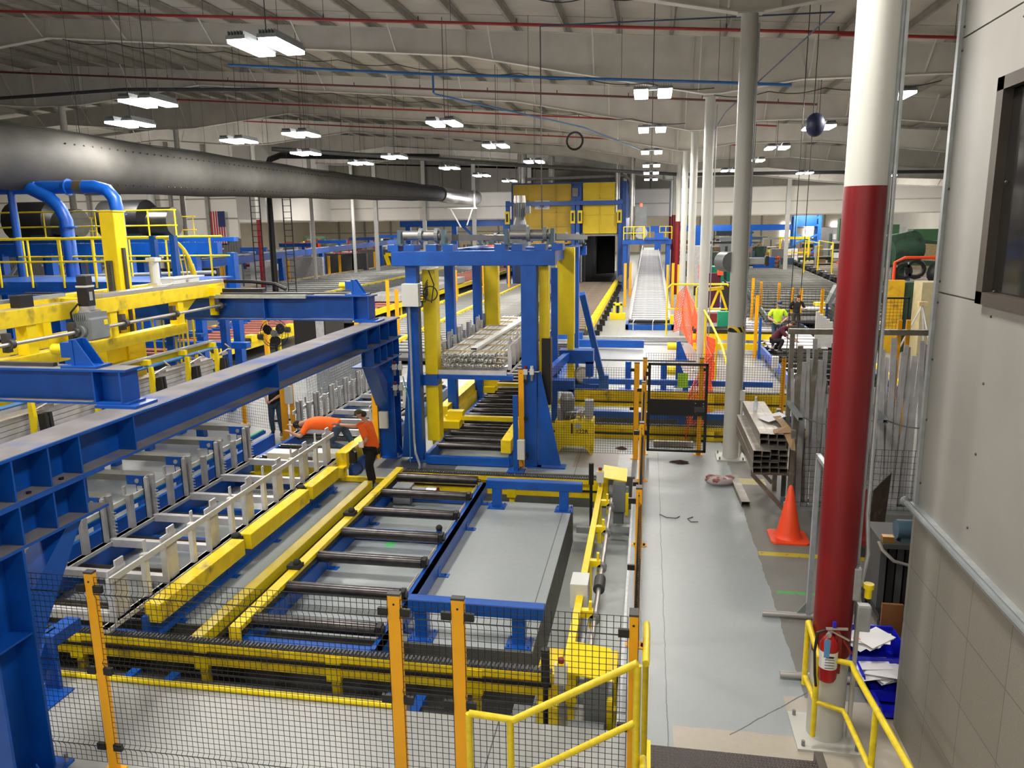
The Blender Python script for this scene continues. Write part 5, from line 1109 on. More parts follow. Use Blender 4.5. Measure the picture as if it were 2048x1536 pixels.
for k,(x,y,z) in enumerate(((2.40,8.62,.28),(2.50,8.30,.06),(2.62,8.06,.02))):
    lb=['blue plastic bin heaped with papers, topmost beside the office wall','blue plastic bin with papers, second from the top beside the office wall','lowest blue plastic bin, its corner just showing by the office wall'][k]
    t=thing('storage_bin',lb,'bin',(x,y,z)); w=.55; d=.40; h=.30 if k<2 else .14
    m=MB(); m.box(x,y,z,x+w,y+d,z+.012); 
    m.poly([(x,y,z),(x+.012,y,z),(x-.03,y,z+h),(x-.045,y,z+h)],(0,d,0)); m.poly([(x+w,y,z),(x+w-.012,y,z),(x+w,y,z+h),(x+w+.012,y,z+h)],(0,d,0))
    m.poly([(x,y+d,z),(x+w,y+d,z),(x+w,y+d+.03,z+h),(x-.04,y+d+.03,z+h)],(0,.012,0)); m.box(x,y,z,x+w,y+.012,z+h*.45)
    m.box(x-.06,y,z+h-.012,x-.035,y+d+.04,z+h+.01); m.box(x-.06,y+d+.02,z+h-.012,x+w,y+d+.045,z+h+.01); fin('tub',m,BINB,t)
    if k<2:
        random.seed(5+k)
        for j in range(9):
            cx=x+.18+random.uniform(-.1,.15); cy=y+.2+random.uniform(-.1,.1); zz=z+h*.72+j*.012; a=random.uniform(-.7,.7); ca,sa=math.cos(a),math.sin(a); q=[(-.19,-.13),(.19,-.14),(.2,.13),(-.17,.14)]
            s=single('paper_sheet',MB().poly([(cx+u*ca-v*sa,cy+u*sa+v*ca,zz+u*.18*random.uniform(.2,1)) for u,v in q],(0,0,.002)),PAPER,'loose white printed sheet heaped in the %s blue bin'%('topmost','second')[k],'paper','papers in the %s blue bin'%('topmost','second')[k])
        if k==0: single('orange_sticker',MB().poly([(2.42,8.70,.585),(2.50,8.68,.59),(2.49,8.74,.59),(2.43,8.74,.585)],(0,0,.002)),CONE,'small orange slip on the papers in the topmost blue bin','slip')
t=thing('bin_stand','grey stand under the blue bins behind the corner of the office wall','stand',(2.7,8.9,0)); fin('frame',MB().box(2.45,8.66,0,2.5,8.7,.27).box(2.9,8.66,0,2.95,8.7,.27).box(2.45,8.98,0,2.5,9.02,.27).box(2.40,8.62,.25,2.95,9.02,.275),GREYM,t)
m=MB(); m.box(3.0,8.5,0,3.3,8.54,1.05); 
single('brown_pegboard',MB().box(2.86,9.2,0,3.1,9.24,.80),BROWN,'brown perforated board strip standing at the corner of the office wall','board')
# ================================================================ right bay: sign stand, cone, carts, tube racks
t=thing('rolling_frame_stand','grey aluminium frame stand with tubular T feet behind the thick red column','stand',(2.2,9.5,0))
FX=2.24
for y in (8.72,10.22):
    fin('upright',MB().box(FX-.03,y-.03,.05,FX+.03,y+.03,2.35),GALV,t); fin('foot_tube',MB().tube((1.64,y,.05),(2.75,y,.05),.04,12),CHROME,t,smooth=True); fin('gusset',MB().poly([(FX-.03,y,.08),(FX-.15,y,.08),(FX-.03,y,.25)],(0,.02,0)),GREYM,t)
fin('top_bar',MB().box(FX-.03,8.72,2.3,FX+.03,10.22,2.35),GALV,t)
def cone(x,y,h,label,s=1):
    t=thing('traffic_cone',label,'traffic cone',(x,y,0)); b=.19*s*1.15
    m=MB(); m.poly([(x-b,y-b*.8,0),(x-b*.8,y-b,0),(x+b*.8,y-b,0),(x+b,y-b*.8,0),(x+b,y+b*.8,0),(x+b*.8,y+b,0),(x-b*.8,y+b,0),(x-b,y+b*.8,0)],(0,0,.035)); fin('base',m,CONE,t,bev=.006)
    fin('cone_body',MB().pipe([(x,y,.03),(x,y,.06),(x,y,.12),(x,y,h-.02),(x,y,h)],[.165*s,.15*s,.135*s,.035,.02],20),CONE,t,smooth=True)
cone(2.46,13.1,.95,'orange traffic cone on the concrete by the steel tube racks',1.45)
cone(3.05,26.5,1.3,'orange traffic cone beside the yellow handrail and the orange net',1.0)
t=thing('red_cart','red cart with a brown steel plate standing upright on it','cart',(3.5,12.6,0))
m=MB(); m.box(3.2,12.3,.26,3.9,13.1,.34); m.poly([(3.30,12.55,.34),(3.56,12.55,.34),(3.58,12.55,1.12),(3.50,12.55,1.12)],(0,.04,0)); fin('body',m,REDC,t)
fin('steel_plate',MB().poly([(3.58,12.5,.34),(3.90,12.8,.44),(3.94,12.8,1.34),(3.60,12.5,1.12)],(.0,.03,0)),RUST,t,label='brown scratched steel plate')
for (x,y) in ((3.32,12.45),(3.8,12.4),(3.3,12.95)): fin('wheel',MB().tube((x-.03,y,.13),(x+.03,y,.13),.13,16),RUB,t,smooth=True)
t=thing('black_trolley','tall black trolley loaded with dark bars and a teal grinder beside the office wall','trolley',(3.4,10.6,0))
m=MB(); m.box(3.05,9.9,.22,3.7,10.9,.3); fin('deck',m,BLK,t)
for k in range(5): fin('upright_bar',MB().box(3.06+k*.11,10.1+k*.02,.3,3.14+k*.11,10.75,1.18),BLK if k%2 else DGREY,t)
m=MB(); m.box(3.05,10.0,1.18,3.7,10.8,1.24); fin('top_shelf',m,DGREY,t); fin('grinder',MB().tube((3.25,10.2,1.38),(3.6,10.2,1.38),.13,14).box(3.3,10.1,1.24,3.5,10.3,1.34),TEAL,t,smooth=True)
fin('handle',MB().pipe([(2.98,9.95,1.3),(3.02,9.9,1.2),(3.15,9.85,1.08),(3.35,9.88,1.02),(3.5,10,1.15)],.022,8),CHROME,t,smooth=True); fin('brass_tool',MB().box(3.06,10.05,1.24,3.2,10.15,1.32),paint('brass_part',(.4,.22,.06),.4,.6),t)
for (x,y) in ((3.12,10.0),(3.6,10.1),(3.12,10.8)): fin('wheel',MB().tube((x-.03,y,.1),(x+.03,y,.1),.1,14),RUB,t,smooth=True)
# vertical rack for aluminium bars
t=thing('vertical_bar_rack','steel rack with top rail, chain and mesh skirt holding the leaning bars','rack',(3.9,15,0))
for x in (2.68,4.02,5.45): fin('upright',MB().box(x-.04,15.0,0,x+.04,15.08,3.32),TUBE,t)
fin('top_rail',MB().box(2.60,14.98,3.28,5.6,15.08,3.38),TUBE,t); fin('base_channel',MB().box(2.62,14.5,0,5.6,14.62,.12),GALV,t); fin('base_channel',MB().box(2.62,14.9,0,5.6,15.0,.1),paint('blue_grey_channel',(.18,.23,.28),.5),t)
for x in (2.68,4.1): fin('outrigger_arm',MB().hollow((x,15.0,1.98),(x+.05,14.05,1.88),.09,.07,.008),GREYM,t); fin('arm_brace',MB().beam((x-.02,15.0,1.2),(x-.02,15.0,.0),.06,.06),DGREY,t)
for (a,b) in ((2.72,4.1),(4.1,5.4)): fin('chain',MB().pipe(wavy((a,14.25,1.9),(b,14.25,1.88),.16,1,10),.014,6),GREYM,t)
mesh_panel((2.9,14.46,0),(5.5,14.46,0),.1,1.25,t,pitch=.11,r=.004,crimp=False,mat=DGREY)
fin('cardboard_tag',MB().box(3.62,14.2,1.15,3.95,14.21,1.75),CARD,t)
random.seed(11)
proto=None; bars=[]
specs=[]
for k in range(44):
    x=2.76+k*.05 if k<22 else 2.74+(k-22)*.055; specs.append((x+random.uniform(-.02,.02),random.uniform(2.1,3.25),'in the left bay of the bar rack'))
for k in range(52):
    xx=3.98+random.random()*1.45; specs.append((xx,random.uniform(2.0,3.25) if xx>4.3 else random.uniform(1.6,2.35),'in the right bay of the bar rack'))
for i,(x,h,w) in enumerate(specs):
    y=14.62+random.uniform(0,.28); dx=random.uniform(-.16,.16); ww=random.choice((.06,.08,.10)); 
    mt=(ALUD if random.random()<.8 else TUBE) if x<3.9 else ALUP
    s=single('metal_bar',MB().beam((x,y,.02 if y<14.6 else .12),(x+dx,14.93+random.uniform(-.05,.05),h),ww,.025),mt,'one of the pale aluminium bars leaning %s'%w,'bar','aluminium bars leaning %s'%w)
for k,(x,h) in enumerate(((4.32,3.05),(4.62,2.9))):
    pass
# amber posts standing in front/behind
for k,(x,y,z0,h) in enumerate(((3.95,15.3,0,3.63),(4.10,15.3,0,3.60),(4.62,15.3,0,3.53),(4.77,15.3,0,3.53))):
    lb=['left of two amber bars standing in the bar rack right of the red column','right of two amber bars standing in the bar rack right of the red column','amber post by the tripod, nearer the office wall','amber post left of the red spool by the tripod'][k]
    single('amber_bar',MB().beam((x,y,z0),(x,y,z0+h),.07,.06),AMB,lb,'post')
# horizontal bundle of square tubes
t=thing('cantilever_arm','rusty cantilever bracket with diagonal brace carrying the square tube stack','bracket',(2.3,14.2,0))
for y in (13.95,15.6): 
    fin('arm',MB().beam((1.9,y,.90),(2.66,y,.90),.08,.08),TUBE,t); fin('diagonal_brace',MB().beam((1.92,y,.86),(2.55,y,.16),.07,.07),TUBE,t); fin('upright',MB().box(2.56,y-.05,0,2.64,y+.05,1.7),TUBE,t)
first=None
for r in range(6):
    for c in range(4):
        if r>=4 and c==0: continue
        x=1.97+c*.15+(.0 if r%2 else .01); z=.995+r*.108
        if first is None:
            m=MB(); m.hollow((x,13.7,z),(x,16.4,z),.148,.104,.006); first=single('square_steel_tube',m,TUBE,'one of the hollow rectangular steel tubes stacked beside the white column','tube','stack of hollow steel tubes'); f0=(x,z)
        else: c2_=first.copy(); COL.objects.link(c2_); c2_.location=Vector(first.location)+Vector((x-f0[0],random.uniform(-.05,.12)+(.3 if r>=4 else 0),z-f0[1]))
t=thing('torn_cardboard','torn brown cardboard pieces lying on top of the steel tube stack','cardboard',(2.35,14.6,1.6))
fin('flap',MB().poly([(2.15,15.2,1.60),(2.6,15.5,1.66),(2.66,15.0,1.70),(2.3,14.8,1.62)],(0,0,.006)),PAPER,t); fin('flap',MB().poly([(2.42,15.1,1.66),(2.56,15.1,1.68),(2.62,14.2,1.64),(2.50,14.2,1.63)],(0,0,.006)),CARD,t); fin('flap',MB().poly([(2.45,14.1,1.62),(2.62,14.0,1.62),(2.60,13.66,1.40),(2.52,13.66,1.42)],(0,.01,0)),CARD,t); fin('flap',MB().poly([(2.3,14.3,1.60),(2.55,14.2,1.72),(2.6,14.0,1.64),(2.3,14.05,1.6)],(0,0,.005)),CARD,t)
t=thing('water_bottle','clear plastic water bottle with white cap on top of the tube stack','bottle',(2.2,15.9,1.6)); fin('body',MB().pipe([(2.2,15.9,1.60),(2.2,15.9,1.62),(2.2,15.9,1.74),(2.2,15.9,1.82),(2.2,15.9,1.85)],[.04,.045,.045,.02,.018],14),GLASSB,t,smooth=True); fin('cap',MB().tube((2.2,15.9,1.85),(2.2,15.9,1.88),.02,10),PAPER,t)
single('steel_tube',MB().hollow((1.92,14.55,.055),(1.86,16.2,.055),.16,.10,.008),TUBE,'single hollow steel tube lying on the floor at the walkway edge','tube')
t=thing('plastic_bag_of_rags','clear plastic bag stuffed with red rags lying on the walkway','bag',(1.55,15.9,0)); random.seed(2)
m=MB()
for k in range(12): m.ball((1.55+random.uniform(-.2,.2),15.85+random.uniform(-.14,.14),.08+random.uniform(-.02,.05)),.12,.09,.06,8,5)
fin('rags',m,paint('red_rags',(.28,.11,.10),.9,var=.35,scale=14),t,smooth=True); m=MB(); m.ball((1.55,15.86,.07),.30,.21,.10,16,8); fin('bag_film',m,PLASTIC,t,smooth=True)
def rag(x,y,s,label,mat=None,z=.0):
    random.seed(int(x*100)); pts=[(x+s*(1+.35*random.uniform(-1,1))*math.cos(a)*(1.0),y+s*.6*(1+.5*random.uniform(-1,1))*math.sin(a),z+.01) for a in [i*math.pi/5 for i in range(10)]]
    m=MB(); n=len(pts); vs=pts+[(x,y,z+.07)]; m.add(vs,[(i,(i+1)%n,n) for i in range(n)]+[tuple(reversed(range(n)))]); single('rag',m,mat or paint('dark_red_rag',(.05,.018,.02),.95),label,'rag')
rag(.80,17.25,.2,'dark maroon rag dropped on the walkway in front of the gate'); rag(-.55,18.2,.16,'small dark rag left of the gate behind the mesh',bpy.data.materials['dark_red_rag']); rag(-1.3,24.2,.25,'red rag lying under the far blue beam',bpy.data.materials['dark_red_rag'],.0)
m=MB(); m.pipe([(.30,13.9,.01),(.42,13.75,.012),(.6,13.75,.01),(.66,13.85,.01)],.008,5); single('wire_offcut',m,DGREY,'thin bent wire lying on the walkway','wire')
m=MB(); m.pipe([(.9,13.85,.01),(.8,13.75,.01),(.85,13.6,.01),(.98,13.62,.01)],.008,5); single('wire_offcut',m,DGREY,'second curled wire lying on the walkway beside the bent one','wire')
# ================================================================ background lines and machines
def bed(name,label,x0,x1,y0,y1,z,pitch,r,mat,rail=BLUE,railw=.1,cat='conveyor',rot=0,legs=True,edge=None,group=None):
    t=thing(name,label,cat,((x0+x1)/2,y0,0),group)
    ys=[]; y=y0+pitch/2
    while y<y1 and len(ys)<98: ys.append(y); y+=pitch
    rollers(t,x0+.05,x1-.05,ys,z,r,mat,n=8,shaft=False)
    for x in (x0,x1): fin('side_rail',MB().box(x-railw/2,y0,z-.28,x+railw/2,y1,z+.02),rail,t)
    fin('dark_underlay',MB().box(x0+.1,y0+.05,z-.34,x1-.1,y1-.05,z-.22),DGREY,t)  # dark sheet added below the rollers to blacken the gaps
    if legs:
        k=y0+.5
        while k<y1:
            for x in (x0,x1): fin('leg',MB().box(x-.05,k-.05,0,x+.05,k+.05,z-.28),rail,t)
            k+=max(6,(y1-y0)/8)
    if edge:
        ex,em,el=edge; k=y0
        while k<y1:
            fin(el,MB().box(ex-.09,k+.1,z+.02,ex+.09,min(k+2.2,y1)-.1,z+.16),em,t); k+=2.2
    if rot: t.rotation_euler=(0,0,rot)
    return t
bed('roller_table','wide grey roller table stretching far back left of the centre, nearest the blue monorail',-32,-23.2,46,125,.78,2.1,.10,paint('roller_grey_light',(.36,.37,.36),.4,.4),BLUE,edge=(-32,paint('tan_edge',(.45,.33,.15),.7),'edge_block'))
bed('roller_table','middle roller table with blue and yellow end blocks between the two wide tables',-22.8,-19.2,38,98,.80,1.7,.09,paint('roller_grey_mid',(.24,.26,.27),.4,.4),BLUE,edge=(-22.9,YEL,'end_block'))
t=bed('roller_table','red-brown roller table with yellow side frame behind the black pedestal fan',-20.8,-16.3,25.5,36.5,.80,.85,.075,PINK,YEL,.16,legs=True)
for k in range(9):
    y=25.7+k*1.2; fin('bearing_block',MB().box(-16.4,y-.1,.78,-16.1,y+.35,1.08),YEL,t)
    fin('black_roller_end',MB().tube((-16.25,y+.75,.9),(-16.0,y+.75,.9),.13,8),BLK,t)
fin('end_leg',MB().beam((-16.3,36.5,1.1),(-15.9,36.8,0),.25,.2),YEL,t)
random.seed(4)
for k in range(14):
    y=29+k*.55; x=-20.6+random.random()*.9; fin('blue_pad',MB().box(x,y,.84,x+.8,y+.12,.95),BLUE,t)
t=bed('roller_table','pale roller table with yellow side frame between the middle table and the gantry',-19.0,-15.3,38.5,98,.80,1.5,.09,PINK,YEL,.16)
for k in range(4):
    single('aluminium_stack',MB().box(-17.6+k*.0,46+k*4.6,.9,-15.2,49.6+k*4.6,1.25+.1*(k%2)),ALUP,'pale stack of profiles on the red-brown table, %s from the front'%('first','second','third','last')[k],'stack')
bed('roller_conveyor','dark roller lane between the red-brown table and the gantry, left of two',-13.3,-10.9,31,66,.50,.80,.08,paint('lane_roller',(.20,.20,.19),.4,.3),DGREY,edge=(-13.3,YEL,'edge_strip'))
bed('roller_conveyor','dark roller lane leading toward the grey cabinets, right of two',-10.6,-7.1,29,66,.50,.80,.08,bpy.data.materials['lane_roller'],DGREY,edge=(-10.6,YEL,'edge_strip'))
bed('roller_conveyor','roller lane with dark rollers running into the open furnace doorway',-6.3,-2.95,36.8,69,.45,.95,.085,paint('rusty_roller',(.22,.17,.13),.45,.3),DGREY,edge=None)
t=thing('roller_guard_row','row of yellow guard covers with black feet along the furnace conveyor','guard row',(-2.75,37,0))
for k in range(14): fin('guard_cover',MB().box(-2.92,37+k*2.3,.40,-2.62,38.9+k*2.3,.72),YEL,t); fin('foot_bracket',MB().box(-2.6,37.4+k*2.3,0,-2.3,37.5+k*2.3,.35),BLK,t)
single('blue_end_beam',MB().box(-6.6,35.9,.12,-3.0,36.1,.45),BLUE,'blue end beam in front of the furnace conveyor','beam')
# inclined silver rack line
t=thing('silver_rack_line','long silver slatted rack line rising toward the blue service platform','rack line',(.1,40.8,0))
def zr(y): return .42+.033*(y-41)
for s,x in ((-1,-.92),(1,1.12)):
    fin('side_rail',MB().beam((x,40.9,zr(40.9)+.05),(x,107,zr(107)+.05),.07,.16),ALU,t)
m0=None; y=41.2; cnt=0
while y<100 and cnt<95:
    m=MB().box(-.88,y,zr(41.2)-.03,1.08,y+.34,zr(41.2)+.04)
    if m0 is None: m0=fin('slat',m,ALUP,t); yy0=y
    else: clone(m0,t,(0,y-yy0,zr(y)-zr(yy0)))
    y+=.85+.006*(y-41); cnt+=1
m0=None
for k in range(45):
    y=41.2+k*1.1
    for x in (-.98,1.16):
        m=MB().box(x-.03,41.2,zr(41.2)+.1,x+.03,41.3,zr(41.2)+.55)
        if m0 is None: m0=fin('rail_stake',m,ALU,t); xx0=x
        else: clone(m0,t,(x-xx0,y-41.2,zr(y)-zr(41.2)))
fin('gap_underlay',MB().beam((.1,41,zr(41)-.12),(.1,106,zr(106)-.12),1.7,.06),GREYM,t)  # grey sheet added under the slats to darken the gaps
for y in range(44,105,6): fin('leg',MB().box(-.95,y,0,-.85,y+.1,zr(y)),BLUE,t); fin('leg',MB().box(1.05,y,0,1.15,y+.1,zr(y)),BLUE,t)
fin('front_frame',MB().box(-1.15,40.4,.02,1.35,40.6,.26).box(-1.15,40.4,.02,-1.0,42,.3).box(1.2,40.4,.02,1.35,42,.3),BLUE,t); fin('front_roller',MB().tube((-1.0,40.75,.42),(1.2,40.75,.42),.09,12),BLK,t,smooth=True); fin('yellow_cap',MB().box(1.12,40.5,.3,1.3,40.9,.75),YEL,t)
for x in (-.75,.25): fin('hoop',MB().pipe([(x,40.3,.0),(x,40.3,.45),(x+.05,40.6,.5)],.02,6),ALU,t)
t=thing('yellow_floor_stop','yellow floor stop bracket with black post left of the silver rack line','stop',(-1.75,45,0)); fin('base',MB().box(-2.2,45,0,-1.3,45.5,.35).box(-2.0,45.1,.35,-1.9,45.4,.9).box(-1.6,45.1,.35,-1.5,45.4,.9).box(-2.0,45.1,.8,-1.5,45.4,.95),YEL,t); fin('post',MB().tube((-1.75,45.2,.3),(-1.75,45.2,1.3),.08,8),BLK,t)
# ---- furnace
t=thing('ageing_furnace','tall blue and yellow furnace with lifted yellow doors and a dark open chamber','furnace',(-7,69,0))
FY=paint('furnace_door_yellow',(.85,.62,.01),.45,var=.1,scale=.6); FYL=paint('furnace_door_worn',(.62,.42,.04),.55,var=.2,scale=.5)
fin('side_wall',MB().box(-2.3,69.5,0,-2.1,86,8.9),BLUE,t); fin('side_wall',MB().box(-12.2,69.5,0,-12.0,86,8.9),BLUE,t); fin('chamber_wall',MB().box(-6.2,69.6,0,-5.95,86,4.6),DGREY,t)
fin('roof',MB().box(-12.2,69.5,8.9,-2.1,86,9.15),BLUE,t); fin('chamber_ceiling',MB().box(-12,69.6,4.55,-2.3,86,4.7),DGREY,t); fin('front_wall',MB().box(-12.2,69.4,4.6,-2.1,69.6,8.9),BLUE,t); fin('dark_back_panel',MB().box(-5.6,85.9,0,-3.7,86,4.5),DGREY,t); fin('chamber_floor',MB().box(-5.9,69.6,.0,-2.4,90,.30),RUB,t); fin('chamber_lining',MB().box(-2.6,75,.3,-2.35,86,4.5).box(-5.85,69.7,.3,-5.6,86,4.5),BLK,t)  # dark back panel and floor plate added so the chamber looks dark inside
for k in range(9): fin('wall_panel',MB().box(-5.95,70+k*1.7,.2,-5.85,71.2+k*1.7,4.4),GREYM,t)
for x in (-5.95,-2.75):
    fin('door_frame',MB().box(x-.07,69.2,0,x+.07,69.4,4.6),ALUD,t)
fin('door_frame',MB().box(-6,69.2,4.5,-2.7,69.4,4.66),ALUD,t)
def door(x0,x1,z0,z1,mat,nx,zs):
    d=fin('lift_door',MB().box(x0,68.9,z0,x1,69.1,z1),mat,t)
    m=MB()
    for i in range(nx+1): x=x0+(x1-x0)*i/nx; m.box(x-.04,68.8,z0,x+.04,68.9,z1)
    for z in [z0,z1]+list(zs): m.box(x0,68.8,z-.04,x1,68.9,z+.04)
    fin('door_rib',m,mat,d)
door(-11.9,-6.85,3.9,8.95,FYL,4,(5.4,6.6,7.6)); door(-5.75,-2.85,4.75,9.0,FY,2,(6.35,7.05,7.7))
for x in (-6.6,-6.2,-2.55,-2.2,-12.4): fin('guide_column',MB().box(x-.16,68.4,0,x+.16,68.8,7.6 if x<-2.3 else 8.9),BLUE,t)
fin('cross_beam',MB().box(-12.5,68.2,7.15,-2.3,68.5,7.5),BLUE,t); fin('upper_panel',MB().box(-6.8,68.9,7.4,-5.9,69.1,8.8),BLUE,t); fin('grey_box',MB().box(-6.7,68.6,7.9,-6.2,68.8,8.6),GREYM,t)
for x in (-6.62,-6.0,-2.6,-12.4): fin('latch_frame',MB().box(x-.2,68.2,5.6,x+.2,68.38,6.7),YEL,t); fin('latch_slot',MB().box(x-.08,68.15,5.8,x+.08,68.2,6.5),BLK,t)
for x in (-6.35,-2.35): fin('hoist_motor',MB().tube((x,68.0,.9),(x,67.4,.9),.3,14).box(x-.35,67.6,.1,x+.35,68.3,.5),GREYM,t,smooth=True)
s=fin('warning_sign',MB().box(-10.0,68.7,6.85,-8.7,68.78,7.6),PAPER,t,label='white sign with a red and blue oval'); fin('sign_oval',MB().tube((-9.35,68.68,7.3),(-9.35,68.7,7.3),.25,20),REDC,s); text('CAUTION',(-9.35,68.67,7.0),.16,(math.pi/2,0,0),BLK,s)
for z in (1.2,2.4,3.4): 
    for k in range(3): fin('loaded_shelf',MB().box(-9.4+k*1.05,70.5,z,-8.5+k*1.05,80,z+.16),ALUP,t)
fin('left_frame',MB().box(-9.6,69.2,0,-9.45,69.4,4.2),ALU,t)
fin('top_pipe',MB().pipe([(-11.5,70,9.5),(-3,70,9.6),(-2.2,70,9.6),(-1.8,70,9.2),(-1.8,70,8)],.14,8),ALUD,t,smooth=True)
for k,(x,y,r,z0) in enumerate(((-11.3,70,.42,9.1),(-9.05,73,.3,9.1),(-2.85,69,.22,6.5),(-2.3,71,.2,9.1),(-1.5,66.5,.2,4.2))):
    single('exhaust_stack',MB().tube((x,y,z0),(x,y,roofz(x)+.1),r,14),SILV,'round silver exhaust stack rising to the roof, %s counted from the left over the furnace'%('first','second','third','fourth','fifth')[k],'stack',smooth=True)
t=thing('service_platform','blue service platform with yellow railings and grey cabinet right of the furnace','platform',(0,65,0))
fin('deck',MB().box(-2.2,64.5,3.85,1.75,68,4.2),BLUE,t); fin('deck',MB().box(-.4,64.3,4.2,1.5,66,4.35),BLUE,t)
for x in (-2.0,1.5): 
    for y in (64.8,67.6): fin('leg',MB().box(x-.16,y-.16,0,x+.16,y+.16,3.85),BLUE,t)
for x0,x1,y in ((-2.1,-.5,64.5),(.8,1.8,66.5),(-2.1,0,69),(-2.2,-1.5,71)):
    for z in (5.25,4.75): fin('rail',MB().tube((x0,y,z),(x1,y,z),.04,6),YEL,t)
    for x in (x0,(x0+x1)/2,x1): fin('rail_post',MB().tube((x,y,4.2),(x,y,5.25),.04,6),YEL,t)
fin('yellow_panel',MB().box(-.48,64.5,4.3,-.42,66,5.3),YEL,t); fin('cabinet',MB().box(-1.2,66.5,4.2,-.3,67.3,6.9),GREYM,t); fin('round_fan',MB().tube((-.7,64.9,4.75),(-.7,65.4,4.75),.5,18),ALUD,t); fin('wheel',MB().tube((-1.3,64.6,4.7),(-1.3,64.7,4.7),.18,12),BLK,t); fin('red_beacon',MB().tube((-.75,66.8,6.9),(-.75,66.8,7.15),.1,10),LEDR,t,label='lit red beacon'); fin('motor',MB().box(.4,64.7,4.35,1.1,65.2,4.75),BLUE,t)
# posts near platform and orange net
for k,(x,y,h) in enumerate(((1.55,52,2.9),(1.85,50,2.9),(-1.55,52,2.9),(1.3,56,2.6),(-1.4,60,2.6))): single('amber_post',MB().box(x-.09,y-.05,0,x+.09,y+.05,h),AMB,'amber post beside the silver rack line, %s'%('right side nearest the net','second on the right side by the white column','left side nearest','right side under the platform','left side under the platform')[k],'post')
def net(pts,label,cell=.07,r=.010):
    m=MB()
    # pts: grid corners bottom/top polyline: list of (bottom,top)
    for (a0,a1),(b0,b1) in zip(pts,pts[1:]):
        a0,a1,b0,b1=map(Vector,(a0,a1,b0,b1)); n=max(2,int((b0-a0).length/cell/1.2)); k=max(3,int((a1-a0).length/cell))
        def Q(u,v): 
            p=a0.lerp(b0,u).lerp(a1.lerp(b1,u),v); return (p.x+.03*math.sin(v*9+u*5),p.y+.03*math.sin(v*7),p.z)
        for i in range(n+1):
            for j in range(k): m.tube(Q(i/n,j/k),Q(i/n,(j+1)/k),r,3,cap=False)
        for j in range(k+1):
            for i in range(n): m.tube(Q(i/n,j/k),Q((i+1)/n,j/k),r,3,cap=False)
    return single('orange_barrier_net',m,NETO,label,'barrier net')
net([((1.2,37.5,.3),(1.35,38,2.0)),((1.5,36.8,.5),(1.7,36.5,2.6)),((1.9,35,.1),(2.0,35,1.9)),((2.2,30,.05),(2.2,30,1.2)),((2.2,26,.05),(2.2,26,1.6))],'orange plastic net bunched behind the white columns and running along the aisle',.11,.016)
net([((1.95,26,.0),(1.9,26,1.7)),((1.9,22.5,.0),(1.8,22.5,1.6)),((1.5,20.6,.0),(1.45,20.6,1.6)),((1.0,19.0,.05),(1.0,19,1.2))],'orange plastic net draped over the beams right behind the black gate',.085,.009)
t=thing('yellow_stair_rail','yellow sloping handrail behind the second white column','handrail',(2.3,26,0))
for pts in ([(2.0,29,2.3),(2.1,27,2.1),(2.35,25,1.5),(2.45,24.2,1.0)],[(2.45,24.2,1.0),(2.45,24.2,0)],[(2.05,28.5,0),(2.05,28.5,2.2)],[(2.25,26,0),(2.25,26,1.8)]): fin('pipe_rail',MB().pipe(pts,.035,8),YEL,t,smooth=True)
t=thing('yellow_pipe_barrier','yellow rounded pipe barrier with machine parts seen between the white columns','barrier',(3,40,0))
for x0,x1,y in ((.9,3.95,38.5),(2.3,3.9,38.6)):
    fin('hoop',MB().pipe([(x0,y,0),(x0,y,2.3),(x0+.2,y,2.5),(x1-.2,y,2.5),(x1,y,2.3),(x1,y,0)],.045,8),YEL,t,smooth=True); fin('mid_rail',MB().tube((x0,y,1.3),(x1,y,1.3),.04,6),YEL,t)
fin('tripod',MB().beam((3,38.9,1.2),(3.4,38.9,2.3),.1,.1).beam((3.8,38.9,1.2),(3.4,38.9,2.3),.1,.1).beam((2.6,38.9,2.2),(3.6,38.9,2.3),.2,.15),YEL,t)
t=thing('yellow_transfer_carriage','low yellow carriage with black rollers between the white columns','carriage',(3.3,34,0)); fin('frame',MB().box(1.9,33.2,.55,5.2,33.6,.8).box(1.9,32.8,.2,5.2,33,.45),YEL,t); fin('roller',MB().tube((1.9,33.4,.9),(5.2,33.4,.9),.1,8),STEELD,t); fin('roller',MB().tube((1.9,34.2,.9),(5.2,34.2,.9),.1,8),STEELD,t)
fin('green_block',MB().box(3.0,34.5,.9,3.5,34.9,1.6),GREEN,t)
# blue rail roller conveyor on the right with the two workers
t=bed('roller_conveyor','blue railed conveyor with black rollers carrying the two workers right of the white column',4.6,7.5,24.5,52,.42,1.0,.10,STEEL,paint('faded_blue',(.06,.14,.50),.4))
for k in range(7): foot(4.5,26+k*2.1,BLUE,t,s=-1)
fin('yellow_chain_guard',MB().beam((7.6,24,.5),(7.7,31.5,.62),.12,.12).ball((7.65,31.6,.7),.18),YEL,t)
for k in range(6): single('aluminium_plank',MB().box(4.75,31.2+k*.75,.52,6.9,31.8+k*.75,.56+.02*k),ALUP,'broad pale aluminium plank lying across the conveyor by the worker in lime green','plank','planks on the conveyor')
for k in range(5): single('upright_plank',MB().box(6.35+k*.17,31.0+.2*k,.5,6.48+k*.17,31.1+.2*k,2.0-.12*k),ALU,'tall pale plank standing upright right of the worker in lime green','plank','upright planks')
t=thing('safety_fence','black mesh fence with amber and blue posts around the two workers on the conveyor','fence',(6,34,0))
for (x,y,h,mt,w) in ((4.28,32,2.55,AMB,.13),(4.42,31.8,1.65,BLUE,.10),(8.1,38.5,2.3,AMB,.14),(8.3,38.3,1.6,BLUE,.12),(3.6,32.3,2.7,AMB,.1)): post(x,y,h,t,w,.08,mat=mt)
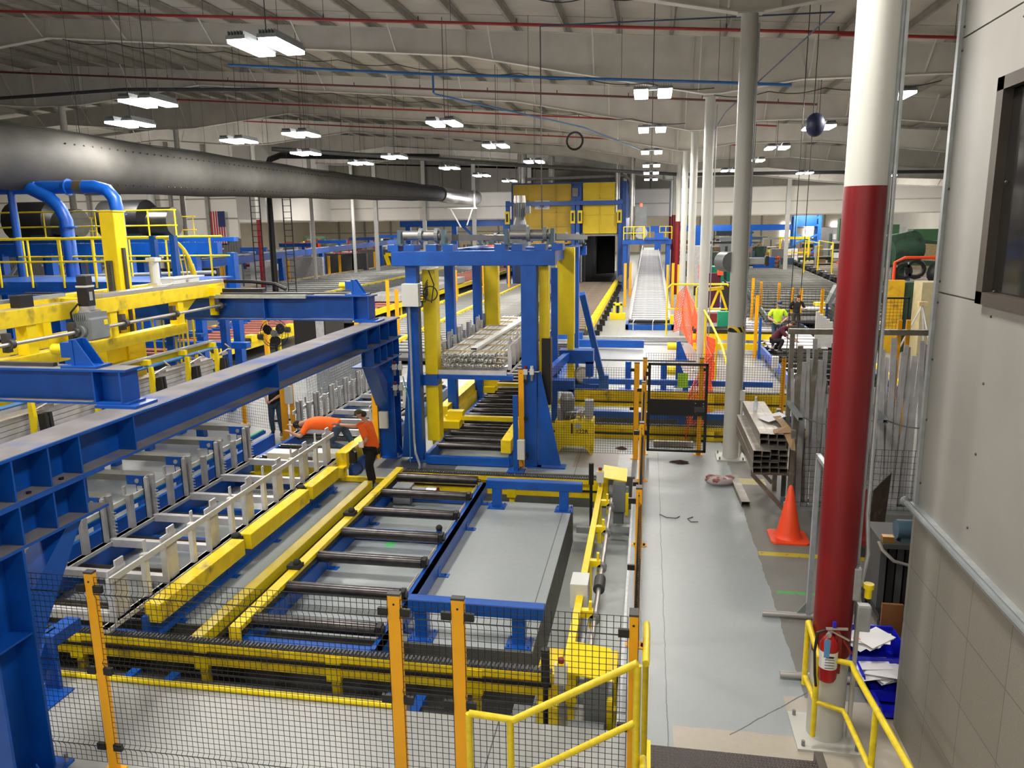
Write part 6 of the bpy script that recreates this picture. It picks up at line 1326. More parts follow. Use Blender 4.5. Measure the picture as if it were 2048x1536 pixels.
mesh_panel((4.3,38.4,0),(8.1,38.4,0),.3,2.25,t,pitch=.16,r=.006,crimp=False); mesh_panel((3.6,32.3,0),(3.9,42,0),.3,2.5,t,pitch=.14,r=.006,crimp=False); mesh_panel((8.2,38.4,0),(8.2,30,0),.3,2.2,t,pitch=.14,r=.006,crimp=False)
t=thing('safety_fence','row of tall amber posts with dark mesh along the right roller table','fence',(6,52,0))
for k,(x,y,h) in enumerate(((4.9,42,2.5),(5.35,41.8,2.6),(6.2,45,2.2),(7.0,44,2.2),(7.35,42,2.1),(7.7,41.5,2.1))): post(x,y,h,t,.14,.08)
mesh_panel((5.2,46,0),(7.6,41.5,0),.2,2.1,t,pitch=.13,r=.007,crimp=False)
fin('electrical_box',MB().box(3.4,31.9,1.9,3.7,32.2,2.4),BOXW,t); fin('small_box',MB().box(4.2,26.9,.5,4.4,27.1,.9),BOXW,t)
# rotated roller tables at right
RT=math.radians(-3.6)
t=bed('roller_table','wide grey roller table fanning away at right behind the worker in black',5.9,12.6,40,112,.80,1.8,.085,paint('roller_olive',(.20,.20,.18),.45,.4),paint('green_grey_rail',(.12,.17,.13),.5),rot=RT)
t=bed('roller_table','second roller table further right with dark motor blocks along its left side',14.2,24,50,112,.80,2.0,.09,paint('roller_brown',(.23,.19,.15),.5,.3),DGREEN,rot=RT)
for k in range(16):
    fin('motor_block',MB().box(13.5,50+k*3.6,.7,14.1,51.6+k*3.6,1.15).tube((13.3,50.8+k*3.6,.95),(13.9,50.8+k*3.6,.95),.3,8),BLK,t)
t=thing('control_console','grey sloping control console with papers near the worker in black','console',(8.6,41,0))
fin('cabinet',MB().poly([(8.2,40.6,0),(8.9,40.6,0),(9.6,40.6,2.2),(9.2,40.6,2.3)],(0,.7,0)),GREYM,t); fin('screen_hood',MB().poly([(9.0,40.5,1.4),(10.4,40.5,1.5),(10.6,40.5,2.35),(9.5,40.5,2.35)],(0,.8,0)),ALUD,t); fin('papers',MB().box(7.6,40.2,1.15,8.9,40.9,1.2),PAPER,t); fin('yellow_tray',MB().box(8.3,40.9,1.25,9.0,41.4,1.4).box(8.3,39.9,.5,8.7,40.1,1.1),YEL,t)
t=thing('cluttered_workbench','dark workbench with scattered white parts behind the amber post','workbench',(9.6,36,0)); fin('bench',MB().box(8.8,34,.9,10.4,38,1.0).box(8.9,34.1,0,9.0,37.9,.9).box(10.3,34.1,0,10.4,37.9,.9),DGREY,t)
random.seed(9)
for k in range(14): single('bench_part',MB().cb((9.0+random.random()*1.2,34.4+random.random()*3,1.05),(random.uniform(.1,.4),.3,.1)),random.choice((PAPER,ALUP,BINB,CARD)),'small part scattered on the dark workbench right of the amber post','part','parts on the dark workbench')
t=thing('yellow_machine_panel','worn yellow upright machine guard panel near the tripod','panel',(10.0,34,0)); fin('panel',MB().box(9.65,33.9,0,10.3,34.1,3.0),paint('dirty_amber',(.70,.40,.01),.6,dirt=(.15,.1,.03),dirt_amt=.08,scale=3),t); fin('rear_body',MB().box(10.35,34,.0,10.8,35,2.9),DGREEN,t)
t=thing('cream_cabinet','cream coloured cabinet partly behind the office wall','cabinet',(11,33,0)); fin('body',MB().box(10.55,32.6,0,12.2,33.6,3.0),paint('cream_paint',(.48,.42,.24),.5),t)
t=thing('surveyor_tripod','silver tripod standing by the cream cabinet','tripod',(10.4,31,0)); fin('head',MB().box(9.95,30.9,2.25,10.25,31.1,2.4),WOOD,t)
for dx,dy in ((-.75,0),(.25,.2),(.35,-.3)): fin('leg',MB().beam((10.1,31,2.25),(10.1+dx,31+dy,.5),.05,.05),ALU,t)
t=thing('orange_tool_rack','orange framed tool rack with dark coils on top of the worn yellow panel','tool rack',(10.1,36,3)); fin('frame',MB().pipe([(10.6,36.5,2.2),(10.6,36.5,3.6),(11.0,36.5,3.8),(12.2,36.5,3.8),(12.5,36.5,3.5),(12.5,36.5,2.2)],.07,8),CONE,t); fin('coils',MB().ring((11.5,36.6,3.3),(0,1,0),.35,.1,16,6).ring((11.0,36.6,3.2),(0,1,0),.3,.1,16,6),BLK,t); fin('stand',MB().box(10.7,36.8,0,12.4,37.2,2.4),DGREY,t)
t=thing('framed_mesh_gate','black framed mesh gate left of the worn yellow panel','gate',(8.9,32,0)); mesh_panel((8.1,31,0),(9.6,31,0),1.35,2.5,t,pitch=.12,r=.006,crimp=False)
for z in (1.3,2.5): fin('frame_rail',MB().box(8.0,30.97,z,9.65,31.03,z+.06),BLK,t)
for x in (8.02,9.6): fin('frame_stile',MB().box(x-.03,30.97,0,x+.03,31.03,2.55),BLK,t)
t=thing('dark_green_press','large dark green straightening machine with round drum at far right','machine',(14,50,0))
fin('drum',MB().tube((13.8,49.5,3.6),(15.6,50.2,3.9),.95,18),DGREEN,t,smooth=True); fin('stand',MB().box(14.6,50,0,15.4,50.8,2.9),DGREEN,t); fin('green_hood',MB().box(12.9,52,4.6,15.2,53,5.2).box(16,52,4.2,18,53,4.9).box(11.9,53,4.2,12.4,53.6,5.6),paint('mid_green',(.05,.15,.06),.5),t)
fin('crossbeam',MB().beam((11.5,49,3.1),(17.5,49.5,2.9),.3,.3).beam((11.5,47,2.0),(17,47,1.9),.3,.25).beam((12,51,4.5),(17,50.6,4.1),.25,.2),DGREEN,t)
for x in (12.1,12.9,14.4,16.4): fin('upright',MB().box(x-.12,47,0,x+.12,47.3,3.1),DGREY,t)
fin('black_hood',MB().ball((12.2,50,3.7),.75,.6,.6),BLK,t,smooth=True); fin('motor',MB().ball((16.6,48.5,2.4),.75),BLK,t,smooth=True)
# wall-mounted gear on first white column
t=thing('column_fan','round grey drum fan mounted on the left of the first white column','fan',(1.6,18,4.4)); fin('drum',MB().tube((1.62,18.05,4.5),(1.78,17.75,4.5),.22,16),GREYM,t,smooth=True)
t=thing('column_light_bar','white horizontal light bar on a bracket on the right of the first white column','light bar',(2.4,18,4.5)); fin('bar',MB().box(2.13,17.9,4.44,2.52,18.05,4.58),BOXW,t,bev=.02); fin('end_cap',MB().box(2.52,17.88,4.40,2.60,18.07,4.62),DGREY,t,bev=.02)
# pedestal fan
t=thing('pedestal_fan','big black pedestal fan above the blue girder in front of the red-brown rollers','fan',(-10.3,20,0))
fin('pole',MB().tube((-10.3,20,0),(-10.3,20,2.4),.03,8),BLK,t); fin('base',MB().tube((-10.3,20,0),(-10.3,20,.06),.35,18),BLK,t); fin('motor',MB().tube((-10.27,19.85,2.5),(-10.3,20.15,2.5),.10,12),GREYM,t,smooth=True)
for k in range(3):
    a=k*2.094+.6; u=Vector((math.cos(a),0,math.sin(a))); w=Vector((-math.sin(a),.25,math.cos(a))); c=Vector((-10.27,19.88,2.5)); P=[]
    for i in range(10): q=2*math.pi*i/10; P.append(tuple(c+u*(.22+.15*math.cos(q))+w*(.15*math.sin(q))))
    fin('blade',MB().poly(P,(0,.012,0)),BLK,t)
m=MB(); 
for y,R in ((19.78,.30),(19.82,.38),(19.9,.40),(20.0,.38)): m.ring((-10.28,y,2.5),(0,1,0),R,.007,28,4)
for k in range(24):
    a=k*math.pi/12; m.pipe([(-10.28+.08*math.cos(a),19.76,2.5+.08*math.sin(a)),(-10.28+.36*math.cos(a),19.8,2.5+.36*math.sin(a)),(-10.28+.40*math.cos(a),19.9,2.5+.40*math.sin(a))],.003,3)
fin('guard',m,BLK,t)
# things left of the second rack: black stacked racks, galvanised cages
t=thing('wire_cage_box','grey wire mesh cage box beyond the bent-over worker','cage',(-9.8,23,0)); mesh_panel((-10.8,20.8,0),(-9.1,20.8,0),.1,1.1,t,pitch=.08,r=.005,crimp=False,mat=GALV); mesh_panel((-9.1,20.8,0),(-9.1,23.6,0),.1,1.5,t,pitch=.08,r=.005,crimp=False,mat=GALV); fin('backing',MB().box(-10.8,23.6,.0,-9.2,23.7,1.5),GALV,t); fin('top_frame',MB().box(-10.9,20.75,1.5,-9.05,20.85,1.56),DGREY,t)
t=thing('black_pallet_stack','stack of black ribbed trays behind the second aluminium rack','stack',(-10.4,28,0))
for k in range(14): fin('tray',MB().box(-10.2,25.3,.02+k*.13,-9.3,26.8,.10+k*.13),BLK,t)
t=thing('grey_louvre_cabinet','pale ribbed cabinet left of the black tray stack','cabinet',(-12.2,27,0)); fin('body',MB().box(-11.2,25.5,0,-10.4,26.5,1.3),GALV,t)
m=MB()
for k in range(8): m.box(-11.15,25.46,.12+k*.14,-10.45,25.5,.17+k*.14)
fin('louvre',m,GREYM,t)
t=thing('saw_cabinet','dark machine cabinets behind the girder near the red-brown table','cabinet',(-13.5,31,0)); fin('body',MB().box(-14.6,30,0,-13.2,32,1.7),BLK,t); fin('grey_door',MB().box(-13.6,29.95,.2,-13.25,30,1.6),ALUD,t); fin('handrail',MB().pipe([(-12.2,29,1.2),(-11.2,27,1.2),(-11.2,27,0)],.04,6),ALU,t)
# cabinets and grey sheets beyond the left table
for k,(x,y,w,h,mt,lb) in enumerate(((-35.5,52,4.5,2.7,DGREY,'dark cabinet left of the pale partition sheets'),(-33.6,47,1.3,2.8,GREYM,'grey electrical cabinet beside the spiral ladder guard'),(-36.3,60,2.6,2.6,ALUD,'first pale grey partition sheet below the blue monorail'),(-36,66,2.4,2.6,PAPER,'second pale partition sheet below the blue monorail'),(-36.5,73,4.5,2.7,ALUD,'third pale partition sheet below the blue monorail'),(-36.5,84,5,2.7,DGREY,'dark mesh screens right of the pale sheets'),(-36.8,95,5,2.8,DGREY,'farther dark screens beside the yellow robot'))):
    single('partition_panel' if k>1 else 'cabinet',MB().box(x,y,0,x+w,y+.4,h),mt,lb,'panel' if k>1 else 'cabinet')
for k,(x,y) in enumerate(((-34.2,48.5),(-32.9,48),(-33.8,57.5),(-33.4,57.5),(-34.2,70),(-33.9,79),(-33.9,82),(-33.8,88),(-33.8,93),(-33.8,98),(-33.8,104))):
    single('amber_post',MB().box(x-.12,y-.08,0,x+.12,y+.08,2.6),AMB,'amber guard post in the row below the blue monorail','post','amber posts below the monorail')
t=thing('yellow_robot','small yellow robot arm on a base left of the far roller table','robot',(-32.5,95,0)); fin('base',MB().box(-34,94,0,-30.5,96,.6).box(-29.5,94,.1,-26.5,95,.7),YEL,t); fin('arm',MB().beam((-32.5,95,.6),(-33,95,2.2),.5,.5).beam((-33,95,2.2),(-30.5,95,2.1),.4,.4).box(-30.8,94.6,1.2,-29.8,95.2,2.7),YEL,t)
# small machines right of gantry leg seen through it
t=thing('grey_pump_stand','grey pump cabinets with a yellow motor at the end of the dark roller lanes','machine',(-9,67,0)); fin('cabinet',MB().box(-10.7,66.5,0,-9.6,67.5,2.0).box(-8.9,66.5,.8,-7.7,67.5,3.0),GREYM,t); fin('yellow_motor',MB().box(-7.6,64,.5,-6.9,64.8,2.2),YEL,t); fin('blue_stand',MB().box(-8.8,66.4,0,-7.8,67.4,.9),BLUE,t)
for k,(x,y) in enumerate(((-12.6,50),(-12.0,56),(-13.9,40),(-15,38),(-11.4,34),(-9.9,62),(-11.2,62))): single('amber_post',MB().box(x-.08,y-.06,0,x+.08,y+.06,2.6),AMB,'amber post standing among the dark roller lanes behind the gantry','post','amber posts among the roller lanes')
for k,(x,y,h) in enumerate(((-14.55,27.5,2.2),)): single('amber_post',MB().box(x-.08,y-.06,0,x+.08,y+.06,h),AMB,'amber post %s'%('by the yellow side frame left of the pedestal fan','behind the yellow bridge end near the tube bundle','low in front of the red-brown rollers')[k],'post')
# ---- far hall beyond the header wall
t=thing('far_blue_crane_beam','long dark blue beam on posts across the far hall below the header wall','crane beam',(-20,95,0))
fin('beam',MB().box(-31,95,5.55,-11,95.6,6.3),BLUE,t)
for x in (-30,-24,-17.5,-12.5): fin('leg',MB().box(x-.3,95,0,x+.3,95.6,5.55),BLUE,t)
fin('knee_brace',MB().beam((-29.5,95.3,4),(-28,95.3,5.6),.3,.3).beam((-23,95.3,5.6),(-20.5,95.3,3.4),.3,.3),BLUE,t)
t=thing('far_blue_crane_beam','long dark blue beam behind the white columns right of the furnace','crane beam',(6,100,0))
fin('beam',MB().box(-1,100,4.6,17,100.6,5.3),BLUE,t)
for x in (1,6,12): fin('leg',MB().box(x-.4,100,0,x+.4,100.6,4.6),BLUE,t)
random.seed(21)
mats={'red':REDC,'blue':BLUE,'grey':GREYM,'yellow':YEL,'dark':DGREY,'cream':BEIGE,'white':PAPER,'green':DGREEN,'brown':CARD,'teal':TEAL,'amber':AMB,'orange':CONE}
zones=[(-46,-36,88,135,'far left beyond the header wall'),(-70,-50,90,140,'in the leftmost far bay beyond the cable ladder'),(-34,-22,100,150,'behind the far blue crane beam'),(-21,-8,90,150,'left of the furnace in the far hall'),(4,12,88,140,'between the white columns in the far hall'),(13,24,92,140,'right of the first white column in the far hall'),(25,40,100,150,'at the far right in the far hall')]
words_=['machine','crate stack','shelf unit','cabinet','frame']
cat_={'machine':'machine','crate stack':'crates','shelf unit':'shelf','cabinet':'cabinet','frame':'frame'}
seen={}
for zi,(xa,xb_,ya,yb,w) in enumerate(zones):
    for k in range(34):
        x=random.uniform(xa,xb_); y=ya-3+(yb-ya)*random.random()**1.7; c=random.choice(list(mats)); kind=random.choice(words_); s=random.uniform(.8,2.2); h=random.uniform(1.2,4.6)
        key=(c,kind,w)
        if key in seen: continue
        seen[key]=1
        nm=kind.replace(' ','_'); t=thing(nm,'small %s %s %s'%(c,kind,w),cat_[kind],(x,y,0)); M=mats[c]
        if kind=='machine':
            fin('body',MB().box(x-s,y-s*.6,0,x+s,y+s*.6,h*.55),M,t); fin('head',MB().box(x-s*.4,y-s*.5,h*.55,x+s*.5,y+s*.3,h*.9),GREYM,t); fin('arm',MB().beam((x,y,h*.8),(x+s*1.2,y,h),.2,.2),M,t)
        elif kind=='crate stack':
            for r in range(3):
                for q in range(3): fin('crate',MB().box(x-s+q*s*.7,y-.6,r*.8,x-s+q*s*.7+s*.62,y+.6,r*.8+.75),[M,CARD,PAPER][(r+q)%3],t)
        elif kind=='shelf unit':
            for q in (-1,1): fin('upright',MB().box(x+q*s-.06,y-.5,0,x+q*s+.06,y+.5,h),M,t)
            for r in range(4): 
                fin('shelf_board',MB().box(x-s,y-.5,.3+r*h/4,x+s,y+.5,.36+r*h/4),M,t)
                fin('load',MB().box(x-s*.8,y-.4,.36+r*h/4,x+s*random.uniform(-.2,.8),y+.4,.36+r*h/4+h*.14),random.choice((CARD,PAPER,REDC,BLK,TEAL)),t)
        elif kind=='cabinet':
            fin('body',MB().box(x-s*.5,y-.5,0,x+s*.5,y+.5,h*.7),M,t); fin('door',MB().box(x-s*.45,y-.54,.2,x+s*.4,y-.5,h*.65),M,t)
        else:
            for q in (-1,1): fin('post',MB().box(x+q*s-.1,y-.1,0,x+q*s+.1,y+.1,h),M,t)
            fin('beam',MB().box(x-s,y-.12,h-.3,x+s,y+.12,h),M,t); fin('beam',MB().box(x-s,y-.08,h*.5,x+s,y+.08,h*.5+.15),M,t)
t=thing('blue_lattice_tower','blue lattice machine tower in the far hall right of the first white column','tower',(20,108,0))
for x in (18.6,21.6):
    for y in (107,109): fin('leg',MB().box(x-.2,y-.2,0,x+.2,y+.2,6.4),paint('sky_blue_paint',(.02,.16,.55),.4) if 'sky_blue_paint' not in bpy.data.materials else bpy.data.materials['sky_blue_paint'],t)
for z in (2,4,6.2): fin('brace',MB().beam((18.6,107,z),(21.6,107,z-1.2),.25,.25).beam((18.6,107,z-1.2),(21.6,107,z),.25,.25),bpy.data.materials['sky_blue_paint'],t)
fin('head',MB().box(18.8,106.8,5,21.2,109,6.4),BLUE,t)
t=thing('forklift','dark forklift with upright mast between the white columns','forklift',(5.6,66,0)); fin('mast',MB().box(4.3,65.9,.2,4.55,66.2,4.0).box(6.6,65.9,.2,6.85,66.2,4.0).box(4.3,65.9,3.8,6.85,66.2,4.0).box(4.9,66,.2,5.1,66.2,3.6).box(6.1,66,.2,6.3,66.2,3.6),BLK,t); fin('body',MB().box(4.4,66.5,.4,6.8,69,1.9),GREEN,t); fin('wheel',MB().tube((4.3,66.8,.5),(4.6,66.8,.5),.5,12).tube((6.6,66.8,.5),(6.9,66.8,.5),.5,12),RUB,t); fin('fork',MB().box(4.9,64.4,.15,5.1,65.9,.25).box(6.1,64.4,.15,6.3,65.9,.25),BLK,t)
t=thing('trash_bin','dark green bin standing at the end of the grey roller table','bin',(11.4,88,0)); fin('bin_body',MB().tube((11.6,88,0),(11.6,88,3.0),.75,12,.9),DGREEN,t)
t=thing('wrapped_pallet','pallet of clear wrapped goods beside the dark green bin','pallet',(9.4,88,0)); fin('load',MB().box(8.3,87,.9,10.4,89,2.6),ALUP,t); fin('pallet_base',MB().box(8.0,86.8,0,10.8,89.2,.9),CARD,t)
t=thing('red_bags_cart','cart with maroon and navy bags and orange vests between the white columns','cart',(3.9,44,0)); fin('maroon_bag',MB().box(2.9,44,.8,3.9,44.6,2.7),MAR,t); fin('navy_bag',MB().box(4.0,44,.5,4.8,44.6,2.2),NAVY,t); fin('orange_vest',MB().box(2.7,43.9,2.4,3.0,44,3.2),CONE,t); fin('orange_vest',MB().box(3.7,43.9,2.6,4.0,44,3.2),CONE,t); fin('base',MB().box(2.7,43.8,0,4.9,44.8,.5),REDC,t)
t=thing('grey_control_cabinet','tall grey cabinet with yellow label between the white columns','cabinet',(3,52,0)); fin('body',MB().box(2.5,52,0,3.9,53,4.0),ALUD,t); fin('yellow_label',MB().box(2.55,51.95,2.6,2.9,52,3.2),YEL,t); fin('black_panel',MB().box(2.6,51.95,.8,3.1,52,1.4),BLK,t)
t=thing('amber_bollard','wide amber post between the second and first white columns','post',(4.05,36,0)); fin('post',MB().box(3.75,36,0,3.95,36.2,2.7),AMB,t)
t=thing('folding_barrier','yellow folding pipe barrier on the far roller table at right','barrier',(14.5,75,0))
for x in (14,15.2): fin('frame',MB().pipe([(x,75,.9),(x,75,3.8),(x+1.0,74,3.6),(x+1.0,74,.9)],.07,6),YEL,t)
t=thing('dark_work_stool','dark green boxy machine on splayed legs at far right','machine',(17.3,72,0)); fin('body',MB().box(16.5,72,2.4,18,73,3.8),DGREEN,t)
for dx in (-.6,.6): fin('leg',MB().beam((17.2,72.4,2.4),(17.2+dx*1.6,72.4,0),.12,.12),BLK,t)
single('timber_stack',MB().box(15,118,0,30,124,1.4),WOOD,'low pale timber stack at the end of the right roller tables','timber stack')
single('timber_stack',MB().box(10,114,0,14,118,1.2),WOOD,'second low timber stack left of the yellow barrier','timber stack')
single('plastic_wrapped_load',MB().box(24,110,0,33,118,4.8),paint('milky_wrap',(.6,.62,.65),.4),'large milky wrapped load below the bright windows at far right','load')
single('log_bundle',MB().box(28,95,0,33.5,98,3.6),paint('log_ends',(.5,.38,.2),.7,scale=8,var=.4),'bundle of pale log ends at far right behind the green machine','bundle')
single('red_drum',MB().tube((26.6,108,0),(26.6,108,4.2),.9,14),RED,'red upright drum in the far hall left of the thick red column','drum')
# ================================================================ people
def skin_body(name,verts,edges,radii,mat,parent,root=0,sub=2,smooth=True,label=None):
    off=Vector(parent['_o']); me=bpy.data.meshes.new(name); me.from_pydata([tuple(Vector(v)-off) for v in verts],edges,[])
    o=bpy.data.objects.new(name,me); COL.objects.link(o); o.parent=parent; o['_o']=tuple(off)
    sk=o.modifiers.new('skin','SKIN'); sk.use_smooth_shade=smooth
    for i,r in enumerate(radii):
        s=me.skin_vertices[0].data[i]; s.radius=r if isinstance(r,tuple) else (r,r); s.use_root=(i==root)
    sb=o.modifiers.new('sub','SUBSURF'); sb.levels=sub; sb.render_levels=sub; me.materials.append(mat)
    if label: o['label']=label
    return o
def chainskin(name,chains,mat,parent,**k):
    vs=[];es=[];rs=[];idx={}
    for ch in chains:
        prev=None
        for (p,r) in ch:
            key=tuple(round(c,4) for c in p)
            if key not in idx: idx[key]=len(vs); vs.append(p); rs.append(r)
            i=idx[key]
            if prev is not None and prev!=i: es.append((prev,i))
            prev=i
    return skin_body(name,vs,es,rs,mat,parent,**k)
def hand(w,d,side,curl=.4):
    """five fingers from wrist w along direction d; returns chains rooted at the wrist"""
    w=Vector(w); d=Vector(d).normalized(); u=Vector((0,0,1)) if abs(d.z)<.8 else Vector((0,1,0)); a=d.cross(u).normalized(); n=a.cross(d)
    palm=w+d*.045; ch=[[(tuple(w),(.022,.026)),(tuple(palm),(.028,.018))]]
    for k,(o,l) in enumerate(((-.030,.070),(-.010,.082),(.010,.078),(.030,.062))):
        b=palm+a*o+d*.030; m=b+d*l*.45-n*curl*.012; e=b+d*l*.85-n*curl*.05
        ch.append([(tuple(palm),(.028,.018)),(tuple(b),.0105),(tuple(m),.0092),(tuple(e),.0078)])
    th=w+d*.03+a*.035*side; ch.append([(tuple(palm),(.028,.018)),(tuple(th),.011),(tuple(th+d*.035+a*.018*side),.0088)])
    return ch
def person(label,base,J,top,pants,topname='shirt',hair=HAIR,cap=None,gloves=None,fwd=(0,-1,0),scale=1,earmuff=False,boots=BLKC,glasses=False,short=True,phones=False):
    """J: joint positions in world metres: pelvis, chest, neck, head, then L/R shoulder elbow wrist, hip knee ankle toe"""
    t=thing('person',label,'person',base); P={k:tuple(v) for k,v in J.items()}; V=lambda k:Vector(P[k]); f=Vector(fwd).normalized()
    mid=(V('pelvis')+V('chest'))/2
    hd=V('head'); up=(hd-V('neck')).normalized(); side=f.cross(up).normalized()
    body=[[(P['pelvis'],(.10,.09)),(tuple(mid),(.10,.09)),(P['chest'],(.13,.11)),(P['neck'],.055),(tuple(V('neck')+up*.05),.052),(tuple(hd-up*.045+f*.015),(.062,.066)),(tuple(hd),(.078,.088)),(tuple(hd+up*.07),(.070,.078)),(tuple(hd+up*.105),(.04,.045))]]
    for s in 'LR':
        wv=V(s+'wr'); el=V(s+'el'); d=(wv-el).normalized(); hc=hand(wv+d*.03,d,1 if s=='L' else -1)
        body.append([(P['chest'],(.13,.11)),(P[s+'sh'],.058),(tuple((V(s+'sh')+el)/2),.048),(P[s+'el'],.040),(tuple(el*.6+wv*.4),.042),(P[s+'wr'],.027),(tuple(wv+d*.03),(.022,.026))]); body+=hc
        body.append([(P['pelvis'],(.10,.09)),(P[s+'hip'],.085),(tuple((V(s+'hip')+V(s+'kn'))/2),.072),(P[s+'kn'],.055),(tuple(V(s+'kn')*.6+V(s+'an')*.4),.055),(P[s+'an'],.040),(P[s+'toe'],.038)])
    # nose and ears are short branches of the same surface
    body.append([(tuple(hd),(.078,.088)),(tuple(hd+f*.088-up*.005),.016),(tuple(hd+f*.108-up*.018),.012)])
    for s in (-1,1): body.append([(tuple(hd),(.078,.088)),(tuple(hd+side*s*.082),.018),(tuple(hd+side*s*.09+up*.015),.015)])
    b=chainskin('body',body,SKIN,t)
    m=MB()
    for s in (-1,1): m.ball(tuple(hd+f*.078+side*s*.032+up*.012),.011,.011,.009,8,6)
    fin('eyes',m,BLK,t,smooth=True); fin('mouth',MB().beam(tuple(hd+f*.083-up*.055-side*.02),tuple(hd+f*.083-up*.055+side*.02),.008,.008),paint('lip',(.35,.12,.10),.6) if 'lip' not in bpy.data.materials else bpy.data.materials['lip'],t)
    # shirt
    waist=V('pelvis')*.85+mid*.15; hem=V('pelvis')+ (V('pelvis')-V('chest')).normalized()*.07
    sh=[[(tuple(hem),(.178,.172)),(P['pelvis'],(.176,.17)),(tuple(mid),(.168,.16)),(P['chest'],(.18,.16)),(tuple(V('chest')*.45+V('neck')*.55),(.12,.095)),(P['neck'],.07)]]
    for s in 'LR':
        el=V(s+'el'); so=V(s+'sh'); e2=so+(el-so)*(.85 if short else 1.0)
        c=[(P['chest'],(.18,.16)),(P[s+'sh'],.085),(tuple(so+(el-so)*.45),.078),(tuple(e2),.076)]
        if not short: c+=[(tuple(el+(V(s+'wr')-el)*.9),.045)]
        sh.append(c)
    chainskin(topname,sh,top,t)
    pn=[]
    for s in 'LR': pn.append([(P['pelvis'],(.155,.115)),(P[s+'hip'],.105),(tuple((V(s+'hip')+V(s+'kn'))/2),.092),(P[s+'kn'],.074),(tuple((V(s+'kn')+V(s+'an'))/2),.070),(tuple(V(s+'an')+Vector((0,0,.01))),.064)])
    chainskin('trousers',pn,pants,t)
    for s in 'LR': chainskin('boot',[[(tuple(V(s+'an')+Vector((0,0,.03))),.05),(P[s+'an'],.052),(tuple((V(s+'an')+V(s+'toe'))/2-Vector((0,0,.01))),.05),(P[s+'toe'],.045)]],boots,t,sub=1)
    # hair or cap
    if cap:
        m=MB(); n=14; R=.098
        vs=[];fs=[]
        for i in range(6):
            a=i/5*math.pi/2
            for j in range(n):
                q=2*math.pi*j/n; vs.append(hd+up*(.035+.095*math.cos(a))+ (f*math.cos(q)*R*1.08+side*math.sin(q)*R)*math.sin(a))
        for i in range(5):
            for j in range(n): fs.append((i*n+j,i*n+(j+1)%n,(i+1)*n+(j+1)%n,(i+1)*n+j))
        m.add(vs,fs); c=hd+up*.035
        m.poly([tuple(c+f*.07+side*.085),tuple(c+f*.155+side*.06-up*.015),tuple(c+f*.18-up*.02),tuple(c+f*.155-side*.06-up*.015),tuple(c+f*.07-side*.085)],tuple(up*.012)); fin('cap',m,cap,t,smooth=True)
        m=MB(); m.ball(tuple(hd-f*.045+up*.0),.08,.08,.07,12,8); fin('hair',m,hair,t,smooth=True)
    elif hair is not None:
        m=MB(); m.ball(tuple(hd-f*.018+up*.045),.097,.097,.092,14,9); fin('hair',m,hair,t,smooth=True)
    if gloves:
        for s in (gloves if isinstance(gloves,str) else 'LR'):
            wv=V(s+'wr'); d=(wv-V(s+'el')).normalized(); hc=hand(wv+d*.03,d,1 if s=='L' else -1)
            hc=[[(p,(r[0]*1.18,r[1]*1.25) if isinstance(r,tuple) else r*1.25) for p,r in c] for c in hc]; chainskin('glove',[[(tuple(wv-d*.02),.034),(tuple(wv+d*.03),(.026,.03))]]+hc,GLOVE,t,sub=1)
    if glasses: m=MB(); m.beam(tuple(hd+f*.093-side*.06+up*.012),tuple(hd+f*.093+side*.06+up*.012),.03,.012); m.beam(tuple(hd+f*.09+side*.07+up*.015),tuple(hd+side*.088+up*.015),.01,.01); fin('safety_glasses',m,BLK,t)
    if earmuff:
        m=MB(); m.ring(tuple(hd),tuple(f),.105,.014,18,6); fin('headband',m,BLK,t,smooth=True)
        for s in (-1,1): fin('ear_cup',MB().tube(tuple(hd+side*s*.085),tuple(hd+side*s*.13),.045,14),BLK,t,smooth=True)
    return t
def V3(*a): return a
# standing worker in orange, facing left toward the rack, holding the rack end
x,y=-5.6,14.62
J=dict(pelvis=(x+.02,y+.02,.90),chest=(x-.02,y,1.24),neck=(x-.06,y,1.44),head=(x-.17,y-.01,1.58),
 Lsh=(x-.10,y-.17,1.34),Lel=(x+.03,y-.27,1.10),Lwr=(x-.22,y-.26,.94),
 Rsh=(x-.08,y+.17,1.34),Rel=(x-.42,y+.22,1.26),Rwr=(x-.72,y+.18,1.30),
 Lhip=(x+.02,y-.10,.84),Lkn=(x-.02,y-.12,.46),Lan=(x+.04,y-.12,.09),Ltoe=(x-.12,y-.13,.05),
 Rhip=(x+.02,y+.10,.84),Rkn=(x-.08,y+.13,.46),Ran=(x-.02,y+.14,.09),Rtoe=(x-.18,y+.15,.05))
p1=person('person standing in an orange T-shirt, camouflage cap and gloves, one hand on the rack','' or (x,y,0),J,ORG,BLKC,'t_shirt',cap=CAMO,gloves=True,fwd=(-1,-.08,-.25),glasses=True,boots=BLKC)
fin('arm_badge_holder',MB().box(x-.12,y-.34,.97,x-.02,y-.33,1.09),PAPER,p1,label='white framed badge on the forearm')
m=MB(); m.cb((x-.28,y-.28,.74),(.14,.08,.24)); m.pipe([(x-.25,y-.28,.84),(x-.3,y-.3,.9)],.02,6); m.ring((x-.22,y-.3,.52),(0,1,0),.14,.012,16,5)
single('cordless_drill',m,BLK,'black power tool with looped cord held by the standing worker in orange','power tool')
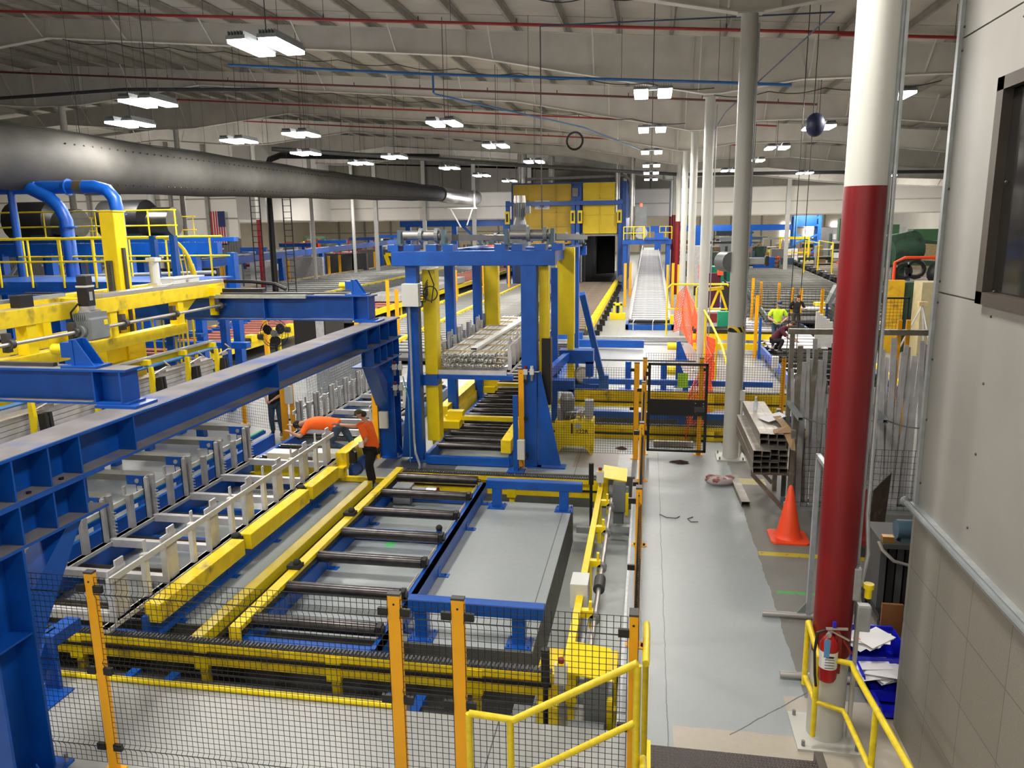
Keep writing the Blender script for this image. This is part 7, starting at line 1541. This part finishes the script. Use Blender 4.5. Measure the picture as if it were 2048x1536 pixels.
# bent-over worker
x,y=-7.25,15.75
J=dict(pelvis=(x+.42,y+.1,1.0),chest=(x-.02,y,1.10),neck=(x-.28,y-.02,1.08),head=(x-.45,y-.03,1.02),
 Lsh=(x-.18,y-.17,1.04),Lel=(x-.28,y-.32,.82),Lwr=(x-.52,y-.28,.90),
 Rsh=(x-.18,y+.17,1.06),Rel=(x-.38,y+.2,.88),Rwr=(x-.6,y+.08,.96),
 Lhip=(x+.46,y-.02,.94),Lkn=(x+.28,y-.02,.60),Lan=(x+.62,y+.0,.50),Ltoe=(x+.74,y+.02,.44),
 Rhip=(x+.50,y+.22,.94),Rkn=(x+.66,y+.25,.62),Ran=(x+.72,y+.3,.46),Rtoe=(x+.62,y+.32,.42))
person('person in an orange T-shirt and jeans bent flat over the conveyor toward the left',(x,y,.4),J,ORG,JEAN,'t_shirt',hair=BLKC,fwd=(-.55,0,-.85),earmuff=True,gloves=None)
# legs of the worker hidden by the girder
x,y=-9.55,18.25
J=dict(pelvis=(x,y,.93),chest=(x,y,1.28),neck=(x,y,1.5),head=(x-.02,y,1.65),Lsh=(x-.18,y,1.42),Lel=(x-.24,y-.08,1.15),Lwr=(x-.1,y-.25,1.05),Rsh=(x+.18,y,1.42),Rel=(x+.24,y-.08,1.15),Rwr=(x+.1,y-.25,1.05),
 Lhip=(x-.1,y,.87),Lkn=(x-.12,y-.03,.48),Lan=(x-.12,y+.02,.1),Ltoe=(x-.14,y-.14,.05),Rhip=(x+.1,y,.87),Rkn=(x+.12,y-.03,.48),Ran=(x+.13,y+.02,.1),Rtoe=(x+.17,y-.14,.05))
person('person in dark trousers whose upper body is hidden behind the blue girder',(x,y,0),J,BLKC,JEAN,'shirt',fwd=(0,-1,0),boots=BLKC)
# lime shirt worker standing on the conveyor
x,y,z=5.0,31.4,.50
J=dict(pelvis=(x,y,z+1.0),chest=(x,y,z+1.38),neck=(x,y-.02,z+1.60),head=(x+.02,y-.07,z+1.76),Lsh=(x-.22,y,z+1.52),Lel=(x-.36,y-.05,z+1.22),Lwr=(x-.10,y-.30,z+1.08),Rsh=(x+.22,y,z+1.52),Rel=(x+.36,y-.05,z+1.22),Rwr=(x+.12,y-.30,z+1.08),
 Lhip=(x-.11,y,z+.93),Lkn=(x-.14,y-.15,z+.52),Lan=(x-.14,y-.05,z+.10),Ltoe=(x-.15,y-.2,z+.05),Rhip=(x+.11,y,z+.93),Rkn=(x+.13,y-.03,z+.5),Ran=(x+.13,y+.05,z+.1),Rtoe=(x+.15,y-.1,z+.05))
person('person in a lime green shirt, dark cap and jeans looking down at their hands',(x,y,z),J,LIME,JEAN,'t_shirt',cap=NAVY,hair=BLKC,fwd=(0,-1,-.6))
single('phone',MB().box(x-.05,y-.42,z+1.08,x+.07,y-.36,z+1.1),BLK,'small dark device held by the person in lime green','phone')
# maroon shirt worker crouching
x,y=5.0,30.3; z=.62
J=dict(pelvis=(x-.25,y,z+.42),chest=(x+.02,y-.12,z+.78),neck=(x+.18,y-.18,z+.95),head=(x+.32,y-.2,z+1.0),Lsh=(x-.08,y-.3,z+.82),Lel=(x+.15,y-.45,z+.52),Lwr=(x+.4,y-.4,z+.42),Rsh=(x+.18,y+.05,z+.85),Rel=(x+.38,y-.05,z+.55),Rwr=(x+.5,y-.2,z+.42),
 Lhip=(x-.28,y-.1,z+.36),Lkn=(x+.02,y-.35,z+.4),Lan=(x-.12,y-.3,z+.06),Ltoe=(x+.02,y-.36,z+.03),Rhip=(x-.25,y+.12,z+.36),Rkn=(x+.05,y+.15,z+.3),Ran=(x-.2,y+.2,z+.05),Rtoe=(x-.05,y+.22,z+.03))
person('person in a maroon polo shirt crouching and leaning right over the rollers',(x,y,z),J,MAR,BLKC,'polo_shirt',fwd=(.8,-.3,-.6))
# black shirt worker at the console
x,y=7.3,40.3
J=dict(pelvis=(x,y,.98),chest=(x+.02,y+.05,1.36),neck=(x+.04,y+.1,1.58),head=(x+.08,y+.14,1.72),Lsh=(x-.22,y,1.5),Lel=(x-.3,y+.05,1.2),Lwr=(x-.1,y+.3,1.1),Rsh=(x+.24,y+.05,1.5),Rel=(x+.38,y+.1,1.2),Rwr=(x+.5,y+.3,1.1),
 Lhip=(x-.11,y,.9),Lkn=(x-.12,y,.5),Lan=(x-.12,y,.1),Ltoe=(x-.12,y+.14,.05),Rhip=(x+.11,y,.9),Rkn=(x+.12,y,.5),Ran=(x+.12,y,.1),Rtoe=(x+.13,y+.14,.05))
person('person in a black long-sleeved top seen from behind at the grey console',(x,y,0),J,BLKC,DGREY,'jacket',fwd=(.4,.9,-.2),short=False,hair=HAIR)
for o in bpy.data.objects:
    if '_o' in o: del o['_o']
